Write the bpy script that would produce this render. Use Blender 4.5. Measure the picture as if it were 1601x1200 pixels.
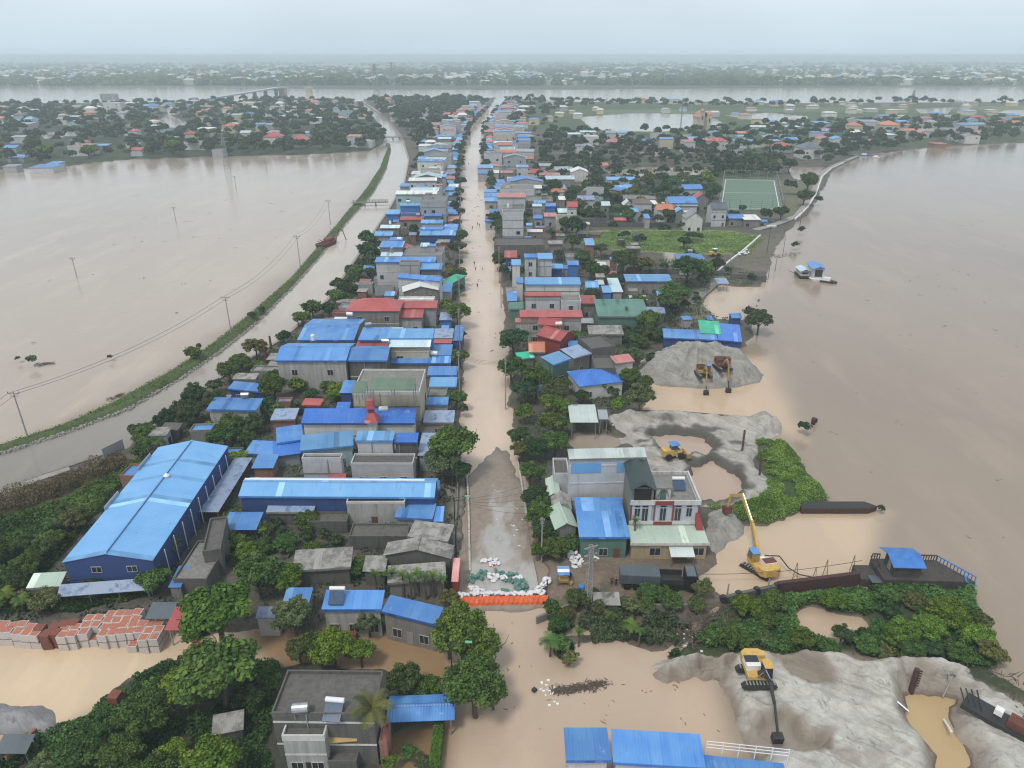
import bpy, math, random
import numpy as np
from mathutils import Vector, Matrix
random.seed(7); rng = np.random.default_rng(7)
scene = bpy.context.scene
for o in list(bpy.data.objects): bpy.data.objects.remove(o)
PI = math.pi; R = math.radians
# ---------------------------------------------------------------- camera
F = 1110.0; PITCH = R(24.8); CH = 70.0
cam = bpy.data.objects.new('camera', bpy.data.cameras.new('camera')); scene.collection.objects.link(cam)
cam.location = (0, 0, CH); cam.rotation_euler = (PI/2 - PITCH, 0, 0)
cam.data.sensor_width = 36; cam.data.lens = F/1601*36; cam.data.clip_start = 1; cam.data.clip_end = 40000
scene.camera = cam
# ---------------------------------------------------------------- world
SUN_EL, SUN_AZ = R(60), R(-145)         # sun high behind the camera, to the left
world = bpy.data.worlds.new('World'); scene.world = world; world.use_nodes = True
nt = world.node_tree; nt.nodes.clear()
wo = nt.nodes.new('ShaderNodeOutputWorld'); bg = nt.nodes.new('ShaderNodeBackground')
sky = nt.nodes.new('ShaderNodeTexSky'); sky.sky_type = 'NISHITA'; sky.sun_disc = False
sky.sun_elevation = SUN_EL; sky.sun_rotation = SUN_AZ; sky.air_density = 1.0; sky.dust_density = 3.0
tc = nt.nodes.new('ShaderNodeTexCoord'); sp = nt.nodes.new('ShaderNodeSeparateXYZ')
ns = nt.nodes.new('ShaderNodeTexNoise'); ns.inputs['Scale'].default_value = 2.2; ns.inputs['Detail'].default_value = 5
mp = nt.nodes.new('ShaderNodeMapping'); mp.inputs['Scale'].default_value = (1, 1, 3.5)
cr = nt.nodes.new('ShaderNodeValToRGB')      # cloud deck by elevation
cr.color_ramp.elements[0].position = 0.0; cr.color_ramp.elements[0].color = (5.4, 6.7, 7.55, 1)
cr.color_ramp.elements[1].position = 0.55; cr.color_ramp.elements[1].color = (6.0, 6.4, 6.8, 1)
e = cr.color_ramp.elements.new(0.07); e.color = (6.3, 7.2, 7.9, 1)
e = cr.color_ramp.elements.new(0.22); e.color = (6.2, 6.8, 7.4, 1)
cn = nt.nodes.new('ShaderNodeValToRGB'); cn.color_ramp.elements[0].position = .3; cn.color_ramp.elements[0].color = (.9, .9, .91, 1)
cn.color_ramp.elements[1].position = .7; cn.color_ramp.elements[1].color = (1.06, 1.06, 1.05, 1)
mu = nt.nodes.new('ShaderNodeMix'); mu.data_type = 'RGBA'; mu.blend_type = 'MULTIPLY'; mu.inputs[0].default_value = 1
mx = nt.nodes.new('ShaderNodeMix'); mx.data_type = 'RGBA'; mx.inputs[0].default_value = .9
L = nt.links.new
L(tc.outputs['Generated'], mp.inputs[0]); L(mp.outputs[0], ns.inputs['Vector']); L(tc.outputs['Generated'], sp.inputs[0])
L(sp.outputs['Z'], cr.inputs[0]); L(ns.outputs[0], cn.inputs[0]); L(cr.outputs[0], mu.inputs[6]); L(cn.outputs[0], mu.inputs[7])
L(sky.outputs[0], mx.inputs[6]); L(mu.outputs[2], mx.inputs[7]); L(mx.outputs[2], bg.inputs[0])
bg.inputs['Strength'].default_value = .097; L(bg.outputs[0], wo.inputs[0])
sun = bpy.data.objects.new('sun', bpy.data.lights.new('sun', 'SUN')); scene.collection.objects.link(sun)
sun.data.energy = 1.5; sun.data.angle = R(12); sun.data.color = (1, .95, .87)
sd_ = Vector((math.sin(SUN_AZ)*math.cos(SUN_EL), math.cos(SUN_AZ)*math.cos(SUN_EL), math.sin(SUN_EL)))
sun.rotation_euler = sd_.to_track_quat('Z', 'Y').to_euler(); sun.location = (0, 0, 200)
scene.view_settings.view_transform = 'Standard'; scene.view_settings.look = 'None'
scene.view_settings.exposure = 0.34; scene.view_settings.gamma = 1
scene.render.engine = 'CYCLES'
cy = scene.cycles; cy.use_denoising = True; cy.denoising_prefilter = 'ACCURATE'; cy.denoising_input_passes = 'RGB_ALBEDO_NORMAL'; cy.pixel_filter_type = 'BLACKMAN_HARRIS'; cy.filter_width = 1.2; cy.max_bounces = 6; cy.diffuse_bounces = 2; cy.glossy_bounces = 2
cy.transmission_bounces = 2; cy.volume_bounces = 1; cy.transparent_max_bounces = 4; cy.caustics_reflective = False; cy.caustics_refractive = False
try: cy.denoiser = 'OPENIMAGEDENOISE'
except Exception: pass
# ---------------------------------------------------------------- pixel -> place
def ray(px, py):
    dx = (px-800)/F; dy = (py-600)/F
    return dx, math.cos(PITCH)-dy*math.sin(PITCH), -math.sin(PITCH)-dy*math.cos(PITCH)
def at(px, py, z=0.0):
    x, y, c = ray(px, py); t = (CH-z)/(-c)
    return Vector((x*t, y*t, z))
def topx(p):
    x, y, z = p[0], p[1], p[2]-CH
    d = y*math.cos(PITCH)-z*math.sin(PITCH); u = y*math.sin(PITCH)+z*math.cos(PITCH)
    if d <= 0: return (-9999, -9999, 1)
    return (800+F*x/d, 600-F*u/d, d)
def ppoly(pts, z=0): return [at(a, b, z).xy[:] for a, b in pts]
# ---------------------------------------------------------------- materials
MATS = {}
def nodes(name):
    m = bpy.data.materials.new(name); m.use_nodes = True; n = m.node_tree
    return m, n, n.nodes['Principled BSDF']
def N(n, t, **kw):
    k = n.nodes.new(t)
    for a, b in kw.items(): setattr(k, a, b)
    return k
def ramp(n, pos_col):
    k = n.nodes.new('ShaderNodeValToRGB'); r = k.color_ramp
    while len(r.elements) > 1: r.elements.remove(r.elements[-1])
    r.elements[0].position = pos_col[0][0]; r.elements[0].color = tuple(pos_col[0][1])+(1,)
    for p, c in pos_col[1:]:
        e = r.elements.new(p); e.color = tuple(c)+(1,)
    return k
def mixc(n, fac, a, b, bt='MIX'):
    k = n.nodes.new('ShaderNodeMix'); k.data_type = 'RGBA'; k.blend_type = bt
    for i, v in ((0, fac), (6, a), (7, b)):
        if isinstance(v, (int, float)): k.inputs[i].default_value = v
        elif isinstance(v, tuple): k.inputs[i].default_value = v+(1,) if len(v) == 3 else v
        else: n.links.new(v, k.inputs[i])
    return k.outputs[2]
def noise(n, vec, scale, detail=3, rough=.55, sc=None):
    k = n.nodes.new('ShaderNodeTexNoise'); k.inputs['Scale'].default_value = scale
    k.inputs['Detail'].default_value = detail; k.inputs['Roughness'].default_value = rough
    if sc:
        m = n.nodes.new('ShaderNodeMapping'); m.inputs['Scale'].default_value = sc
        n.links.new(vec, m.inputs[0]); vec = m.outputs[0]
    n.links.new(vec, k.inputs['Vector']); return k.outputs['Fac']
def step(n, v, a, b):
    k = n.nodes.new('ShaderNodeMapRange'); k.inputs[1].default_value = a; k.inputs[2].default_value = b
    n.links.new(v, k.inputs[0]); return k.outputs[0]
def coords(n, which='Object', rand=True):
    t = n.nodes.new('ShaderNodeTexCoord'); v = t.outputs[which]
    if rand:
        o = n.nodes.new('ShaderNodeObjectInfo'); s = n.nodes.new('ShaderNodeVectorMath'); s.operation = 'SCALE'; s.inputs[3].default_value = 37.
        c = n.nodes.new('ShaderNodeCombineXYZ')
        for i in range(3): n.links.new(o.outputs['Random'], c.inputs[i])
        a = n.nodes.new('ShaderNodeVectorMath'); a.operation = 'ADD'
        n.links.new(c.outputs[0], s.inputs[0]); n.links.new(v, a.inputs[0]); n.links.new(s.outputs[0], a.inputs[1]); v = a.outputs[0]
    return v
def bump(n, b, h, dist, strength=1):
    k = n.nodes.new('ShaderNodeBump'); k.inputs['Strength'].default_value = strength; k.inputs['Distance'].default_value = dist
    n.links.new(h, k.inputs['Height']); n.links.new(k.outputs[0], b.inputs['Normal'])
def dark(c, k): return tuple(x*k for x in c)

def roof_mat(key, col, rust=.35, rough=.42, rib=.33, fade=None):
    m, n, b = nodes(key); Lk = n.links.new
    uv = n.nodes.new('ShaderNodeTexCoord').outputs['UV']; ob = coords(n)
    s = n.nodes.new('ShaderNodeSeparateXYZ'); Lk(uv, s.inputs[0])
    # one tone per sheet of about a metre, slight fading in drifts
    fl = N(n, 'ShaderNodeMath', operation='FLOOR'); Lk(s.outputs[0], fl.inputs[0])
    f2 = N(n, 'ShaderNodeMath', operation='MULTIPLY'); Lk(s.outputs[1], f2.inputs[0]); f2.inputs[1].default_value = .16
    f3 = N(n, 'ShaderNodeMath', operation='FLOOR'); Lk(f2.outputs[0], f3.inputs[0])
    oi = n.nodes.new('ShaderNodeObjectInfo')
    cb = n.nodes.new('ShaderNodeCombineXYZ'); Lk(fl.outputs[0], cb.inputs[0]); Lk(f3.outputs[0], cb.inputs[1]); Lk(oi.outputs['Random'], cb.inputs[2])
    wn = n.nodes.new('ShaderNodeTexWhiteNoise'); wn.noise_dimensions = '3D'; Lk(cb.outputs[0], wn.inputs[0])
    fc = fade or tuple(min(1, x*1.25+.04) for x in col)
    a1 = mixc(n, step(n, wn.outputs[0], 0, 1.9), col, fc)
    a1 = mixc(n, step(n, wn.outputs[0], .95, .97), a1, tuple(min(1, x*1.3+.10) for x in fc)); a1 = mixc(n, step(n, wn.outputs[0], .07, .04), a1, dark(col, .6))
    a2 = mixc(n, step(n, noise(n, ob, .22, 4), .38, .72), a1, fc)
    st = noise(n, uv, 1.0, 5, .65, (2.2, .22, 1)); 
    a3 = mixc(n, step(n, st, .60-.1*rust, .80), a2, dark(col, .55))
    a3 = mixc(n, step(n, noise(n, uv, 1.6, 6, .75, (1, .45, 1)), .63-.06*rust, .72), a3, (.20, .15, .11)); a3 = mixc(n, step(n, noise(n, ob, .7, 6, .7), .60+(.35-rust)*.35, .72+(.35-rust)*.35), a3, tuple(min(1, x*.7+.16) for x in fc))
    # per-roof tone
    tn = N(n, 'ShaderNodeMapRange'); tn.inputs[3].default_value = .78; tn.inputs[4].default_value = 1.12; Lk(oi.outputs['Random'], tn.inputs[0])
    cbt = n.nodes.new('ShaderNodeCombineColor')
    for i in range(3): Lk(tn.outputs[0], cbt.inputs[i])
    a3 = mixc(n, 1.0, a3, cbt.outputs[0], 'MULTIPLY')
    Lk(a3, b.inputs['Base Color']); b.inputs['Roughness'].default_value = rough
    sn = N(n, 'ShaderNodeMath', operation='SINE'); ml = N(n, 'ShaderNodeMath', operation='MULTIPLY'); ml.inputs[1].default_value = 2*PI/rib
    Lk(s.outputs[0], ml.inputs[0]); Lk(ml.outputs[0], sn.inputs[0]); bump(n, b, sn.outputs[0], .009)
    MATS[key] = m
def wall_mat(key, col, grime=.5, rough=.85, brick=False):
    m, n, b = nodes(key); Lk = n.links.new; ob = coords(n)
    g1 = noise(n, ob, .5, 5, .6); g2 = noise(n, ob, 1.0, 5, .65, (1.6, 1.6, .14)); g3 = noise(n, ob, 4, 4, .7)
    c = mixc(n, step(n, g1, .35, .7), col, dark(col, .82))
    if brick:
        bt = N(n, 'ShaderNodeTexBrick'); bt.inputs['Scale'].default_value = 1.6
        bt.inputs['Color1'].default_value = col+(1,); bt.inputs['Color2'].default_value = dark(col, .7)+(1,); bt.inputs['Mortar'].default_value = (.3, .28, .25, 1)
        mm = n.nodes.new('ShaderNodeMapping'); mm.inputs['Rotation'].default_value = (PI/2, 0, 0); Lk(ob, mm.inputs[0]); Lk(mm.outputs[0], bt.inputs['Vector'])
        c = mixc(n, .7, c, bt.outputs[0])
    c = mixc(n, step(n, g2, .62-.2*grime, .86), c, dark(col, .38))
    c = mixc(n, step(n, g3, .60, .82), c, dark(col, .6))
    Lk(c, b.inputs['Base Color']); b.inputs['Roughness'].default_value = rough
    bump(n, b, g3, .02, .5); MATS[key] = m
def plain(key, col, rough=.6, metal=0, var=.25, sc=2):
    m, n, b = nodes(key); ob = coords(n)
    c = mixc(n, step(n, noise(n, ob, sc, 5, .6), .35, .7), col, dark(col, 1-var))
    c = mixc(n, step(n, noise(n, ob, sc*4, 4, .7), .6, .8), c, dark(col, 1-1.6*var))
    n.links.new(c, b.inputs['Base Color']); b.inputs['Roughness'].default_value = rough; b.inputs['Metallic'].default_value = metal
    MATS[key] = m
def leaf_mat(key, col, col2, rough=.55):
    m, n, b = nodes(key); Lk = n.links.new
    at_ = n.nodes.new('ShaderNodeVertexColor'); at_.layer_name = 'tone'
    oi = n.nodes.new('ShaderNodeObjectInfo')
    c = mixc(n, at_.outputs[0], col, col2)
    tn = N(n, 'ShaderNodeMapRange'); tn.inputs[3].default_value = .72; tn.inputs[4].default_value = 1.2; Lk(oi.outputs['Random'], tn.inputs[0])
    cb = n.nodes.new('ShaderNodeCombineColor')
    for i in range(3): Lk(tn.outputs[0], cb.inputs[i])
    c = mixc(n, 1.0, c, cb.outputs[0], 'MULTIPLY'); hr = N(n, 'ShaderNodeMath', operation='FRACT'); h2 = N(n, 'ShaderNodeMath', operation='MULTIPLY'); h2.inputs[1].default_value = 7.31; Lk(oi.outputs['Random'], h2.inputs[0]); Lk(h2.outputs[0], hr.inputs[0])
    c = mixc(n, 1.0, c, mixc(n, hr.outputs[0], (.82, 1.0, 1.05), (1.28, 1.08, .75)), 'MULTIPLY')
    Lk(c, b.inputs['Base Color']); b.inputs['Roughness'].default_value = .75; b.inputs['Specular IOR Level'].default_value = .15
    tr = n.nodes.new('ShaderNodeBsdfTranslucent'); Lk(c, tr.inputs[0]); ad = n.nodes.new('ShaderNodeMixShader'); ad.inputs[0].default_value = .25
    Lk(b.outputs[0], ad.inputs[1]); Lk(tr.outputs[0], ad.inputs[2]); Lk(ad.outputs[0], n.nodes['Material Output'].inputs[0])
    MATS[key] = m
for k, c, kw in [('blue', (.055, .20, .56), dict(fade=(.13, .32, .62))), ('royal', (.03, .13, .50), dict(fade=(.06, .2, .6))),
        ('sky', (.11, .31, .60), dict(fade=(.18, .39, .66), rust=.1)), ('skywarm', (.13, .34, .64), dict(fade=(.18, .40, .70), rust=0)),
        ('pale', (.42, .58, .66), dict(fade=(.55, .68, .72))), ('dullblue', (.07, .13, .28), dict(fade=(.14, .24, .42), rust=1)),
        ('red', (.36, .06, .065), dict(fade=(.42, .11, .10))), ('pink', (.45, .16, .15), dict(fade=(.5, .22, .2))), ('orange', (.48, .16, .08), dict(fade=(.55, .22, .13))),
        ('green', (.07, .20, .16), dict(fade=(.14, .30, .24))), ('sage', (.11, .17, .12), dict(fade=(.16, .24, .17), rust=0)), ('tarp_green', (.02, .38, .24), dict(fade=(.05, .5, .3), rust=0)),
        ('white', (.62, .64, .62), dict(fade=(.72, .73, .71))), ('silver', (.40, .45, .45), dict(fade=(.55, .62, .60))), ('mint', (.40, .52, .44), dict(fade=(.5, .6, .5))),
        ('asbestos', (.15, .145, .13), dict(fade=(.24, .23, .21), rust=.8, rough=.9, rib=.18)), ('blackgreen', (.025, .045, .045), dict(fade=(.04, .065, .06), rust=0)),
        ('slate', (.09, .11, .13), dict(fade=(.13, .16, .18), rust=0)), ('browntile', (.12, .10, .09), dict(fade=(.17, .14, .12), rough=.9)),
        ('greyroof', (.25, .28, .31), dict(fade=(.33, .36, .38)))]:
    roof_mat(k, c, **kw)
for k, c, g in [('w_grey', (.36, .37, .39), .4), ('w_light', (.52, .53, .55), .3), ('w_white', (.62, .62, .60), .3), ('w_cream', (.52, .47, .36), .35),
        ('w_conc', (.24, .23, .21), .8), ('w_dark', (.13, .125, .115), .8), ('w_stain', (.46, .46, .44), 1.3), ('w_navy', (.035, .07, .22), .2), ('w_blue', (.06, .18, .48), .2),
        ('w_green', (.10, .2, .16), .5), ('w_red', (.28, .05, .045), .3), ('w_villa', (.48, .52, .62), .1), ('w_ochre', (.45, .36, .22), .6), ('w_cyan', (.35, .5, .52), .3)]:
    wall_mat(k, c, g)
wall_mat('w_black', (.07, .062, .055), .8); plain('rustdark', (.085, .04, .032), .9, 0, .4, 3); wall_mat('w_brick', (.30, .13, .09), .4, brick=True)
wall_mat('deck', (.24, .235, .22), .9); wall_mat('deckdark', (.13, .125, .115), 1); wall_mat('trim', (.60, .59, .56), .5)
plain('glass', (.03, .04, .05), .15, 0, .4); plain('frame', (.5, .5, .48), .5); plain('doorwood', (.16, .08, .05), .6)
plain('steel', (.55, .56, .57), .3, .9); plain('tankwhite', (.75, .76, .77), .35, 0, .1); plain('rust', (.16, .055, .035), .85, 0, .4, 3); plain('darkmetal', (.035, .035, .035), .6)
plain('yellow', (.66, .43, .12), .6, 0, .35, 3); plain('yellowold', (.42, .27, .08), .7, 0, .4); plain('black', (.015, .015, .016), .6); plain('conc_pole', (.34, .33, .31), .85)
plain('brickpack', (.56, .22, .14), .85, 0, .3, 6); plain('brickdark', (.22, .075, .055), .9, 0, .3, 6); plain('plasticwrap', (.58, .54, .54), .4, 0, .25, 5)
plain('bark', (.13, .10, .075), .9, 0, .35, 3); plain('cable', (.03, .03, .03), .6); plain('bagwhite', (.72, .72, .74), .6, 0, .2, 2); plain('baggreen', (.10, .24, .20), .6, 0, .35, 2)
plain('tarp_orange', (.75, .14, .035), .45, 0, .3, 1.5); plain('wood', (.25, .18, .12), .8); plain('grey', (.3, .3, .3), .7); plain('skyglass', (.05, .09, .16), .12)
plain('lampgreen', (.15, .5, .3), .5); plain('skin', (.35, .2, .13), .7); plain('cloth', (.05, .06, .09), .9); plain('clothred', (.35, .05, .05), .9); plain('whiteobj', (.8, .8, .8), .5, 0, .1)
plain('tarp_blue', (.05, .2, .55), .5, 0, .3, 1); plain('tarp_yellow', (.50, .33, .12), .6, 0, .35, 1); plain('kerb', (.5, .48, .44), .8, 0, .3, 1)
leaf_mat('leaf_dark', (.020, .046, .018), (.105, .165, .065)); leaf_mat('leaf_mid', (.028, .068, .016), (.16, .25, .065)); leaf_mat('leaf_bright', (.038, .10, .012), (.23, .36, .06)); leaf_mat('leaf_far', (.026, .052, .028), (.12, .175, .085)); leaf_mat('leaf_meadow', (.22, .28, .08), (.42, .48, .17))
leaf_mat('leaf_olive', (.05, .07, .028), (.19, .22, .10)); leaf_mat('leaf_dry', (.12, .085, .045), (.28, .2, .11)); leaf_mat('leaf_grass', (.08, .15, .03), (.25, .37, .09))
# ---------------------------------------------------------------- mesh builder
class MB:
    def __init__(s): s.v = []; s.f = []; s.uv = []
    def face(s, pts, uv=None):
        k = len(s.v); s.v += [tuple(p) for p in pts]; s.f.append(tuple(range(k, k+len(pts))))
        s.uv += list(uv) if uv else [(p[0], p[1]) for p in pts]
    def box(s, x0, y0, z0, x1, y1, z1):
        p = [(x0, y0, z0), (x1, y0, z0), (x1, y1, z0), (x0, y1, z0), (x0, y0, z1), (x1, y0, z1), (x1, y1, z1), (x0, y1, z1)]
        s.hexa(p)
    def hexa(s, p):
        for q in ((0, 3, 2, 1), (4, 5, 6, 7), (0, 1, 5, 4), (1, 2, 6, 5), (2, 3, 7, 6), (3, 0, 4, 7)): s.face([p[i] for i in q])
    def bar(s, a, b, w, h=None, up=(0, 0, 1)):
        a = Vector(a); b = Vector(b); h = h or w; d = (b-a).normalized(); x = d.cross(Vector(up))
        if x.length < 1e-3: x = Vector((1, 0, 0))
        x.normalize(); z = x.cross(d); x = x*w/2; z = z*h/2
        s.hexa([a-x-z, a+x-z, b+x-z, b-x-z, a-x+z, a+x+z, b+x+z, b-x+z])
    def tube(s, a, b, r0, r1=None, n=8, cap=True):
        a = Vector(a); b = Vector(b); r1 = r0 if r1 is None else r1; d = (b-a).normalized(); x = d.cross(Vector((0, 0, 1)))
        if x.length < 1e-3: x = Vector((1, 0, 0))
        x.normalize(); y = d.cross(x)
        A = [a+(x*math.cos(2*PI*i/n)+y*math.sin(2*PI*i/n))*r0 for i in range(n)]; B = [b+(x*math.cos(2*PI*i/n)+y*math.sin(2*PI*i/n))*r1 for i in range(n)]
        for i in range(n):
            j = (i+1) % n; s.face([A[i], A[j], B[j], B[i]])
        if cap: s.face(A[::-1]); s.face(B)
    def prism(s, poly, z0, z1):
        n = len(poly); s.face([(x, y, z1) for x, y in poly]); s.face([(x, y, z0) for x, y in poly][::-1])
        for i in range(n):
            (a, b), (c, d) = poly[i], poly[(i+1) % n]; s.face([(a, b, z0), (c, d, z0), (c, d, z1), (a, b, z1)])
    def plate(s, pts, t=.08, uvs=None):      # a sheet of 4 points with thickness
        s.face(pts, uvs); lo = [(p[0], p[1], p[2]-t) for p in pts]; s.face(lo[::-1], uvs[::-1] if uvs else None)
        for i in range(len(pts)):
            j = (i+1) % len(pts); s.face([pts[i], lo[i], lo[j], pts[j]])
    def lathe(s, prof, c=(0, 0, 0), n=12):
        for (r0, z0), (r1, z1) in zip(prof, prof[1:]):
            for i in range(n):
                a, b = 2*PI*i/n, 2*PI*(i+1)/n
                q = [(c[0]+r0*math.cos(a), c[1]+r0*math.sin(a), c[2]+z0), (c[0]+r0*math.cos(b), c[1]+r0*math.sin(b), c[2]+z0),
                     (c[0]+r1*math.cos(b), c[1]+r1*math.sin(b), c[2]+z1), (c[0]+r1*math.cos(a), c[1]+r1*math.sin(a), c[2]+z1)]
                s.face(q)
    def build(s, name, mat, parent=None, smooth=False, mesh_only=False):
        m = bpy.data.meshes.new(name); m.from_pydata(s.v, [], s.f)
        u = m.uv_layers.new(name='UVMap')
        u.data.foreach_set('uv', [c for p in s.uv for c in p])
        if mat: m.materials.append(MATS[mat] if isinstance(mat, str) else mat)
        if smooth: m.shade_smooth()
        if mesh_only: return m
        return link(name, m, parent)
def link(name, data, parent=None, loc=None):
    o = bpy.data.objects.new(name, data); scene.collection.objects.link(o)
    if parent is not None: o.parent = parent
    if loc is not None: o.location = loc
    return o
def tag(o, label=None, cat=None, group=None, kind=None):
    if label: o['label'] = label
    if cat: o['category'] = cat
    if group: o['group'] = group
    if kind: o['kind'] = kind
    return o
def thing(name, label, cat, loc, rz=0, group=None, sc=1):
    o = link(name, None, None, loc); o.rotation_euler = (0, 0, rz); o.scale = (sc,)*3
    o.empty_display_size = .5
    return tag(o, label, cat, group)
def dup(o, parent=None):
    c = o.copy(); scene.collection.objects.link(c)
    if parent is not None: c.parent = parent
    for ch in o.children: dup(ch, c)
    return c
def npmesh(name, V, Fc, mat, parent=None, tone=None, smooth=False, mesh_only=False, colors=None):
    """V (n,3); Fc (m,k) faces of k corners"""
    m = bpy.data.meshes.new(name); k = Fc.shape[1]
    m.vertices.add(len(V)); m.vertices.foreach_set('co', np.asarray(V, np.float32).ravel())
    m.loops.add(Fc.size); m.loops.foreach_set('vertex_index', Fc.astype(np.int32).ravel())
    m.polygons.add(len(Fc)); m.polygons.foreach_set('loop_start', (np.arange(len(Fc))*k).astype(np.int32))
    m.update(calc_edges=True); m.validate(verbose=False)
    if smooth: m.shade_smooth()
    if tone is not None:
        a = m.color_attributes.new('tone', 'FLOAT_COLOR', 'POINT'); c = np.ones((len(V), 4), np.float32); c[:, :3] = tone.reshape(len(V), -1)
        a.data.foreach_set('color', c.ravel())
    if mat: m.materials.append(MATS[mat] if isinstance(mat, str) else mat)
    if mesh_only: return m
    return link(name, m, parent)
# ---------------------------------------------------------------- noise & polygons in numpy
def _h(ix, iy, s):
    v = np.sin(ix*127.1+iy*311.7+s*74.7)*43758.5453; return v-np.floor(v)
def vnoise(x, y, s=0):
    ix = np.floor(x); iy = np.floor(y); fx = x-ix; fy = y-iy; fx = fx*fx*(3-2*fx); fy = fy*fy*(3-2*fy)
    return (_h(ix, iy, s)*(1-fx)+_h(ix+1, iy, s)*fx)*(1-fy)+(_h(ix, iy+1, s)*(1-fx)+_h(ix+1, iy+1, s)*fx)*fy
def fbm(x, y, o=4, s=0):
    r = 0; a = .5; t = 0
    for i in range(o): r = r+a*vnoise(x*2**i, y*2**i, s+i*3.3); t += a; a *= .5
    return r/t
def sdist(X, Y, poly, cut=None):
    """signed distance, + inside; -1e3 well outside the polygon's box"""
    P = np.array(poly); mg = cut if cut else 25
    out = np.full(X.shape, -1e3); sel = (X > P[:, 0].min()-mg) & (X < P[:, 0].max()+mg) & (Y > P[:, 1].min()-mg) & (Y < P[:, 1].max()+mg)
    x = X[sel]; y = Y[sel]
    if x.size == 0: return out
    d2 = np.full(x.shape, 1e18); ins = np.zeros(x.shape, bool)
    for i in range(len(P)):
        x0, y0 = P[i]; x1, y1 = P[(i+1) % len(P)]; ex, ey = x1-x0, y1-y0
        t = np.clip(((x-x0)*ex+(y-y0)*ey)/(ex*ex+ey*ey+1e-12), 0, 1)
        d2 = np.minimum(d2, (x-x0-t*ex)**2+(y-y0-t*ey)**2)
        if y0 != y1: ins ^= ((y0 > y) != (y1 > y)) & (x < (x1-x0)*(y-y0)/(y1-y0)+x0)
    out[sel] = np.where(ins, 1, -1)*np.sqrt(d2); return out
def inside(x, y, P):
    c = False; n = len(P)
    for i in range(n):
        x0, y0 = P[i]; x1, y1 = P[(i+1) % n]
        if (y0 > y) != (y1 > y) and x < (x1-x0)*(y-y0)/(y1-y0)+x0: c = not c
    return c
def sstep(x): x = np.clip(x, 0, 1); return x*x*(3-2*x)
# ================================================================ ground, water, roads
POLY = dict(
 leftvillage=[(-700, 290), (-100, 270), (0, 266), (95, 261), (190, 250), (300, 246), (480, 242), (575, 237), (598, 226), (602, 212), (594, 195), (584, 182), (566, 168), (556, 154), (430, 153), (300, 158), (150, 161), (0, 161), (-700, 165)],
 town=[(-900, 900), (-300, 830), (0, 771), (60, 748), (110, 732), (192, 702), (262, 652), (332, 602), (402, 557), (442, 532), (512, 472), (547, 420), (577, 375), (607, 330), (632, 287), (639, 250), (629, 217), (612, 195), (594, 180), (574, 166), (566, 154),
       (700, 156), (775, 152), (768, 165), (738, 195), (725, 230), (719, 280), (718, 350), (720, 500), (723, 700), (722, 850), (705, 935), (698, 975), (600, 992), (500, 992), (400, 975), (300, 1000), (250, 972), (150, 985), (0, 985), (-500, 1020)],
 southwest=[(-500, 1190), (-100, 1185), (0, 1165), (90, 1148), (150, 1125), (215, 1060), (270, 1030), (330, 1020), (430, 1040), (600, 1045), (690, 1078), (697, 1110), (640, 1135), (605, 1150), (600, 1500), (-500, 1500)],
 right=[(862, 985), (852, 935), (858, 900), (838, 850), (824, 760), (808, 700), (802, 640), (796, 560), (786, 470), (777, 400), (769, 350), (758, 280), (751, 240), (757, 200), (782, 168), (790, 153), (900, 159), (1200, 161), (1601, 159), (2400, 157), (2400, 212), (1601, 223), (1480, 229),
       (1400, 237), (1348, 243), (1302, 266), (1287, 295), (1264, 335), (1228, 362), (1216, 385), (1200, 425), (1192, 455), (1178, 500), (1165, 540), (1110, 552), (1000, 562), (990, 600), (1008, 632), (985, 652), (1060, 655), (1170, 664), (1180, 690),
       (1215, 692), (1245, 712), (1258, 740), (1288, 762), (1298, 785), (1262, 795), (1245, 808), (1200, 818), (1160, 822), (1140, 835), (1118, 850), (1118, 880), (1085, 905), (1130, 942), (1075, 965), (1000, 985)],
 bush=[(1128, 950), (1340, 918), (1518, 918), (1530, 960), (1562, 1020), (1560, 1052), (1600, 1080), (1700, 1120), (1700, 1400), (1240, 1400), (1230, 1100), (1100, 1060), (1045, 1030), (1100, 990)],
 islet=[(865, 990), (915, 985), (1010, 975), (1078, 985), (1075, 1010), (1020, 1025), (960, 1005), (905, 1010), (885, 1030), (862, 1020)],
 northfar=[(-9000, 131.5), (0, 131.5), (180, 133.5), (400, 136.5), (470, 139), (620, 140.5), (800, 140.5), (1000, 139.5), (1200, 138), (1400, 136.5), (1600, 135.5), (9000, 134), (9000, 91.5), (-9000, 91.5)],
)
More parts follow.
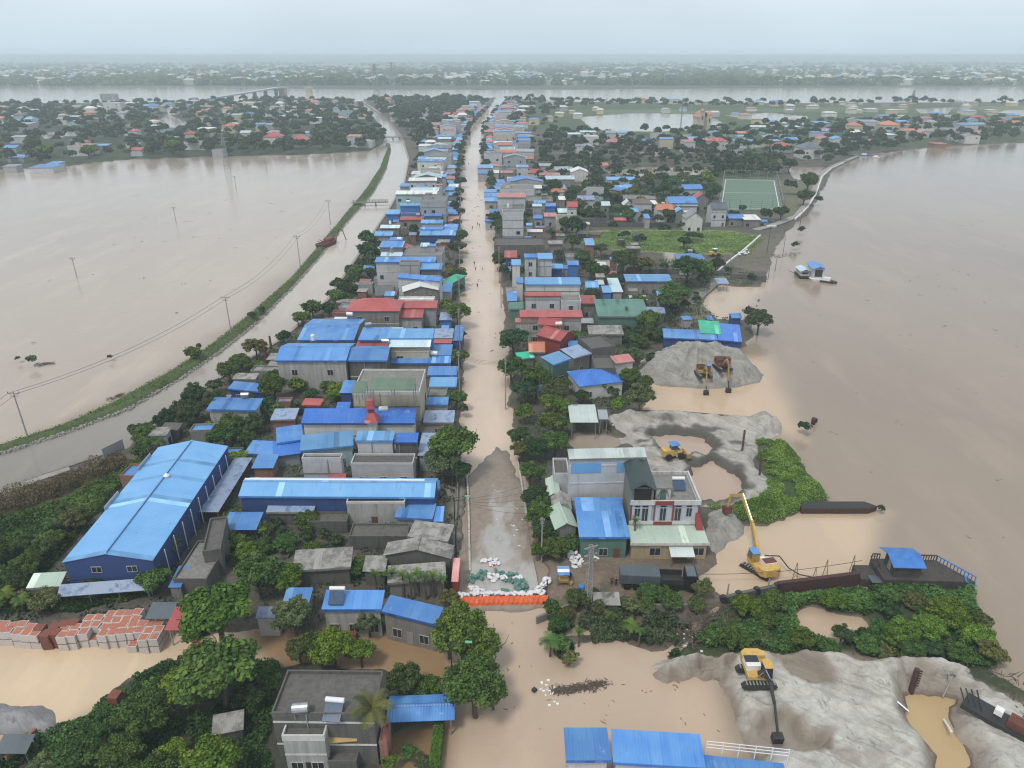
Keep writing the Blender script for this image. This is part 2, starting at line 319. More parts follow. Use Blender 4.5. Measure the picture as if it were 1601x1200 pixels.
CUT = dict(   # standing water on the land
 pond_a=[(905, 183), (985, 177), (1080, 178), (1120, 186), (1135, 198), (1060, 204), (960, 205), (925, 200)],
 pond_b=[(1135, 180), (1200, 176), (1262, 182), (1255, 195), (1190, 190)], pond_c=[(1430, 170), (1490, 168), (1480, 178), (1440, 177)],
 pond_d=[(1540, 172), (1700, 172), (1700, 182), (1560, 181)], yard=[(1112, 445), (1190, 450), (1180, 480), (1165, 500), (1120, 500), (1098, 478)],
 lawnwater=[(950, 268), (1000, 262), (1110, 262), (1100, 272), (1000, 276), (960, 275)], bay=[(1232, 262), (1290, 262), (1280, 275), (1262, 285), (1240, 278)],
 gA=[(868, 292), (905, 288), (925, 296), (880, 302)], gB=[(1000, 238), (1040, 235), (1060, 241), (1010, 245)], gC=[(1150, 225), (1200, 222), (1210, 228), (1160, 232)], gD=[(1380, 205), (1440, 200), (1450, 206), (1390, 211)], gE=[(900, 238), (930, 236), (935, 242), (905, 244)],
 gF=[(60, 208), (110, 204), (120, 212), (70, 216)], gG=[(400, 178), (440, 176), (445, 181), (405, 184)], gH=[(330, 205), (360, 203), (365, 209), (335, 211)], gI=[(930, 405), (985, 408), (960, 418), (925, 414)],
 v1=[(245, 190), (262, 178), (300, 196), (300, 201), (248, 199)], v2=[(100, 168), (140, 166), (160, 172), (120, 176)],
 pond_e=[(1238, 962), (1272, 953), (1345, 967), (1355, 987), (1312, 1006), (1252, 1000)],
 side=[(745, 398), (800, 400), (800, 412), (748, 412)], q1=[(890, 690), (905, 678), (955, 680), (985, 690), (960, 700), (900, 700)],
 sandpond=[(1416, 1088), (1440, 1083), (1494, 1094), (1480, 1122), (1492, 1148), (1515, 1180), (1522, 1230), (1470, 1240), (1458, 1180), (1434, 1150), (1418, 1125)],
 quarrya=[(1000, 676), (1040, 668), (1100, 678), (1130, 704), (1098, 722), (1050, 728), (1022, 710)], quarryb=[(1072, 724), (1112, 714), (1160, 738), (1174, 768), (1132, 792), (1076, 788)],
 far1=[(150, 127), (300, 126), (340, 128), (160, 130)],
)
DIKE_L = [(-400, 800), (0, 697), (100, 665), (180, 628), (250, 590), (300, 560), (345, 527), (400, 482), (450, 438), (490, 392), (530, 345), (570, 297), (593, 262), (603, 235), (602, 224)]
DIKE_R = [(-400, 818), (0, 711), (100, 679), (200, 641), (290, 588), (350, 546), (400, 506), (455, 452), (500, 402), (540, 351), (584, 301), (605, 262), (612, 235), (610, 224)]
WP = {k: ppoly(v) for k, v in POLY.items()}; WC = {k: ppoly(v) for k, v in CUT.items()}
WD = ppoly(DIKE_L+DIKE_R[::-1])
def fan(pys, pxs, z=0):
    PX, PY = np.meshgrid(np.array(pxs, float), np.array(pys, float)); dx = (PX-800)/F; dy = (PY-600)/F
    t = (CH-z)/(math.sin(PITCH)+dy*math.cos(PITCH)); return dx*t, (math.cos(PITCH)-dy*math.sin(PITCH))*t
def gridfaces(r, c):
    i = np.arange(r-1)[:, None]*c+np.arange(c-1)[None, :]; i = i.ravel()
    return np.stack([i, i+1, i+c+1, i+c], 1)
HT = dict(leftvillage=.55, town=.5, southwest=.5, right=.5, bush=.5, islet=.12, northfar=.8)
GC = dict(leftvillage=(.05, .07, .035), town=(.12, .105, .085), southwest=(.07, .07, .045), right=(.11, .10, .08), bush=(.06, .08, .035), islet=(.16, .14, .12), northfar=(.06, .085, .05))
ZONES = [  # painted ground cover: (polygon, colour, height add)
 ([(918, 362), (1010, 360), (1140, 362), (1192, 372), (1170, 398), (1060, 398), (960, 392), (905, 380)], (.25, .30, .09), 0),
 ([(850, 340), (835, 290), (850, 210), (900, 205), (1000, 215), (1130, 235), (1300, 240), (1480, 226), (1620, 220), (1640, 165), (1300, 165), (900, 162), (800, 160), (790, 200), (850, 205), (835, 300), (845, 340), (1110, 340), (1115, 284), (1222, 278), (1130, 250)], (.07, .105, .04), 0),
 ([(0, 790), (60, 765), (195, 712), (205, 735), (150, 760), (60, 800), (0, 815), (-200, 850), (-200, 820)], (.16, .13, .06), 0),
 ([(845, 985), (850, 880), (900, 862), (1000, 872), (1120, 872), (1130, 935), (1000, 985)], (.20, .155, .12), -.1),
 ([(828, 870), (860, 860), (905, 870), (900, 900), (850, 920), (828, 900)], (.22, .18, .145), 0),
 ([(1180, 375), (1225, 365), (1215, 385), (1200, 425), (1150, 425), (1140, 405)], (.14, .13, .09), -.25),
 ([(1185, 685), (1215, 692), (1262, 735), (1298, 785), (1250, 805), (1180, 822), (1150, 805), (1195, 780), (1190, 730)], (.06, .10, .03), .5),
 ([(1040, 395), (1055, 395), (1050, 420), (1040, 418)], (.4, .37, .33), 0), ([(1095, 420), (1170, 430), (1100, 520), (1060, 520), (1075, 470)], (.17, .16, .12), 0),
 ([(1003, 1046), (1250, 1020), (1420, 1032), (1500, 1052), (1612, 1112), (1800, 1300), (1170, 1300), (1117, 1078), (1040, 1081)], (.30, .25, .21), -.1), ([(-150, 900), (0, 815), (110, 782), (190, 742), (238, 700), (98, 875), (40, 930)], (.07, .095, .04), 0), ([(680, 760), (722, 770), (715, 880), (700, 880), (690, 800)], (.26, .23, .20), 0),
 ([(1150, 170), (1300, 168), (1420, 166), (1420, 172), (1200, 176)], (.12, .15, .07), 0), ([(1480, 167), (1700, 163), (1700, 172), (1490, 172)], (.14, .18, .08), 0),
 ([(940, 172), (1060, 172), (1110, 176), (990, 180), (940, 180)], (.13, .17, .08), 0), ([(-200, 121), (200, 121), (420, 124), (200, 127), (-200, 127)], (.12, .15, .08), 0),
 ([(60, 165), (280, 160), (260, 172), (80, 175)], (.10, .13, .06), 0), ([(1215, 285), (1290, 280), (1262, 330), (1228, 350), (1225, 300)], (.15, .15, .09), 0),
]
def land(X, Y):
    nz = (fbm(X*.12, Y*.12, 4, 3)-.5)*6+(fbm(X*.6, Y*.6, 3, 5)-.5)*2.2
    H = np.full(X.shape, -1.6); C = np.zeros(X.shape+(3,)); C[:] = (.16, .12, .09)
    for k, P in WP.items():
        big = k in ('northfar',); sdv = sdist(X, Y, P, 60)+nz*(.55 if not big else 3)
        for q, cp in WC.items():
            d = sdist(X, Y, cp, 12); sdv = np.where(d > -900, np.minimum(sdv, -d+nz*.4), sdv)
        h = -1.6+(HT[k]+1.6+(fbm(X*.08, Y*.08, 3, 9)-.5)*.5)*sstep((sdv+2.2)/3.2)
        up = h > H; H = np.where(up, h, H); C[up] = GC[k]
    sdv = sdist(X, Y, WD, 30)+nz*.12
    h = -1.6+(2.6)*sstep((sdv+1.3)/2.8)-.25*sstep((sdv-1.5)/1.5); up = h > H; H = np.where(up, h, H); C[up] = (.085, .12, .04)
    for poly, col, dz in ZONES:
        d = sdist(X, Y, ppoly(poly), 5)+nz*.35; w = sstep(d/1.5+.5)[..., None]; C = C*(1-w)+np.array(col)*w; H = H+dz*w[..., 0]
    return H, C
pys = list(np.arange(1500, 700, -2.6))+list(np.arange(700, 200, -1.9))+list(np.arange(200, 100, -.9))+list(np.arange(100, 91.2, -.5))
pxs = np.arange(-420, 2020, 3.1)
X, Y = fan(pys, pxs); H, C = land(X, Y)
V = np.stack([X.ravel(), Y.ravel(), H.ravel()], 1)
m, n, b = nodes('ground'); ob = coords(n, rand=False)
vc = n.nodes.new('ShaderNodeVertexColor'); vc.layer_name = 'tone'
c = mixc(n, step(n, noise(n, ob, .35, 6, .65), .35, .7), vc.outputs[0], mixc(n, 1.0, vc.outputs[0], (.55, .6, .55), 'MULTIPLY'))
c = mixc(n, step(n, noise(n, ob, 1.7, 5, .7), .52, .75), c, mixc(n, 1.0, vc.outputs[0], (1.5, 1.4, 1.2), 'MULTIPLY'))
geo = n.nodes.new('ShaderNodeNewGeometry'); sz = n.nodes.new('ShaderNodeSeparateXYZ'); n.links.new(geo.outputs['Position'], sz.inputs[0])
wet_dark = step(n, sz.outputs[2], .35, .05)                                  # soaked soil just above the water line
c = mixc(n, wet_dark, c, (.13, .10, .075)); n.links.new(c, b.inputs['Base Color'])
rg = N(n, 'ShaderNodeMapRange'); rg.inputs[3].default_value = .9; rg.inputs[4].default_value = .35; n.links.new(wet_dark, rg.inputs[0]); n.links.new(rg.outputs[0], b.inputs['Roughness'])
bump(n, b, noise(n, ob, 2.2, 5, .7), .25, .7); MATS['ground'] = m
g = npmesh('ground', V, gridfaces(*X.shape), 'ground', tone=C.reshape(-1, 3), smooth=True); tag(g, kind='structure')
# ground height lookup
_gx = np.array(pxs)
def gz(x, y):
    h, _ = land(np.array([[x]], float), np.array([[y]], float)); return float(h[0, 0])
# ---- water
def water_mat(key, rough=.035, b1=.02, strength=.35):
    m, n, b = nodes(key); ob = coords(n, rand=False)
    vc = n.nodes.new('ShaderNodeVertexColor'); vc.layer_name = 'tone'
    c = mixc(n, step(n, noise(n, ob, .012, 6, .6, (1, .45, 1)), .38, .68), vc.outputs[0], mixc(n, 1.0, vc.outputs[0], (.86, .86, .88), 'MULTIPLY'))
    c = mixc(n, step(n, noise(n, ob, .09, 5, .65, (1, .3, 1)), .5, .8), c, mixc(n, 1.0, vc.outputs[0], (1.10, 1.09, 1.07), 'MULTIPLY'))
    n.links.new(c, b.inputs['Base Color']); b.inputs['IOR'].default_value = 1.33
    c = mixc(n, step(n, noise(n, ob, .045, 8, .75, (1, .16, 1)), .56, .66), c, mixc(n, 1.0, c, (1.10, 1.10, 1.08), 'MULTIPLY')); c = mixc(n, step(n, noise(n, ob, .5, 6, .8, (1, .5, 1)), .62, .8), c, mixc(n, 1.0, c, (.93, .92, .9), 'MULTIPLY')); n.links.new(c, b.inputs['Base Color'])
    rr = step(n, noise(n, ob, .03, 4, .6), .35, .7); q = N(n, 'ShaderNodeMapRange'); q.inputs[3].default_value = rough; q.inputs[4].default_value = rough*2.6
    n.links.new(rr, q.inputs[0]); n.links.new(q.outputs[0], b.inputs['Roughness'])
    h1 = noise(n, ob, .35, 4, .6, (1, 1.6, 1)); h2 = noise(n, ob, 2.2, 3, .6)
    k = N(n, 'ShaderNodeMath', operation='MULTIPLY_ADD'); n.links.new(h2, k.inputs[0]); k.inputs[1].default_value = .25; n.links.new(h1, k.inputs[2])
    bump(n, b, k.outputs[0], b1*7, .5); MATS[key] = m
water_mat('water'); water_mat('canal')
WZ = [  # silt colour of the water by place
 ([(-900, 800), (0, 700), (300, 560), (530, 345), (600, 235), (0, 262), (-900, 280)], (.43, .365, .30)),
 ([(1000, 560), (1190, 560), (1240, 640), (1260, 690), (1200, 670), (1000, 650)], (.54, .41, .29)), ([(1110, 800), (1390, 800), (1340, 900), (1120, 940)], (.54, .42, .30)),
 ([(700, 930), (860, 950), (1080, 1000), (1140, 1200), (1140, 1400), (690, 1400)], (.48, .37, .28)), ([(-400, 980), (430, 985), (410, 1040), (220, 1080), (80, 1150), (-400, 1190)], (.64, .50, .34)),
 ([(380, 980), (700, 985), (700, 1060), (420, 1050)], (.30, .20, .11)), ([(600, 1130), (700, 1120), (700, 1400), (600, 1400)], (.27, .18, .10)),
 ([(718, 170), (800, 170), (790, 480), (830, 780), (720, 780)], (.62, .50, .40)), ([(1235, 955), (1360, 960), (1350, 1010), (1240, 1010)], (.50, .38, .27)),
 ([(1400, 1080), (1500, 1080), (1560, 1200), (1540, 1300), (1430, 1300)], (.48, .35, .19)), ([(1080, 440), (1200, 440), (1170, 510), (1080, 510)], (.50, .40, .30)),
 ([(890, 170), (1270, 170), (1270, 210), (890, 210)], (.42, .42, .36)), ([(985, 670), (1180, 670), (1180, 800), (1040, 800)], (.44, .34, .27)),
 ([(-9000, 129), (9000, 129), (9000, 163), (-9000, 163)], (.52, .46, .40)),
]
pw = list(np.arange(1500, 200, -6))+list(np.arange(200, 100, -2))+[98, 95, 93, 91.5]; xw = np.arange(-480, 2080, 10)
X, Y = fan(pw, xw); C = np.zeros(X.shape+(3,)); C[:] = (.31, .25, .195)
nz = (fbm(X*.03, Y*.03, 4, 11)-.5)*18*np.clip(Y/150, .5, 5)
for poly, col in WZ:
    d = sdist(X, Y, ppoly(poly), 120)+nz*.6; w = sstep(d/(6*np.clip(Y/120, .6, 6))+.5)[..., None]; C = C*(1-w)+np.array(col)*w
w_ = npmesh('flood_water', np.stack([X.ravel(), Y.ravel(), 0*X.ravel()], 1), gridfaces(*X.shape), 'water', tone=C.reshape(-1, 3)); tag(w_, kind='structure')
# ---- canal water between the dike and the town bank
CR = [(-900, 915), (-300, 842), (0, 785), (60, 762), (110, 745), (195, 715), (265, 665), (335, 612), (405, 565), (448, 538), (518, 476), (553, 424), (583, 378), (613, 332), (638, 287), (645, 250), (634, 215), (616, 192), (598, 178), (578, 168)]
CLf = [(-900, 905), (-400, 812), (0, 704), (100, 672), (190, 634), (270, 590), (325, 552), (372, 515), (428, 464), (475, 416), (515, 372), (558, 322), (588, 280), (600, 255), (608, 235), (604, 215), (598, 200), (590, 188), (578, 176), (565, 167)]
A = np.array(ppoly(CLf)); B = np.array(ppoly(CR)); T = np.linspace(0, 1, 9)[:, None, None]; G = (A[None]*(1-T)+B[None]*T)
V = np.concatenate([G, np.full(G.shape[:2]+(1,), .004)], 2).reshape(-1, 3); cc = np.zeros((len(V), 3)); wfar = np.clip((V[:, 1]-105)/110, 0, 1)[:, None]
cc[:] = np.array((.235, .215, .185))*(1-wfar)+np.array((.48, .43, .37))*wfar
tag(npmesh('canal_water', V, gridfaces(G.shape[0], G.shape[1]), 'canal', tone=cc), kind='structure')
# ---- the street: rises out of the flood between the trees and the sandbags
RL = [(714, 985), (733, 900), (731, 800), (727, 700), (725, 600), (724, 500), (722, 350), (722, 280), (726, 240), (738, 200), (768, 165)]
RR = [(862, 985), (846, 930), (832, 860), (820, 780), (806, 700), (797, 600), (787, 500), (769, 350), (758, 280), (751, 240), (756, 200), (780, 165)]
def edge(pts, Yq): P = np.array(ppoly(pts)); o = np.argsort(P[:, 1]); return np.interp(Yq, P[o, 1], P[o, 0])
Yr = np.concatenate([np.arange(70, 140, .35), np.arange(140, 1180, 6)]); xl = edge(RL, Yr)+.2; xr = edge(RR, Yr)-.2; S = np.linspace(0, 1, 40)
Xr = xl[:, None]*(1-S)+xr[:, None]*S; YY = np.repeat(Yr[:, None], 40, 1)
y0r, y1r = at(770, 705).y, at(770, 772).y
base = np.interp(Yr, [66, at(780, 975).y, at(780, 938).y, at(780, 900).y, y1r, y0r, y0r+20, 1200], [-.5, -.35, .16, .30, .12, -.13, -.30, -.6])
ZR = base[:, None]+(1-(2*S-1)**2)[None]*.13+(fbm(Xr*.5, YY*.35, 4, 2)-.5)*.10+(fbm(Xr*.16, YY*.1, 4, 6)-.5)*.26
m, n, b = nodes('street_concrete'); ob = coords(n, rand=False); geo = n.nodes.new('ShaderNodeNewGeometry'); sz = n.nodes.new('ShaderNodeSeparateXYZ'); n.links.new(geo.outputs['Position'], sz.inputs[0])
mud = step(n, noise(n, ob, .16, 6, .62, (1.3, .45, 1)), .44, .56)
mh = N(n, 'ShaderNodeMath', operation='MULTIPLY_ADD'); n.links.new(noise(n, ob, .22, 5, .65, (1.2, .5, 1)), mh.inputs[0]); mh.inputs[1].default_value = -.55; n.links.new(sz.outputs[2], mh.inputs[2])
dry = step(n, mh.outputs[0], -.035, .06)
c = mixc(n, step(n, noise(n, ob, 1.2, 6, .7), .35, .7), (.30, .25, .20), (.22, .175, .135)); c2 = mixc(n, step(n, noise(n, ob, .8, 5, .7), .3, .8), (.43, .42, .40), (.34, .33, .31))
c = mixc(n, dry, c, c2); lowm = step(n, sz.outputs[2], .07, -.02); c = mixc(n, lowm, c, (.15, .13, .11)); n.links.new(c, b.inputs['Base Color']); b.inputs['Roughness'].default_value = .45
bump(n, b, noise(n, ob, 3, 4, .7), .03, .6); MATS['street_concrete'] = m
tag(npmesh('street', np.stack([Xr.ravel(), YY.ravel(), ZR.ravel()], 1), gridfaces(*Xr.shape), 'street_concrete', smooth=True), kind='structure')
# verge strip and kerb beside the dry street
kb = MB()
for i in range(0, 150): 
    ya, yb_ = 84+i*.22, 84+(i+1)*.22
    if yb_ > 117 or (i*7) % 23 == 0: continue
    xa, xb = edge(RL, np.array([ya, yb_])); kb.hexa([(xa-.02, ya, .1), (xa+.28, ya, .1), (xb+.28, yb_, .1), (xb-.02, yb_, .1), (xa-.02, ya, .62), (xa+.28, ya, .62), (xb+.28, yb_, .62), (xb-.02, yb_, .62)])
tag(kb.build('kerb', 'kerb'), kind='structure')
kb = MB()
for i in range(0, 40):
    ya, yb_ = 97+i*.5, 97+(i+1)*.5
    xa, xb = edge(RR, np.array([ya, yb_])); kb.hexa([(xa-.3, ya, .1), (xa, ya, .1), (xb, yb_, .1), (xb-.3, yb_, .1), (xa-.3, ya, .55), (xa, ya, .55), (xb, yb_, .55), (xb-.3, yb_, .55)])
tag(kb.build('kerb', 'kerb'), kind='structure')
def sheet(name, poly, z, mat, kind='structure', t=.25):
    q = MB(); P = ppoly(poly); 
    if sum(P[i][0]*P[(i+1) % len(P)][1]-P[(i+1) % len(P)][0]*P[i][1] for i in range(len(P))) < 0: P = P[::-1]
    q.prism(P, z-t, z); o = q.build(name, mat); 
    if kind: o['kind'] = kind
    return o
# concrete tracks
plain('track', (.34, .32, .29), .9, 0, .3, .6)
def strip(name, pts, w, z, mat, kind='structure', t=.3, zs=None):
    P = [at(a, b2, 0) for a, b2 in pts]; q = MB()
    for i in range(len(P)-1):
        a, b2 = P[i], P[i+1]; d = (b2-a).normalized(); nn = Vector((-d.y, d.x, 0))*w/2; za = zs[i] if zs else z; zb = zs[i+1] if zs else z
        q.hexa([a-nn+Vector((0, 0, za-t)), a+nn+Vector((0, 0, za-t)), b2+nn+Vector((0, 0, zb-t)), b2-nn+Vector((0, 0, zb-t)), a-nn+Vector((0, 0, za)), a+nn+Vector((0, 0, za)), b2+nn+Vector((0, 0, zb)), b2-nn+Vector((0, 0, zb))])
    o = q.build(name, mat); 
    if kind: o['kind'] = kind
    return o
strip('canal_bank_wall', [(-200, 812), (0, 771), (60, 748), (110, 732), (160, 715)], .8, .75, 'w_conc')
strip('canal_bank_wall', [(262, 652), (332, 602), (402, 557), (442, 532), (512, 472), (547, 420), (577, 375), (607, 330), (632, 287), (639, 250), (629, 217), (612, 195), (594, 180)], .9, .8, 'track')
strip('bank_path', [(0, 776), (60, 753), (110, 737)], 1.6, .7, 'track')
strip('village_path', [(594, 178), (580, 168), (570, 162), (563, 156)], 4, 1.0, 'track')
strip('river_road', [(1180, 362), (1215, 352), (1245, 340), (1262, 320), (1272, 300), (1280, 282), (1287, 270), (1300, 262), (1328, 250), (1340, 245), (1334, 243)], 3.4, .95, 'track')
strip('quarry_road', [(1078, 478), (1100, 458), (1128, 435)], 3.4, .75, 'w_conc')
# canal bridges
def slab_bridge(a, b2, w, label, z=2.0):
    A = at(*a); Bp = at(*b2); d = Bp-A; Ln = d.length; t = thing('canal_bridge', label, 'bridge', A, math.atan2(d.y, d.x))
    q = MB(); q.box(-1, -w/2, z-.35, Ln+1, w/2, z); q.build('deck', 'w_conc', t)
    for s in (-1, 1):
        q = MB()
        for i in range(int(Ln/1.6)+1): q.box(i*1.6-.1, s*w/2-.08, z, i*1.6+.1, s*w/2+.08, z+.9)
        q.box(-1, s*w/2-.06, z+.8, Ln+1, s*w/2+.06, z+.95); q.build('railing', 'w_conc', t)
    for i in (1, 2): q = MB(); q.box(Ln*i/3-.3, -w/2, -1, Ln*i/3+.3, w/2, z-.35); q.build('pier', 'w_conc', t)
slab_bridge((553, 322), (604, 321), 2.4, 'low concrete footbridge with picket railing over the canal, nearer of the two')
slab_bridge((604, 218), (634, 217), 4, 'concrete bridge crossing the canal beside the left village trees')
# ---------------------------------------------------------------- sand
def sand_mat(key, c1, c2, cw):
    m, n, b = nodes(key); ob = coords(n, rand=False); vc = n.nodes.new('ShaderNodeVertexColor'); vc.layer_name = 'tone'
    s = n.nodes.new('ShaderNodeSeparateColor'); n.links.new(vc.outputs[0], s.inputs[0])
    c = mixc(n, step(n, noise(n, ob, .35, 7, .68), .38, .64), c1, c2); c = mixc(n, step(n, noise(n, ob, .9, 6, .7, (1, .35, 1)), .60, .68), c, dark(c2, .7)); c = mixc(n, step(n, noise(n, ob, 2.5, 6, .7), .55, .75), c, dark(c2, .72))
    mpr = n.nodes.new('ShaderNodeMapping'); mpr.inputs['Rotation'].default_value = (0, 0, .62); n.links.new(ob, mpr.inputs[0])
    g_ = noise(n, mpr.outputs[0], .55, 5, .6, (.22, 1.5, 1)); c = mixc(n, step(n, g_, .50, .545), c, mixc(n, 1.0, c, (.84, .83, .81), 'MULTIPLY')); c = mixc(n, step(n, noise(n, mpr.outputs[0], .9, 4, .6, (.16, 1.8, 1)), .60, .63), c, mixc(n, 1.0, c, (.78, .76, .73), 'MULTIPLY'))
    c = mixc(n, s.outputs[0], c, cw); n.links.new(c, b.inputs['Base Color']); b.inputs['Roughness'].default_value = .92
    hh = N(n, 'ShaderNodeMath', operation='MULTIPLY_ADD'); n.links.new(noise(n, ob, 6, 4, .7), hh.inputs[0]); hh.inputs[1].default_value = .12; n.links.new(g_, hh.inputs[2])
    bump(n, b, hh.outputs[0], .35, .9); MATS[key] = m
sand_mat('sand_grey', (.36, .35, .325), (.25, .245, .225), (.20, .18, .155)); sand_mat('sand_pale', (.52, .51, .465), (.37, .36, .325), (.24, .195, .155)); sand_mat('sand_quarry', (.44, .42, .38), (.33, .315, .29), (.085, .08, .07)); sand_mat('gravel', (.30, .30, .32), (.22, .22, .24), (.2, .19, .18))
HEAPS = []
def heap(name, poly, res, hf, mat, label=None, cat=None, kind=None):
    P = np.array(ppoly(poly)); xs = np.arange(P[:, 0].min()-1.5, P[:, 0].max()+1.5, res); ys = np.arange(P[:, 1].min()-1.5, P[:, 1].max()+1.5, res)
    X, Y = np.meshgrid(xs, ys); sd = sdist(X, Y, [tuple(p) for p in P], 40)+(fbm(X*.35, Y*.35, 4, 8)-.5)*1.6
    H, wet_dark = hf(sd, X, Y); H = np.where(sd < -.6, -1.2, H)
    F4 = gridfaces(*X.shape); keep = (sd.ravel()[F4] > -1.0).any(1); F4 = F4[keep]
    us, inv = np.unique(F4, return_inverse=True); F4 = inv.reshape(F4.shape)
    V = np.stack([X.ravel(), Y.ravel(), H.ravel()], 1)[us]; tn = np.repeat(wet_dark.ravel()[us][:, None], 3, 1)
    o = npmesh(name, V, F4, mat, tone=tn, smooth=True); tag(o, label, cat, None, kind)
    HEAPS.append((P, X, Y, H)); return o
def heap_z(x, y):
    z = 0
    for P, X, Y, H in HEAPS:
        if X[0, 0] <= x <= X[0, -1] and Y[0, 0] <= y <= Y[-1, 0]:
            j = int((x-X[0, 0])/(X[0, 1]-X[0, 0])); i = int((y-Y[0, 0])/(Y[1, 0]-Y[0, 0])); z = max(z, H[min(i, H.shape[0]-1), min(j, H.shape[1]-1)])
    return float(z)
def ridg(X, Y, s, o=4, seed=0): 
    r = 0; a = .5
    for i in range(o): r = r+a*(1-np.abs(2*vnoise(X*s*2**i, Y*s*2**i, seed+i)-1)); a *= .5
    return r
def hf_big(sd, X, Y):
    cx, cy_ = at(1092, 585).x, at(1092, 570).y
    a = np.arctan2(Y-cy_, X-cx); gul = ridg(a*6, np.hypot(X-cx, Y-cy_)*.12, 1, 4, 5)
    h = 8.3*(1-np.exp(-np.clip(sd, -2, 99)*.13))*1.05+np.minimum(sd, 0)*.5+(fbm(X*.12, Y*.12, 3, 4)-.5)*1.6*np.clip(sd/4, 0, 1)-np.clip(3-np.abs(sd-7), 0, 2)*.12
    h = h+(gul-.5)*1.7*np.clip(sd/3, 0, 1)+(ridg(X, Y, .35, 4, 7)-.5)*.9*np.clip(sd/3, 0, 1); gl = np.clip(.62-gul, 0, 1)*2.2*np.clip(sd/3, 0, 1)  # gl: gully floors made darker in the vertex colour
    h = h-1.3*np.exp(-((X-at(1085, 590).x)**2+(Y-at(1085, 590).y)**2)/30)-1.2*np.exp(-((X-at(1128, 578).x)**2+(Y-at(1128, 578).y)**2)/25)
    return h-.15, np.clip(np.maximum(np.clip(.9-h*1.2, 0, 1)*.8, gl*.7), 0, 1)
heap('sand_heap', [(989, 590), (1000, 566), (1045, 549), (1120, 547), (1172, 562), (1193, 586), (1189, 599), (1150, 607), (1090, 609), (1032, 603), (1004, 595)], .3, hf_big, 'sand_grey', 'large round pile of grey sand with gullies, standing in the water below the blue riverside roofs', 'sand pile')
PITS = [ppoly(p) for p in ([(1060, 1062), (1100, 1048), (1165, 1033), (1235, 1034), (1275, 1048), (1298, 1070), (1304, 1086), (1270, 1088), (1240, 1080), (1215, 1062), (1180, 1050), (1150, 1058), (1122, 1066), (1100, 1070)],
        [(1160, 1165), (1180, 1130), (1220, 1130), (1245, 1150), (1255, 1170), (1298, 1165), (1290, 1195), (1200, 1200), (1165, 1180)])]
POND = ppoly([(1416, 1088), (1440, 1083), (1494, 1094), (1480, 1122), (1492, 1148), (1515, 1180), (1522, 1230), (1470, 1240), (1458, 1180), (1434, 1150), (1418, 1125)])
def hf_bot(sd, X, Y):
    nz = (fbm(X*.5, Y*.5, 4, 21)-.5)*1.6
    h = 2.6*sstep(sd/3.5)+.8*(fbm(X*.15, Y*.15, 4, 2)-.4)+1.3*np.exp(-((sd-3)/1.6)**2)*(Y > at(1300, 1075).y)
    rd = ridg(X*.45+Y*.5, Y*.9-X*.5, .42, 5, 17); h = h+(rd-.6)*1.05*sstep(sd/3); wet_dark = np.clip(np.maximum(.45-h, np.maximum((.50-rd)*2.6*sstep((fbm(X*.12, Y*.12, 3, 44)-.48)*8), (fbm(X*.25, Y*.25, 4, 12)-.60)*4)), 0, .85)  # vertex colour darker low on the bank and in hollows of the ridge noise
    wet_dark = np.maximum(wet_dark, sstep((2.4+nz-sd)/1.0)*.85*(Y < at(1250, 1045).y)*(X < at(1260, 1100).x)); h = h-.9*sstep((3-sd)/2)*(Y < at(1250, 1045).y)*(X < at(1260, 1100).x)
    for P in PITS:
        d = sdist(X, Y, P, 20)+nz; w = sstep(d/1.3); h = h*(1-w)+w*(.55+.5*fbm(X*.4, Y*.4, 4, 1)+.25*ridg(X, Y, .7, 3, 2)); wet_dark = np.maximum(wet_dark, sstep(d/.9+.8)*(.65+.35*fbm(X*.6, Y*.6, 3, 5)))
    d = sdist(X, Y, POND, 20)+nz*.6; w = sstep(d/3.2+.75); h = h*(1-w)-.5*w; wet_dark = np.maximum(wet_dark, sstep(d/3+.9)*.8)
    return h-.1, wet_dark
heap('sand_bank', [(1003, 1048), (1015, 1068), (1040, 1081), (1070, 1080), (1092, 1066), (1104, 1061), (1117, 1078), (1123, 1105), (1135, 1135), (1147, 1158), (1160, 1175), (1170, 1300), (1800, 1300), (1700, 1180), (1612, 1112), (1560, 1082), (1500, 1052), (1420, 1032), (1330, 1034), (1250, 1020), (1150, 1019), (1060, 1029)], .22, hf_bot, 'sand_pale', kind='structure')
QP = [ppoly(p) for p in ([(1016, 684), (1040, 678), (1092, 684), (1122, 704), (1098, 716), (1058, 720), (1035, 708)], [(1078, 730), (1112, 722), (1150, 742), (1166, 768), (1132, 786), (1082, 782)])]
def hf_q(sd, X, Y):
    nz = (fbm(X*.4, Y*.4, 4, 31)-.5)*3.2
    h = 1.3*sstep(sd/2.5)+1.6*np.exp(-((Y-np.interp(X, [at(960, 660).x, at(1170, 670).x, at(1210, 670).x], [at(960, 660).y, at(1170, 670).y, at(1210, 670).y]))/2.2)**2)+(ridg(X, Y, .3, 4, 3)-.5)*1.1
    wet_dark = np.clip(np.maximum((.5-h)*.8, (fbm(X*.16+3, Y*.3, 4, 22)-.60)*9), 0, .9)*sstep(sd-1)
    for P in QP:
        d = sdist(X, Y, P, 20)+nz; w = sstep(d/1.2+.6); h = h*(1-w)-.5*w; wet_dark = np.maximum(wet_dark, sstep(d/1.4+1.5)*.95)
    return h, wet_dark
heap('quarry_sand', [(956, 662), (965, 650), (1000, 649), (1060, 655), (1170, 663), (1212, 652), (1215, 676), (1192, 692), (1186, 730), (1218, 760), (1214, 782), (1180, 788), (1100, 792), (1040, 784), (1012, 762), (998, 722), (972, 690)], .3, hf_q, 'sand_quarry', kind='structure')
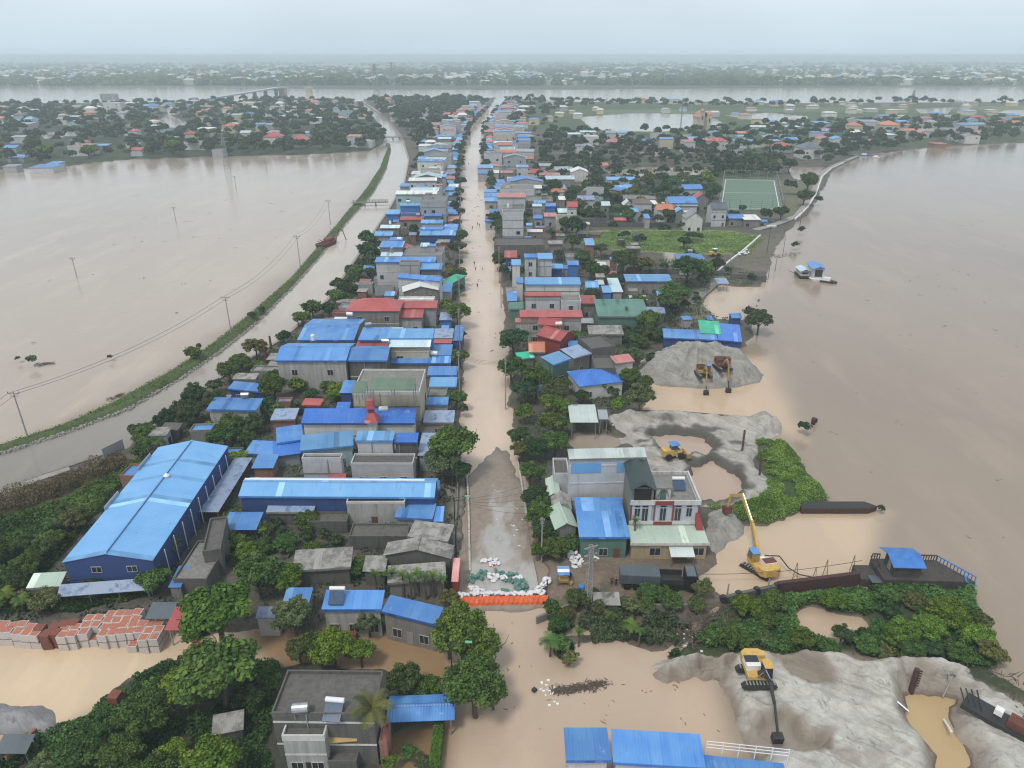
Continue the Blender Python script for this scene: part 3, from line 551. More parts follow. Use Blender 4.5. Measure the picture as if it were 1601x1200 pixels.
def cone(k, top=9, nz=.6):
    def f(sd, X, Y): h = np.minimum(np.clip(sd, -1, 99)*k, top)+(ridg(X, Y, .4, 4, 9)-.5)*nz*np.clip(sd, 0, 1); return h, np.clip(.7-h, 0, 1)*.8
    return f
heap('sand_heap', [(1168, 655), (1185, 642), (1205, 648), (1213, 662), (1208, 677), (1180, 677), (1172, 668), (1182, 660)], .3, cone(.7, 3), 'sand_grey', 'small crescent sand heap in the water at the outer end of the sand dike', 'sand pile')
heap('sand_heap', [(1098, 812), (1108, 795), (1135, 792), (1158, 802), (1164, 818), (1158, 836), (1140, 850), (1112, 868), (1098, 850)], .3, cone(.6, 4), 'sand_grey', 'brownish sand mound beside the villa, under the long yellow digger arm', 'sand pile')
heap('gravel_heap', [(-60, 1110), (0, 1098), (30, 1108), (62, 1104), (84, 1112), (93, 1140), (60, 1155), (0, 1148), (-60, 1155)], .3, cone(.6, 3), 'gravel', 'pale grey gravel heap at the edge of the flooded brickyard, lower left', 'gravel pile')
# ================================================================ buildings
RECTS = []; AUTO = []      # AUTO: things whose label is completed at the end (object, description, zone, order)
CW = dict(blue='blue', royal='deep blue', sky='light blue', skywarm='light blue', pale='whitish blue', dullblue='dull dark blue', red='red', pink='faded pink', orange='orange', green='green', sage='grey-green',
          tarp_green='bright green', white='white', silver='silver-white', mint='pale green', asbestos='grey fibre-cement', blackgreen='black', slate='dark slate', browntile='brown tiled', greyroof='grey', deck='grey concrete', deckdark='blackened concrete')
WW = dict(w_grey='grey', w_light='light grey', w_white='white', w_cream='cream', w_conc='concrete', w_dark='blackened', w_stain='stained white', w_navy='navy', w_blue='blue', w_green='green', w_red='dark red', w_villa='pale violet', w_ochre='ochre', w_cyan='pale cyan', w_brick='brick')
def sheet4(q, p, au, av, t=.07):   # roof sheet, uv in metres: au = eave length, av = slope length
    q.plate(p, t, [(0, 0), (au, 0), (au, av), (0, av)])
def window(parent, x, z, y=0, w=1.1, h=1.3, face='y', W=0, frame=True, name='window'):
    q = MB(); e = .05
    if face == 'y': q.box(x-w/2, y-e, z, x+w/2, y+.02, z+h)
    else: q.box(W-.02, x-w/2, z, W+e, x+w/2, z+h) if face == 'x' else q.box(-e, x-w/2, z, .02, x+w/2, z+h)
    o = q.build(name, 'glass', parent)
    if frame:
        q = MB(); b = .07; o2 = e+.03
        for (a0, c0, a1, c1) in ((x-w/2-b, z-b, x+w/2+b, z), (x-w/2-b, z+h, x+w/2+b, z+h+b), (x-w/2-b, z, x-w/2, z+h), (x+w/2, z, x+w/2+b, z+h), (x-.03, z, x+.03, z+h)):
            if face == 'y': q.box(a0, y-o2, c0, a1, y-.004, c1)
            elif face == 'x': q.box(W+.004, a0, c0, W+o2, a1, c1)
            else: q.box(-o2, a0, c0, -.004, a1, c1)
        q.build('frame', 'frame', o)
    return o
def house(x0, y0, x1, yf=None, h=5, rk='shed', rc='blue', wc='w_grey', y1=None, yr=None, D=None, rise=None, win=None, zone='', label=None, cat=None, over=.35, face=None, flip=False, small=False, world_=None, posts=False, gate=False):
    if world_: P0, P1, D = world_
    else:
        P0 = at(x0, y0, h); P1 = at(x1, y0 if y1 is None else y1, h); P0.z = P1.z = 0
    u = (P1-P0); W = u.length; u.normalize(); v = Vector((-u.y, u.x, 0))
    if D is None:
        rs = rise if rise is not None else {'shed': .6, 'gx': .16, 'gy': 0, 'hip': 0, 'flat': 0}[rk]
        if rk == 'gx' and yr is not None:
            hr = h+(rise or 1.0); D = 2*max(1., (at(x0, yr, hr)-P0).dot(v)-0)
            D = 2*max(1., Vector((at((x0+x1)/2, yr, hr).x-P0.x, at((x0+x1)/2, yr, hr).y-P0.y, 0)).dot(v))
        else:
            hf = h+rs if rk == 'shed' else h; q = at(x0 if abs((y1 or y0)-y0) > 3 else (x0+x1)/2, yf, hf); D = max(1.5, Vector((q.x-P0.x, q.y-P0.y, 0)).dot(v))
    if D > 1.25*W and P0.y > 300 and not world_: D = max(7, 1.1*W)
    if cat is None: cat = 'house' if h > 4.3 and W > 4 else 'shed'
    desc = f"{CW[rc]} {'flat' if rk == 'flat' else dict(shed='sloping', gx='gabled', gy='gabled', hip='hipped')[rk]} roof over {WW[wc]} walls"
    name = {'house': 'house', 'shed': 'shed', 'warehouse': 'warehouse', 'awning': 'awning'}.get(cat, cat.replace(' ', '_'))
    t = thing(name, label, cat, (P0.x, P0.y, 0), math.atan2(u.y, u.x))
    far = P0.y > 420
    AUTO.append((t, label, desc, zone, cat, P0+u*W/2+v*D/2))
    RECTS.append((P0.copy(), u.copy(), v.copy(), W, D, h))
    ov = min(over, W*.1, D*.1) if rk != 'flat' else 0; b0 = -.8
    a, c, d_ = ov, W-ov, D-ov
    q = MB()
    def wallquad(x0_, y0_, x1_, y1_, z0, z1a, z1b=None):
        z1b = z1a if z1b is None else z1b; q.face([(x0_, y0_, z0), (x1_, y1_, z0), (x1_, y1_, z1b), (x0_, y0_, z1a)])
    if posts:
        zb = h-.1
        for px_ in np.linspace(a+.1, c-.1, max(2, int(W/4)+1)):
            for py_ in (a+.1, d_-.1): q = MB(); q.box(px_-.08, py_-.08, b0, px_+.08, py_+.08, h-.1); q.build('post', 'steel', t)
    q = MB()
    if rk == 'shed':
        rs = rise if rise is not None else .6; k = rs/D; za, zb = h-.05+k*ov, h-.05+k*(D-ov)
        if not posts: wallquad(a, a, c, a, b0, za); wallquad(c, a, c, d_, b0, za, zb); wallquad(c, d_, a, d_, b0, zb); wallquad(a, d_, a, a, b0, zb, za)
        r_ = MB(); sheet4(r_, [(0, 0, h), (W, 0, h), (W, D, h+rs), (0, D, h+rs)], W, math.hypot(D, rs)); r_.build('roof', rc, t)
    elif rk == 'gx':
        rs = rise or min(1.6, D*.14+.3); k = rs/(D/2); za = h+k*ov-.05
        if not posts:
            wallquad(a, a, c, a, b0, za); wallquad(c, d_, a, d_, b0, za)
            for X_, s in ((c, 1), (a, -1)):
                p = [(X_, a, b0), (X_, d_, b0), (X_, d_, za), (X_, D/2, h+rs-.05), (X_, a, za)]; q.face(p if s > 0 else p[::-1])
        r_ = MB(); sl = math.hypot(D/2, rs); sheet4(r_, [(0, 0, h), (W, 0, h), (W, D/2, h+rs), (0, D/2, h+rs)], W, sl); sheet4(r_, [(W, D, h), (0, D, h), (0, D/2, h+rs), (W, D/2, h+rs)], W, sl); r_.build('roof', rc, t)
        r_ = MB(); r_.hexa([(0, D/2-.25, h+rs-.02), (W, D/2-.25, h+rs-.02), (W, D/2+.25, h+rs-.02), (0, D/2+.25, h+rs-.02), (0, D/2-.06, h+rs+.09), (W, D/2-.06, h+rs+.09), (W, D/2+.06, h+rs+.09), (0, D/2+.06, h+rs+.09)]); 
        if not far: r_.build('ridge_cap', rc, t)
    elif rk == 'gy':
        rs = rise or min(1.8, W*.12+.3); k = rs/(W/2); za = h+k*ov-.05
        if not posts:
            wallquad(c, a, c, d_, b0, za); wallquad(a, d_, a, a, b0, za)
            for Y_, s in ((a, 1), (d_, -1)):
                p = [(a, Y_, b0), (c, Y_, b0), (c, Y_, za), (W/2, Y_, h+rs-.05), (a, Y_, za)]; q.face(p if s > 0 else p[::-1])
        r_ = MB(); sl = math.hypot(W/2, rs); r_.plate([(0, 0, h), (W/2, 0, h+rs), (W/2, D, h+rs), (0, D, h)], .07, [(0, 0), (0, sl), (D, sl), (D, 0)]); r_.plate([(W/2, 0, h+rs), (W, 0, h), (W, D, h), (W/2, D, h+rs)], .07, [(0, sl), (0, 0), (D, 0), (D, sl)]); r_.build('roof', rc, t)
        if not far: r_ = MB(); r_.box(W/2-.2, -.02, h+rs-.03, W/2+.2, D+.02, h+rs+.07); r_.build('ridge_cap', rc, t)
    elif rk == 'hip':
        rs = rise or min(W, D)*.22; za = h+.0; wallquad(a, a, c, a, b0, za); wallquad(c, a, c, d_, b0, za); wallquad(c, d_, a, d_, b0, za); wallquad(a, d_, a, a, b0, za)
        r_ = MB(); m_ = min(W, D)/2
        if W >= D: R0, R1 = (m_, D/2, h+rs), (W-m_, D/2, h+rs)
        else: R0, R1 = (W/2, m_, h+rs), (W/2, D-m_, h+rs)
        if W >= D: fs = [[(0, 0, h), (W, 0, h), R1, R0], [(W, 0, h), (W, D, h), R1], [(W, D, h), (0, D, h), R0, R1], [(0, D, h), (0, 0, h), R0]]
        else: fs = [[(0, 0, h), (W, 0, h), R0], [(W, 0, h), (W, D, h), R1, R0], [(W, D, h), (0, D, h), R1], [(0, D, h), (0, 0, h), R0, R1]]
        for p in fs:
            L0 = (Vector(p[1])-Vector(p[0])).length; r_.plate(p, .1, [(0, 0), (L0, 0), (L0*.6, 3), (L0*.4, 3)][:len(p)])
        r_.build('roof', rc, t)
    else:
        ph = .7 if h > 5 else .3
        wallquad(0, 0, W, 0, b0, h-.02); wallquad(W, 0, W, D, b0, h-.02); wallquad(W, D, 0, D, b0, h-.02); wallquad(0, D, 0, 0, b0, h-.02)
        r_ = MB(); r_.box(.12, .12, h-.35, W-.12, D-.12, h-ph+.02); r_.build('roof', rc, t)
        r_ = MB(); e = .14
        for bx in ((-.03, -.03, W+.03, e), (-.03, D-e, W+.03, D+.03), (-.03, e, e, D-e), (W-e, e, W+.03, D-e)): r_.box(bx[0], bx[1], h-ph-.06, bx[2], bx[3], h+.06)
        r_.build('parapet', wc if h < 5 else 'trim' if wc in ('w_white', 'w_cream', 'w_stain') else wc, t)
        if h > 6 and D > 7 and W > 6 and not small:
            sx = W*random.choice((.15, .6)); r_ = MB(); r_.box(sx, D*.45, h-ph, sx+2.6, D*.45+3, h+1.7); st = r_.build('stair_house', wc, t); r_ = MB(); r_.box(sx-.25, D*.45-.25, h+1.7, sx+2.85, D*.45+3.25, h+1.85); r_.build('stair_roof', random.choice(('deck', 'pink', 'blue')), st)
    if not posts and q.f: q.build('wall', wc, t)
    if not far and not posts and rk in ('shed', 'gx') and W > 4:
        r_ = MB(); r_.box(.02, -.035, h-.38, W-.02, -.004, h-.075); r_.build('fascia', {'blue': 'royal', 'sky': 'blue', 'red': 'w_red', 'royal': 'w_navy'}.get(rc, 'w_conc'), t)
    if h > 6 and not posts and P0.y < 420 and rk != 'gy' and cat == 'house':
        r_ = MB(); y_ = 0 if rk == 'flat' else ov
        for s in range(1, int(h/3.4)+1):
            if s*3.3 < h-1: r_.box(y_-.02, y_-.07, s*3.3, W-y_+.02, y_-.005, s*3.3+.22)
        if r_.f: r_.build('floor_band', random.choice(('trim', 'w_conc')), t)
        if random.random() < .5: r_ = MB(); xx = W*random.uniform(.1, .9); r_.box(xx-.06, y_-.14, 0, xx+.06, y_-.02, h-.2); r_.build('downpipe', 'grey', t)
        if random.random() < .45 and W > 6:
            xx = W*random.uniform(.1, .6); r_ = MB(); r_.plate([(xx, y_-1.3, 2.7), (xx+3, y_-1.3, 2.7), (xx+3, y_-.01, 3.1), (xx, y_-.01, 3.1)], .05, [(0, 0), (3, 0), (3, 1.3), (0, 1.3)]); r_.build('canopy', random.choice(('blue', 'sky', 'silver', 'red')), t)
    # openings: on the wall towards the camera and on the side that can be seen
    if not posts and not far or (far and h > 6):
        ns_ = max(1, int(h/3.4)); nw = win if win is not None else max(0, min(5, int(W/3.6))); fr = P0.y < 260
        if far: nw = min(nw, 2)
        if win != 0:
            for s in range(ns_):
                z = .9+s*3.3
                if z+1.3 > h-.3 or (ns_ > 1 and s == 0 and P0.y > 200): continue
                for i in range(nw):
                    if random.random() < (.25 if win is None else 0): continue
                    window(t, W*(i+.5)/nw, z, a if rk != 'flat' else 0, w=random.choice((.9, 1.1, 1.5)) if win is None else 1.2, frame=fr)
        side = 'x' if P0.x < 0 else 'n'
        if not far:
            for s in range(ns_):
                z = .9+s*3.3
                if z+1.4 > h-.2: continue
                for i in range(max(1, min(3, int(D/4)))):
                    if random.random() < .35: continue
                    window(t, D*(i+.5)/max(1, min(3, int(D/4))), z, w=1.2, h=1.5, face=side if side == 'x' else 'n', W=c if rk != 'flat' else W, frame=False) if (side == 'x' or rk == 'flat') else None
    if h > 3 and cat in ('house', 'warehouse') and not posts and not far:
        q = MB(); dx_ = W*random.uniform(.1, .8); q.box(dx_, (a if rk != 'flat' else 0)-.06, .1, dx_+min(1.0, W*.12), (a if rk != 'flat' else 0)+.02, 2.2); q.build('door', random.choice(('doorwood', 'grey', 'darkmetal')), t)
    return t
def solar(x, y, z, rz, label):
    t = thing('solar_heater', label, 'solar heater', (x, y, z), rz)
    q = MB(); q.tube((-1, .9, 1.35), (1, .9, 1.35), .28, n=12); q.build('tank', 'tankwhite', t)
    q = MB(); q.plate([(-.95, -.9, .25), (.95, -.9, .25), (.95, .75, 1.15), (-.95, .75, 1.15)], .06); q.build('panel', 'skyglass', t)
    q = MB()
    for s in (-.8, .8): q.bar((s, -.85, .0), (s, -.85, .25), .05); q.bar((s, .9, 0), (s, .9, 1.1), .05); q.bar((s, -.85, .22), (s, .8, 1.12), .05)
    q.build('stand', 'steel', t)
def tank(x, y, z, rz, label, horiz=True, mat='steel', r=.55):
    t = thing('water_tank', label, 'water tank', (x, y, z), rz)
    q = MB()
    if horiz: q.tube((-.8, 0, 1.2), (.8, 0, 1.2), r, n=14); q.tube((-.9, 0, 1.2), (-.8, 0, 1.2), r*.6, r, n=14); q.tube((.8, 0, 1.2), (.9, 0, 1.2), r, r*.6, n=14)
    else: q.lathe([(0, .6), (r, .62), (r, 1.9), (r*.3, 2.15), (0, 2.17)])
    q.build('tank', mat, t, smooth=False)
    q = MB()
    for sx in (-.6, .6):
        for sy in (-.35, .35): q.bar((sx, sy, 0), (sx, sy*.9, .8), .06)
    q.bar((-.7, -.35, .72), (.7, -.35, .72), .06); q.bar((-.7, .35, .72), (.7, .35, .72), .06); q.build('stand', 'grey', t)
NEAR = 'beside the blue hall, lower left'
# ---- warehouse, long halls
w = house(96, 879, 238, 700, 6, 'gy', 'skywarm', 'w_navy', y1=876, rise=1.3, win=0, label='largest building, long navy warehouse with light blue gabled roof at left', cat='warehouse', over=.15)
for i, (wx, wz) in enumerate(((4.4, 4.1), (9.3, 4.1), (3.3, 1.3), (6.5, 1.3), (9.0, 1.2))): window(w, wx, wz, .12, 1.3, .9, name='window')
for i in range(9):
    q = MB(); q.tube((12.8, 3+i*3.3, .2), (12.8, 3+i*3.3, 5.6), .07); q.build('downpipe', 'whiteobj', w)
q = MB(); q.tube((6.35, .2, 7.42), (6.35, 31.5, 7.42), .05); q.build('roof_cable', 'cable', w)
q = MB(); q.lathe([(.35, 0), (.42, .3), (.5, .4), (.2, .7), (0, .75)], (6.6, 20, 7.1)); q.build('roof_vent', 'whiteobj', w)
for i, (y0, y1) in enumerate(((12.5, 17), (24, 29))): q = MB(); q.box(-.12, y0, 4.8, .02, y1, 6.6); q.build('edge_board', 'greyroof', w)
house(88, 933, 232, 916, 2.6, 'shed', 'dullblue', 'w_dark', y1=922, rise=.9, label='dark blue lean-to canopy with white-lit edge before the navy warehouse gable', cat='awning', posts=True)
house(40, 919, 93, 895, 2.8, 'shed', 'mint', 'w_ochre', y1=916, label='low shed with pale green sheet roof at the warehouse corner, far left', win=0)
house(310, 800, 341, 715, 2.8, 'shed', 'dullblue', 'w_navy', rise=.3, label='narrow blue lean-to running along the warehouse right side', cat='awning', posts=True)
l = house(372, 775, 679, None, 5.5, 'gx', 'sky', 'w_navy', y1=777, yr=752, rise=1.1, win=0, label='long light blue hall with white ridge stripe and navy side beside the street', cat='warehouse', over=.2)
q = MB(); q.box(.1, 3.0, 6.62, 29.8, 3.45, 6.72); q.build('ridge_stripe', 'whiteobj', l)
house(541, 785, 632, 771, 5, 'flat', 'deckdark', 'w_stain', y1=784, label='small flat concrete house with peeling white wall before the long light blue hall', win=0)
house(616, 808, 676, 785, 3.4, 'shed', 'blue', 'w_grey', y1=811, label='blue sheet-roofed shed at the right end of the long hall')
house(677, 815, 692, 791, 3.0, 'shed', 'blue', 'w_grey', label='tiny blue roof piece nearest the street by the long hall', win=0)
house(345, 828, 400, 800, 3, 'shed', 'blue', 'w_conc', label='blue yard roof between the navy warehouse and small concrete yards', posts=True, cat='shed')
house(636, 838, 700, 811, 4, 'shed', 'asbestos', 'w_dark', y1=846, rise=.3, label='old tiled grey slab roof beside the street, below the blue shed')
house(598, 868, 705, 847, 4.6, 'gy', 'asbestos', 'w_dark', y1=873, rise=1.3, label='wide dark gabled shed with open front near the sandbag barrier', win=0)
house(605, 911, 697, 884, 3.6, 'shed', 'asbestos', 'w_conc', y1=904, label='low grey fibre-cement roof behind the row of palms', win=0)
house(566, 893, 602, 868, 3.4, 'shed', 'asbestos', 'w_dark', label='narrow grey roof left of the low palm-row shed', win=0)
house(455, 892, 548, 860, 3.8, 'shed', 'asbestos', 'w_dark', y1=886, label='long weathered fibre-cement shed roof behind the tall green trees', win=0)
house(545, 838, 636, 818, 3.0, 'flat', 'deckdark', 'w_dark', label='blackened low flat roof strip under the bushes near the street', win=0)
house(480, 815, 541, 800, 2.8, 'flat', 'deckdark', 'w_dark', label='blackened concrete yard roof left of the peeling white house', win=0)
house(415, 800, 490, 790, 3.2, 'shed', 'dullblue', 'w_dark', label='narrow shaded lean-to under the long hall navy side', win=0, D=2.2)
house(270, 905, 322, 845, 3.4, 'flat', 'deck', 'w_dark', y1=905, label='roofless-looking concrete yard building right of the navy warehouse', win=0)
house(316, 862, 344, 812, 5.2, 'flat', 'deckdark', 'w_dark', y1=858, label='tall dark concrete slab block right of the navy warehouse', win=0)
house(705, 909, 716, 872, 3, 'shed', 'pink', 'w_red', label='thin pink roadside shed left of the sandbag barrier', win=0)
house(502, 952, 596, 922, 5, 'shed', 'blue', 'w_stain', y1=952, label='blue-roofed white house with brick pallets in front, left of the barrier', win=3)
house(596, 955, 681, 926, 4.9, 'shed', 'blue', 'w_conc', y1=976, label='skewed blue roof with white signboard at the flooded side street', win=2)
house(399, 966, 434, 952, 3.2, 'shed', 'dullblue', 'w_white', label='small white garage with brown door and dark blue roof in flood')
house(440, 945, 482, 918, 3.2, 'shed', 'blue', 'w_conc', label='blue roof half hidden behind the olive tree', win=0)
house(256, 985, 302, 948, 3, 'shed', 'red', 'w_conc', label='red sheet awning at the right end of the brick stacks', posts=True, cat='awning')
house(226, 967, 268, 941, 3, 'shed', 'slate', 'w_conc', label='dark slate-grey sheet roof behind the right end of the brick stacks', posts=True, cat='awning')
house(262, 918, 282, 884, 2.6, 'shed', 'blue', 'w_conc', label='narrow blue roof strip between the warehouse and big bright tree', win=0)
hv = house(424, 1114, 583, 1048, 8, 'flat', 'deckdark', 'w_dark', y1=1116, label='blackened flat-roofed house with water tank and solar heater, bottom left of centre', win=0, small=True)
house(603, 1129, 710, 1088, 2.8, 'gx', 'blue', 'w_conc', y1=1125, label='long blue gabled roof by the street at the bottom', posts=True, cat='shed', rise=.5)
house(884, 1188, 955, 1137, 4.5, 'shed', 'blue', 'w_light', label='left section of the blue roof at the bottom edge of the picture', D=None, rise=.3)
house(958, 1191, 1103, 1139, 4.5, 'shed', 'blue', 'w_light', y1=1200, label='middle and widest section of the blue roof at the bottom edge', rise=.3)
house(1105, 1230, 1236, 1180, 3.4, 'shed', 'blue', 'w_light', y1=1245, label='lower right section of blue roof below the white railing', rise=.2)
house(-10, 1178, 40, 1147, 2.6, 'shed', 'slate', 'w_brick', label='corrugated dark roof over red bricks in the lower left corner', win=0, posts=True)
# ---- left of the street, mid distance
Z = 'on the left of the flooded street'
ROWS = [
 (355, 607, 414, 594, 3.6, 'shed', 'blue', 'w_navy', dict(y1=613)), (322, 639, 400, 621, 5, 'shed', 'blue', 'w_stain', dict(y1=641, label='small blue-roofed shed with grey concrete side in the canal-side trees')),
 (550, 612, 655, 577, 10, 'flat', 'deck', 'w_cream', dict(label='tall cream house with two grey-green roof canopies and white parapet', small=True)),
 (470, 661, 648, 638, 6.4, 'shed', 'royal', 'w_white', dict(rise=1.4, label='long deep blue roof behind the red pagoda tower')),
 (381, 708, 430, 688, 3, 'shed', 'blue', 'w_grey', dict(y1=711)), (432, 692, 474, 668, 4, 'shed', 'blue', 'w_grey', dict(y1=686)), (426, 714, 470, 690, 3, 'shed', 'royal', 'w_grey', dict(y1=708)),
 (468, 704, 552, 680, 5, 'shed', 'sky', 'w_cyan', dict(y1=696, label='striped blue and clear sheet roof below the long deep blue one')),
 (555, 688, 614, 673, 7.5, 'shed', 'sky', 'w_light', {}), (615, 691, 652, 676, 6.8, 'shed', 'royal', 'w_dark', {}), (652, 712, 679, 676, 4, 'shed', 'dullblue', 'w_grey', {}),
 (548, 724, 645, 709, 5, 'flat', 'deckdark', 'w_light', {}), (471, 716, 532, 709, 6.5, 'flat', 'deckdark', 'w_light', {}), (463, 741, 530, 730, 3, 'flat', 'deckdark', 'w_dark', {}),
 (667, 586, 714, 572, 4, 'shed', 'blue', 'w_grey', {}), (670, 604, 713, 589, 3.5, 'shed', 'sky', 'w_conc', {}), (667, 618, 697, 606, 3.2, 'flat', 'deck', 'w_conc', {}), (666, 632, 700, 620, 3.8, 'shed', 'blue', 'w_grey', {}),
 (661, 660, 709, 641, 3.6, 'shed', 'dullblue', 'w_grey', {}), (657, 675, 692, 663, 3.2, 'flat', 'deckdark', 'w_dark', {}), (530, 614, 549, 594, 5, 'shed', 'blue', 'w_navy', {}), (524, 640, 545, 628, 4, 'shed', 'royal', 'w_navy', {}),
 (539, 486, 624, None, 7.2, 'hip', 'red', 'w_conc', dict(D=9.5, rise=2.2, label='large grey villa with red hipped roof and arched door', win=2)),
 (625, 481, 682, 469, 6, 'shed', 'red', 'w_grey', {}), (612, 496, 660, 483, 5, 'shed', 'red', 'w_stain', {}), (622, 468, 678, 463, 7, 'flat', 'white', 'w_white', {}),
 (464, 531, 553, None, 5.6, 'gx', 'blue', 'w_conc', dict(yr=507, rise=1.2)), (559, 531, 606, 511, 6, 'shed', 'blue', 'w_conc', {}), (555, 541, 605, 532, 5, 'shed', 'red', 'w_dark', dict(rise=.2)),
 (604, 528, 676, 513, 9, 'shed', 'sky', 'w_blue', {}), (607, 542, 672, 530, 8, 'shed', 'pale', 'w_cream', dict(label='cream walled house with whitish stepped roof below light blue one')), (677, 528, 707, 513, 5, 'shed', 'dullblue', 'w_conc', {}), (677, 536, 706, 530, 4.6, 'shed', 'red', 'w_conc', dict(rise=.2)),
 (675, 555, 705, 538, 4.6, 'shed', 'blue', 'w_conc', {}), (707, 532, 722, 508, 4.5, 'shed', 'blue', 'w_navy', dict(rise=.2)),
 (429, 563, 541, None, 8, 'gx', 'blue', 'w_stain', dict(yr=541, rise=1.3, label='long blue-roofed warehouse with stained white wall by the canal trees', win=2, cat='warehouse')), (542, 563, 605, None, 7.6, 'gx', 'blue', 'w_dark', dict(yr=544, rise=1.2, win=1)), (607, 567, 704, 556, 4.6, 'shed', 'blue', 'w_conc', {}),
 (585, 409, 680, None, 10, 'shed', 'blue', 'w_light', dict(yf=401, label='wide blue roof above navy band, mid-way up the left row')), (656, 420, 690, 411, 9, 'shed', 'sky', 'w_dark', {}), (624, 410, 655, 406, 11, 'flat', 'deckdark', 'w_grey', {}),
 (620, 433, 687, 426, 9, 'shed', 'blue', 'w_light', dict(y1=439)), (689, 440, 706, 425, 4.5, 'shed', 'tarp_green', 'w_green', dict(y1=443, label='bright green tarpaulin roof at the left edge of the street', win=0)), (689, 456, 705, 442, 4, 'shed', 'blue', 'w_grey', {}),
 (629, 456, 686, 446, 7, 'gy', 'white', 'w_conc', dict(rise=1.4, label='open white-edged gable facing the camera above the red roofs', y1=453)), (594, 400, 628, 394, 8, 'shed', 'pale', 'w_grey', {}), (592, 386, 629, 376, 8, 'shed', 'blue', 'w_grey', {}),
 (584, 368, 613, None, 5, 'gx', 'sky', 'w_grey', dict(yr=361, rise=1)), (608, 375, 629, 370, 5, 'shed', 'blue', 'w_grey', {}), (628, 389, 645, 381, 7, 'shed', 'red', 'w_grey', dict(y1=384)), (656, 385, 670, 379, 9, 'shed', 'pale', 'w_grey', {}),
 (630, 398, 690, 385, 7.4, 'flat', 'deck', 'w_grey', {}), (655, 367, 712, 359, 5, 'shed', 'sky', 'w_navy', {}), (656, 358, 692, 354, 6, 'shed', 'blue', 'w_grey', {}), (692, 360, 714, 350, 5, 'shed', 'blue', 'w_grey', {}), (657, 348, 692, 343, 8, 'shed', 'sky', 'w_grey', {}),
 (662, 337, 690, 331, 7, 'shed', 'blue', 'w_conc', {}), (593, 356, 624, 351, 5, 'shed', 'pale', 'w_conc', {}), (624, 343, 659, 338, 7, 'shed', 'red', 'w_conc', {}), (602, 334, 624, 326, 5, 'shed', 'sky', 'w_blue', {}), (624, 321, 656, 317, 10, 'shed', 'sky', 'w_blue', {}),
 (657, 313, 696, 305, 13, 'flat', 'deck', 'w_grey', dict(label='tallest plain grey block halfway up the left row')), (696, 334, 715, 322, 4.5, 'shed', 'blue', 'w_grey', {}), (699, 345, 716, 338, 4, 'shed', 'pink', 'w_grey', {}), (698, 320, 716, 312, 4.5, 'shed', 'sky', 'w_grey', {}),
 (647, 295, 668, 290, 9, 'shed', 'sky', 'w_grey', {}), (624, 291, 648, 286, 5, 'shed', 'sky', 'w_grey', {}), (669, 296, 690, 288, 9, 'flat', 'deck', 'w_grey', {}), (663, 280, 672, 276, 8, 'shed', 'blue', 'w_blue', {}), (680, 276, 697, 272, 9, 'shed', 'sky', 'w_grey', {}),
 (668, 263, 690, 256, 9, 'flat', 'white', 'w_white', {}), (652, 248, 669, 242, 7, 'shed', 'sky', 'w_grey', {}), (669, 243, 705, 238, 10, 'flat', 'deck', 'w_grey', {}), (653, 228, 672, 223, 5, 'shed', 'white', 'w_white', {}), (671, 231, 704, 224, 8, 'shed', 'slate', 'w_grey', {}),
 (688, 192, 718, 190, 13, 'flat', 'deck', 'w_grey', dict(D=14, label='big grey block below the white arcaded building, far up the left row')), (689, 182, 715, 178, 9, 'flat', 'white', 'w_white', dict(label='white arcaded building above the big grey block, far left row')), (679, 214, 706, 208, 7, 'shed', 'blue', 'w_grey', {}), (647, 221, 664, 215, 5, 'shed', 'sky', 'w_grey', {}),
 (566, 421, 584, 414, 3.5, 'shed', 'blue', 'w_grey', {}), (600, 462, 616, 455, 4, 'shed', 'blue', 'w_grey', {}), (520, 503, 540, 495, 4, 'shed', 'white', 'w_grey', {}), (700, 305, 716, 298, 4.5, 'shed', 'blue', 'w_grey', {}), (700, 292, 716, 286, 4.5, 'shed', 'pale', 'w_grey', {}), (686, 500, 706, 488, 4, 'shed', 'dullblue', 'w_blue', {}), (688, 520, 700, 508, 3.6, 'shed', 'blue', 'w_grey', {}),
]
for r in ROWS:
    kw = dict(r[8]); kw.setdefault('zone', Z); yf = kw.pop('yf', r[3]); house(r[0], r[1], r[2], yf, r[4], r[5], r[6], r[7], **kw)
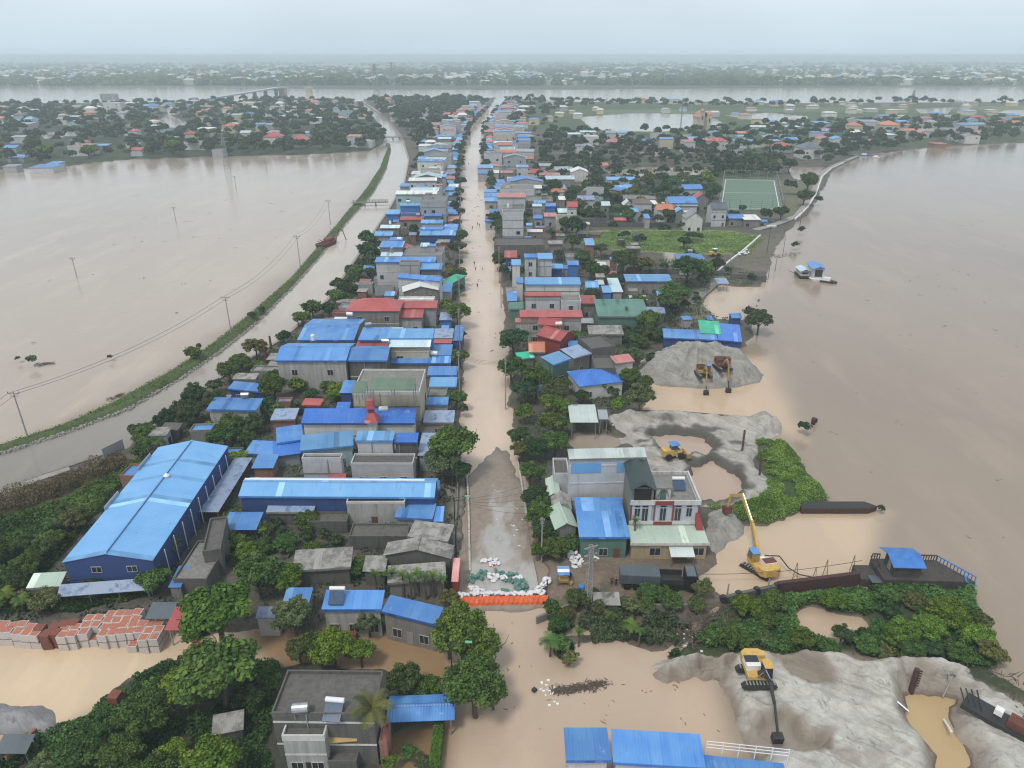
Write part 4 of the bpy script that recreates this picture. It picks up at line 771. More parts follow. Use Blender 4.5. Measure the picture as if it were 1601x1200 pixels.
# ---- right of the street
Z = 'on the right of the flooded street'
ROWS = [
 (889, 717, 1011, 700, 11.5, 'shed', 'silver', 'w_light', dict(y1=714, label='tall pale grey block with silver-white roof beside the villa', win=0, rise=.5)), (905, 839, 984, 777, 4.6, 'shed', 'blue', 'w_green', dict(label='large bright blue shed roof in front of the tall pale block', rise=.5, win=1)),
 (866, 740, 889, 716, 6, 'flat', 'deckdark', 'w_light', dict(win=1)), (854, 776, 876, 748, 4, 'gy', 'mint', 'w_conc', {}), (862, 796, 894, 774, 4, 'gy', 'asbestos', 'w_conc', dict(rise=.9)), (867, 828, 904, 793, 4, 'gy', 'mint', 'w_conc', dict(rise=1, y1=824, label='pale green gabled roof between roadside trees and the bright blue shed')),
 (891, 660, 935, 632, 4, 'shed', 'silver', 'w_dark', dict(label='rusty white sheet roof shed among trees, over a flooded yard', posts=True)), (936, 655, 951, 640, 3.6, 'shed', 'greyroof', 'w_dark', dict(posts=True)),
 (905, 604, 976, 578, 4, 'hip', 'royal', 'w_white', dict(y1=596, label='bright blue hipped roof among the trees near the sand pile', rise=1.8)), (864, 570, 893, 551, 6, 'shed', 'sky', 'w_green', dict(y1=560)), (888, 541, 904, 532, 4, 'shed', 'blue', 'w_grey', {}), (810, 561, 836, 549, 4, 'shed', 'tarp_green', 'w_conc', dict(win=0, y1=558)),
 (826, 550, 852, None, 5, 'gx', 'orange', 'w_conc', dict(D=6, rise=1.4)), (838, 523, 876, None, 6, 'gx', 'red', 'w_red', dict(y1=533, D=7, rise=1.4, label='dark red barn with red gabled roof below the white L-shaped house', win=0)),
 (925, 545, 962, 524, 6, 'flat', 'deckdark', 'w_dark', dict(y1=540)), (930, 575, 962, 556, 6, 'flat', 'deckdark', 'w_dark', {}), (962, 568, 992, 555, 6, 'shed', 'pink', 'w_white', dict(y1=564)), (896, 560, 925, 540, 5, 'shed', 'dullblue', 'w_conc', dict(y1=552)), (905, 590, 925, 578, 4, 'flat', 'deck', 'w_conc', {}),
 (920, 522, 975, 508, 4, 'shed', 'asbestos', 'w_conc', {}),
 (820, 444, 908, 433, 9, 'shed', 'sky', 'w_white', dict(label='long light blue roof over white upper storey, right row', win=5)), (820, 462, 877, 456, 8, 'shed', 'red', 'w_light', dict(win=2, rise=.3)), (877, 470, 908, 459, 7, 'flat', 'deck', 'w_light', {}), (806, 442, 818, 433, 7, 'shed', 'blue', 'w_white', {}),
 (907, 474, 933, 461, 5, 'shed', 'red', 'w_conc', {}), (934, 494, 1015, 467, 6, 'shed', 'green', 'w_green', dict(label='wide dark green sheet-roofed hall with green front, right of the street', cat='warehouse', rise=1.4)), (915, 449, 936, None, 5, 'gx', 'sky', 'w_grey', dict(D=6)), (942, 457, 957, 446, 4.5, 'shed', 'sky', 'w_blue', {}), (956, 456, 974, 434, 4.5, 'shed', 'pale', 'w_grey', {}),
 (978, 439, 1051, 428, 5, 'shed', 'sky', 'w_conc', {}), (812, 495, 911, 484, 8, 'shed', 'red', 'w_stain', dict(rise=.4, win=2, label='white L-shaped house with long red roof strip, right of the street')), (840, 507, 877, 494, 7, 'gx', 'red', 'w_stain', dict(D=5, y1=509)), (805, 503, 838, 497, 6.5, 'shed', 'pink', 'w_stain', {}),
 (792, 470, 808, 455, 4, 'shed', 'blue', 'w_grey', {}), (796, 482, 818, 472, 4, 'shed', 'green', 'w_green', dict(win=0)), (1063, 410, 1108, None, 5, 'hip', 'blue', 'w_white', dict(D=11, rise=1.8, label='blue hipped roof over white walls at the meadow edge')),
 (1037, 527, 1122, 513, 4, 'shed', 'blue', 'w_navy', dict(y1=531, label='long blue riverside roof behind the large sand pile', cat='shed', rise=.3)), (1122, 531, 1160, 506, 4.2, 'shed', 'royal', 'w_navy', dict(y1=534, rise=.3, label='deep blue riverside roof right of the bright green one', cat='shed')), (1094, 520, 1128, 501, 4.4, 'shed', 'tarp_green', 'w_conc', dict(label='bright green translucent roof between the blue riverside roofs', rise=.4, win=0, y1=522)),
 (1143, 497, 1160, None, 3.2, 'gx', 'blue', 'w_navy', dict(D=3.4, label='small square blue-roofed booth standing in the riverside flood', cat='shed')), (1105, 500, 1115, 493, 3, 'shed', 'blue', 'w_navy', dict(win=0)), (1122, 443, 1140, 434, 3, 'shed', 'dullblue', 'w_conc', dict(win=0, posts=True)),
 (819, 402, 839, 396, 10.5, 'shed', 'blue', 'w_light', {}), (840, 404, 864, 395, 9.5, 'shed', 'sky', 'w_light', {}), (799, 414, 814, 405, 9, 'shed', 'sky', 'w_white', {}), (788, 402, 808, 391, 7.5, 'shed', 'red', 'w_navy', {}), (782, 423, 798, 416, 4, 'shed', 'sky', 'w_conc', {}), (861, 419, 880, 412, 5, 'shed', 'sky', 'w_navy', {}), (887, 414, 905, 407, 6, 'shed', 'blue', 'w_blue', {}), (880, 420, 888, 414, 4, 'shed', 'blue', 'w_grey', {}),
 (772, 383, 851, 371, 6, 'flat', 'deckdark', 'w_dark', dict(label='long blackened concrete shell building, right row')), (785, 332, 818, 327, 13, 'flat', 'deck', 'w_light', dict(label='tallest pale grey block on the right of the street')), (776, 308, 822, 301, 10, 'shed', 'pink', 'w_light', {}), (786, 325, 800, 318, 9, 'flat', 'deck', 'w_grey', {}), (800, 323, 820, 312, 8, 'flat', 'deckdark', 'w_grey', {}), (781, 296, 835, 288, 10, 'flat', 'deck', 'w_light', {}),
 (822, 314, 864, 303, 7, 'flat', 'deck', 'w_conc', {}), (886, 323, 903, 315, 8, 'gx', 'red', 'w_white', dict(D=7, rise=1.8, label='white villa with small red gables at the end of right row')), (852, 322, 869, 317, 6, 'shed', 'blue', 'w_blue', {}), (834, 317, 853, 313, 7, 'shed', 'sky', 'w_grey', {}), (832, 322, 847, 318, 6.5, 'shed', 'pale', 'w_grey', {}), (872, 332, 887, 325, 5, 'shed', 'pale', 'w_grey', {}), (834, 341, 848, None, 4, 'gx', 'blue', 'w_grey', dict(D=5)), (850, 338, 870, 332, 5, 'shed', 'pink', 'w_grey', {}), (870, 342, 903, 333, 6, 'flat', 'deck', 'w_cream', {}), (873, 312, 884, 306, 7, 'shed', 'white', 'w_conc', {}),
 (756, 300, 776, 295, 5, 'shed', 'sky', 'w_grey', {}), (756, 307, 776, 301, 4.6, 'shed', 'blue', 'w_grey', {}), (757, 314, 777, 308, 4.4, 'shed', 'sky', 'w_grey', {}), (764, 333, 777, 325, 4.6, 'shed', 'blue', 'w_grey', {}), (757, 345, 777, 339, 4.2, 'shed', 'blue', 'w_grey', {}), (822, 352, 832, 348, 5, 'shed', 'sky', 'w_grey', {}), (824, 362, 848, 358, 4, 'shed', 'white', 'w_conc', {}), (915, 383, 930, 372, 5, 'shed', 'sky', 'w_brick', {}), (841, 382, 850, 376, 5, 'shed', 'white', 'w_conc', {}),
 (808, 285, 824, 281, 8, 'shed', 'sky', 'w_grey', {}), (833, 294, 847, 289, 8, 'shed', 'white', 'w_light', {}), (792, 280, 829, 276, 5, 'shed', 'mint', 'w_conc', {}), (807, 261, 826, 257, 9, 'shed', 'sky', 'w_light', {}), (782, 270, 802, 266, 7, 'shed', 'pink', 'w_conc', {}), (780, 265, 807, 259, 7, 'flat', 'slate', 'w_conc', {}), (800, 248, 823, 244, 8, 'shed', 'sky', 'w_light', {}), (756, 240, 784, 234, 9, 'flat', 'slate', 'w_light', {}), (781, 234, 805, 228, 9, 'shed', 'greyroof', 'w_cyan', {}),
 (756, 206, 775, 200, 8, 'shed', 'pink', 'w_conc', {}), (756, 194, 786, 190, 8, 'flat', 'deck', 'w_light', {}), (745, 262, 770, 256, 5, 'shed', 'sky', 'w_grey', {}), (746, 271, 770, 266, 5, 'shed', 'blue', 'w_grey', {}), (770, 270, 780, 264, 6, 'shed', 'white', 'w_grey', {}),
]
for r in ROWS:
    kw = dict(r[8]); kw.setdefault('zone', Z); yf = kw.pop('yf', r[3]); house(r[0], r[1], r[2], yf, r[4], r[5], r[6], r[7], **kw)
Z = 'in the hamlet right of the street'
for r in [(1046, 317, 1091, None, 6, 'gx', 'blue', 'w_light', dict(D=13, rise=2, label='broad blue gabled roof left of the football pitch')), (1057, 321, 1091, 316, 5, 'shed', 'pale', 'w_light', {}), (992, 318, 1020, None, 7, 'hip', 'browntile', 'w_light', dict(D=12, label='brown-roofed hall with pale pillars left of orange roof')), (1027, 328, 1053, None, 6, 'gx', 'orange', 'w_white', dict(D=9, rise=2, label='white house with orange gabled roof in the tree row')),
 (1056, 332, 1072, 320, 6, 'gy', 'sky', 'w_conc', dict(rise=1.5)), (1072, 342, 1100, 328, 6, 'gy', 'greyroof', 'w_white', dict(rise=3, label='white gable wall with steep grey roof at the meadow wall')), (1112, 326, 1138, 320, 8.5, 'gx', 'slate', 'w_light', dict(D=9, rise=2, label='tall pale tower house beside the football pitch')), (1086, 311, 1109, 301, 6, 'gy', 'red', 'w_conc', dict(rise=2.5)),
 (952, 296, 970, 287, 6, 'shed', 'blue', 'w_navy', dict(y1=298)), (968, 297, 1000, 286, 5, 'gx', 'sky', 'w_green', dict(D=11, y1=294)), (940, 321, 954, None, 7, 'gx', 'pale', 'w_conc', dict(D=8)), (974, 321, 989, None, 5, 'gy', 'white', 'w_white', dict(D=8, rise=2)), (969, 336, 984, 330, 4, 'shed', 'tarp_green', 'w_conc', {}), (988, 331, 999, 324, 5, 'shed', 'sky', 'w_grey', {}), (1008, 341, 1017, 336, 5, 'shed', 'blue', 'w_grey', {}), (1139, 341, 1165, None, 4, 'gx', 'blue', 'w_conc', dict(D=9, rise=1)), (1163, 343, 1190, 334, 4, 'shed', 'white', 'w_conc', {}), (1168, 346, 1200, 343, 3, 'shed', 'blue', 'w_conc', {}),
 (867, 266, 897, 258, 5, 'shed', 'greyroof', 'w_conc', {}), (892, 269, 920, 258, 6, 'gy', 'white', 'w_white', dict(rise=2, label='bright white roofed shed amid trees right of the street')), (853, 280, 899, 274, 5, 'shed', 'pale', 'w_conc', {}), (1255, 232, 1288, None, 8, 'hip', 'slate', 'w_white', dict(D=18, rise=4, label='white villa with grey hipped roof near the river bank')), (949, 222, 974, 213, 7, 'hip', 'pink', 'w_conc', {}), (914, 213, 936, 209, 9, 'flat', 'white', 'w_white', {}),
 (1350, 190, 1378, 180, 9, 'shed', 'greyroof', 'w_light', dict(label='large grey-blue roof in the right village centre')), (1382, 195, 1408, 188, 8, 'hip', 'orange', 'w_cream', {}), (1504, 195, 1531, 191, 9, 'shed', 'blue', 'w_light', {}), (1462, 225, 1482, 220, 3.4, 'shed', 'pink', 'w_brick', dict(label='small red-walled shed at the river edge, right village')), (1330, 196, 1350, 190, 9, 'hip', 'orange', 'w_cream', {}), (1510, 212, 1533, 204, 7, 'flat', 'deck', 'w_white', {}), (1275, 192, 1300, 184, 6, 'shed', 'sky', 'w_grey', {})]:
    kw = dict(r[8]); kw.setdefault('zone', Z); house(r[0], r[1], r[2], r[3], r[4], r[5], r[6], r[7], **kw)
Z = 'in the village beyond the flooded field'
for r in [(43, 262, 82, 256, 3.6, 'shed', 'blue', 'w_light', dict(label='wide bright blue roof at the shore, far left village')), (8, 246, 36, 241, 4, 'shed', 'blue', 'w_grey', {}), (70, 256, 90, 251, 4, 'shed', 'blue', 'w_grey', {}), (104, 228, 133, 224, 8, 'flat', 'pink', 'w_light', {}), (196, 225, 214, 217, 6, 'flat', 'white', 'w_white', dict(label='tilted-looking white cube house in left village trees')), (410, 214, 437, None, 8, 'hip', 'red', 'w_white', dict(D=16, rise=4, label='white house with red hipped roof near the flooded field shore')), (453, 219, 478, None, 6, 'hip', 'red', 'w_conc', dict(D=16, rise=4)),
 (541, 213, 562, 208, 9, 'shed', 'orange', 'w_light', {}), (556, 220, 581, 214, 6, 'flat', 'greyroof', 'w_light', {}), (330, 234, 346, 230, 6, 'flat', 'deck', 'w_grey', {}), (19, 194, 43, 187, 9, 'shed', 'greyroof', 'w_grey', {}), (198, 205, 213, 199, 8, 'hip', 'red', 'w_white', {}), (160, 160, 187, 158, 14, 'flat', 'white', 'w_white', dict(D=12)), (150, 183, 170, 177, 6, 'flat', 'greyroof', 'w_light', {}), (372, 160, 395, 158, 9, 'flat', 'white', 'w_white', {}), (345, 197, 366, 192, 7, 'hip', 'orange', 'w_cream', {}), (2, 260, 24, 256, 4, 'shed', 'greyroof', 'w_grey', {}), (606, 166, 618, 161, 10, 'flat', 'white', 'w_white', {})]:
    kw = dict(r[8]); kw.setdefault('zone', Z); house(r[0], r[1], r[2], r[3], r[4], r[5], r[6], r[7], **kw)
# ---- fill: the far rows along the street and the villages
def clash(x, y, r):
    for P, u, v, W, D, h in RECTS:
        d = Vector((x, y, 0))-P; a, b_ = d.dot(u), d.dot(v)
        if -r < a < W+r and -r < b_ < D+r: return True
    return False
rnd = random.Random(11)
FILL = []
RCS = ['blue', 'sky', 'blue', 'pale', 'greyroof', 'deck', 'deck', 'red', 'pink', 'orange', 'white', 'dullblue', 'deckdark']
CRr = [(b_, c_) for b_, c_ in CR]
def filler(cx, cy_, W, D, h, zone, rk=None, rc=None):
    if clash(cx-W/2, cy_-D/2, 0) or clash(cx+W/2, cy_-D/2, 0) or clash(cx, cy_, 1) or clash(cx-W/2, cy_+D/2, 0) or clash(cx+W/2, cy_+D/2, 0): return False
    if 'left of' in zone and cx-W/2 < streetx(CRr, cy_)+2: return False
    rc = rc or rnd.choice(RCS); rk = rk or ('flat' if rc in ('deck', 'deckdark') else rnd.choice(('shed', 'shed', 'gx', 'gy')) if rc not in ('red', 'orange') else rnd.choice(('hip', 'gx')))
    a = Vector((cx-W/2, cy_-D/2, 0)); s = rnd.uniform(-.12, .12); b_ = a+Vector((W, W*s, 0))
    wc = rnd.choice(('w_grey', 'w_light', 'w_light', 'w_white', 'w_cream', 'w_conc', 'w_cyan')); u_ = (b_-a).normalized(); FILL.append((topx((cx, cy_, h))[2]/math.sqrt(W*h), a, b_, D, h, rk, rc, wc, zone)); RECTS.append((a.copy(), u_, Vector((-u_.y, u_.x, 0)), (b_-a).length, D, h)); return True
def streetx(pts, y): return float(edge(pts, np.array([y]))[0])
for side, RX, s in (('on the left of the flooded street', RL, -1), ('on the right of the flooded street', RR, 1)):
    y = 330
    while y < 1120:
        xe = streetx(RX, y); D = rnd.uniform(6, 11); 
        L1 = rnd.uniform(5, 8); filler(xe+s*(4+L1/2), y, L1, D*.8, rnd.uniform(3.5, 5), side, 'shed', rnd.choice(('blue', 'sky', 'blue', 'pink')))
        L2 = rnd.uniform(11, 20); filler(xe+s*(5+L1+L2/2), y, L2, D, rnd.choice((4, 7, 8, 10, 11)), side)
        if rnd.random() < .45: L3 = rnd.uniform(8, 14); filler(xe+s*(7+L1+L2+L3/2), y, L3, D*.9, rnd.uniform(3.5, 7), side)
        y += D+rnd.uniform(.8, 6)*(1+y/900)
def scatter(poly, nmax, zone, gap=9, seed=1, hmin=3.5, hmax=9):
    q = random.Random(seed); P = ppoly(poly); xs = [p[0] for p in P]; ys = [p[1] for p in P]; k = 0
    for _ in range(nmax*12):
        x, y = q.uniform(min(xs), max(xs)), q.uniform(min(ys), max(ys))
        if inside(x, y, P) and not clash(x, y, gap) and abs(topx((x, y, 0))[0]-800) < 860 and gz(x, y) > .3:
            W, D = q.uniform(8, 17), q.uniform(7, 13)
            if filler(x, y, W, D, q.uniform(hmin, hmax), zone): k += 1
        if k >= nmax: break
scatter([(0, 262), (95, 255), (300, 240), (480, 235), (575, 230), (585, 190), (560, 165), (430, 162), (300, 168), (0, 172)], 80, 'in the village beyond the flooded field', 11, 3)
scatter([(850, 330), (900, 335), (1110, 330), (1110, 290), (930, 262), (850, 240)], 12, 'in the hamlet right of the street', 6, 4, 3.5, 6)
scatter([(880, 240), (1000, 240), (1200, 245), (1320, 232), (1600, 212), (1600, 190), (1280, 200), (1100, 216), (900, 216)], 62, 'in the hamlet right of the street', 14, 5)
scatter([(800, 200), (880, 210), (900, 170), (1200, 168), (1500, 168), (1500, 162), (800, 160)], 5, 'on the low ground before the far river', 16, 6)
scatter([(600, 175), (690, 200), (740, 170), (600, 162)], 8, 'on the low ground before the far river', 14, 8)

# small lean-tos and outhouses that crowd the plots
def lean(side, RX, s, n_, y0, y1, seed, xr):
    q = random.Random(seed); k = 0
    for _ in range(n_*14):
        y = q.uniform(y0, y1); x = streetx(RX, y)+s*q.uniform(*xr); W, D, h = q.uniform(2.5, 6.5), q.uniform(2, 4.5), q.uniform(2.3, 3.8)
        if s < 0 and x-W/2 < streetx(CRr, y)+3: continue
        if s > 0 and gz(x+W/2, y) < .3: continue
        if any(clash(x+a*W/2, y+b_*D/2, .1) for a in (-1, 0, 1) for b_ in (-1, 0, 1)) or gz(x, y) < .35: continue
        a = Vector((x-W/2, y-D/2, 0)); st = q.uniform(-.1, .1)
        house(0, 0, 0, h=h, rk=q.choice(('shed', 'shed', 'flat')) , rc=q.choice(('blue', 'sky', 'dullblue', 'asbestos', 'asbestos', 'deckdark', 'silver', 'red', 'greyroof')), wc=q.choice(('w_conc', 'w_dark', 'w_grey', 'w_brick')), world_=(a, a+Vector((W, W*st, 0)), D), zone=side, cat='shed', win=0, rise=.35); k += 1
        if k >= n_: break
lean('on the left of the flooded street', RL, -1, 60, 98, 330, 31, (3, 62)); lean('on the right of the flooded street', RR, 1, 42, 140, 330, 32, (3, 60))

FILL.sort(key=lambda f: f[0]); nh = sum(1 for a in AUTO if a[4] == 'house'); MASS = []
for f in FILL:
    isr = f[4] > 4.3 and (f[2]-f[1]).length > 4; nr = len(RECTS)
    if isr and nh >= 296: MASS.append(f); continue
    nh += isr; house(0, 0, 0, h=f[4], rk=f[5], rc=f[6], wc=f[7], world_=(f[1], f[2], f[3]), zone=f[8], small=True); RECTS[nr:] = []
# ================================================================ trees and plants
def leaf_quads(C, Nn, size, rg, asp=1.0):
    n = len(C); r = rg.normal(size=(n, 3)); a = np.cross(Nn, r); a /= np.linalg.norm(a, axis=1)[:, None]+1e-9; b_ = np.cross(Nn, a); s = (size*rg.uniform(.6, 1.35, n))[:, None]
    V = np.stack([C-a*s*asp, C-b_*s, C+a*s*asp, C+b_*s], 1).reshape(-1, 3); return V, np.arange(4*n).reshape(n, 4)
def crown_mesh(name, seed, mat, nclump=34, nleaf=3500, size=.085, flat=.78, gap=.0, spread=1.0, mesh_only=True, inner=.5):
    rg = np.random.default_rng(seed); d = rg.normal(size=(nclump, 3)); d /= np.linalg.norm(d, axis=1)[:, None]; d[:, 2] = np.where(d[:, 2] < -.35, -d[:, 2]*.6, d[:, 2])
    rad = rg.uniform(.45, .80 if nclump < 80 else .92, nclump)*spread*(1+.22*np.sin(d[:, 0]*3+seed)*np.cos(d[:, 1]*4+seed*2)); rad[:nclump//5] *= .45; cc = d*rad[:, None]*np.array([1, 1, flat]); cr_ = rg.uniform(.20, .36, nclump)*(1-gap)*(1 if nclump < 80 else .74); tone = rg.uniform(0, 1, nclump)**1.2
    w = cr_**2; k = rg.choice(nclump, nleaf, p=w/w.sum()); e = rg.normal(size=(nleaf, 3)); e /= np.linalg.norm(e, axis=1)[:, None]; e[:, 2] = np.where((e[:, 2] < 0) & (rg.random(nleaf) < .55), -e[:, 2], e[:, 2])
    P = cc[k]+e*(cr_[k]*rg.uniform(.55, 1.18, nleaf))[:, None]*np.array([1, 1, .85]); nn = e+rg.normal(size=(nleaf, 3))*.45; nn[:, 2] += .25; nn /= np.linalg.norm(nn, axis=1)[:, None]
    V, Fq = leaf_quads(P, nn, size, rg); t = np.clip(tone[k]*.45+rg.uniform(-.15, .7, nleaf), 0, 1); return npmesh(name, V, Fq, mat, tone=np.repeat(t, 4)[:, None].repeat(3, 1), mesh_only=mesh_only)
def trunk_mesh(limbs=5, seed=0, lean=0):
    rg = random.Random(seed); q = MB(); q.tube((0, 0, -.25), (lean*.3, 0, .35), .075, .055, 7); q.tube((lean*.3, 0, .35), (lean, 0, 1.0), .055, .03, 7)
    for i in range(limbs):
        a = 2*PI*i/limbs+rg.uniform(-.4, .4); z0 = rg.uniform(.35, .75); e = Vector((math.cos(a)*rg.uniform(.3, .6)+lean, math.sin(a)*rg.uniform(.3, .6), z0+rg.uniform(.3, .6))); s = Vector((lean*z0, 0, z0))
        q.tube(s, e, .032, .012, 5); q.tube(e, e+Vector((math.cos(a+.6)*.2, math.sin(a+.6)*.2, .2)), .012, .005, 4)
    return q.build('trunk', 'bark', mesh_only=True)
TRUNKS = [trunk_mesh(4+i % 3, i, (i % 3-1)*.12) for i in range(4)]
KM = dict(dark='leaf_dark', mid='leaf_mid', bright='leaf_bright', olive='leaf_olive', dry='leaf_dry')
HI = {}; LO = {}
for k, mt in KM.items():
    HI[k] = [crown_mesh('crown', 10+i, mt, (110, 95, 60)[i], (13000, 12000, 7500)[i], (.043, .043, .050)[i], .72+.12*(i % 2), (.02, .02, .22)[i] if k != 'olive' else .2) for i in range(3)]
    LO[k] = [crown_mesh('crown', 30+i, mt, 30, 1800, .105, .75+.1*(i % 2), .0 if k != 'olive' else .15) for i in range(3)]
TREES = []     # x, y, r, kind, zone, trunk length factor, z
def T(cx, cy_, rpx, kind='mid', zone='', trunk=.5, flat=1.0, hc=None):
    # crown centre and radius as seen -> crown radius and place on the ground
    r = rpx/F*85
    for _ in range(4):
        h = (hc if hc else r*(.75+trunk)); p = at(cx, cy_, h); d = topx(p)[2]; r = rpx*d/F
    TREES.append([p.x, p.y, r, kind, zone, h, flat])
ZT = 'beside the street trees'
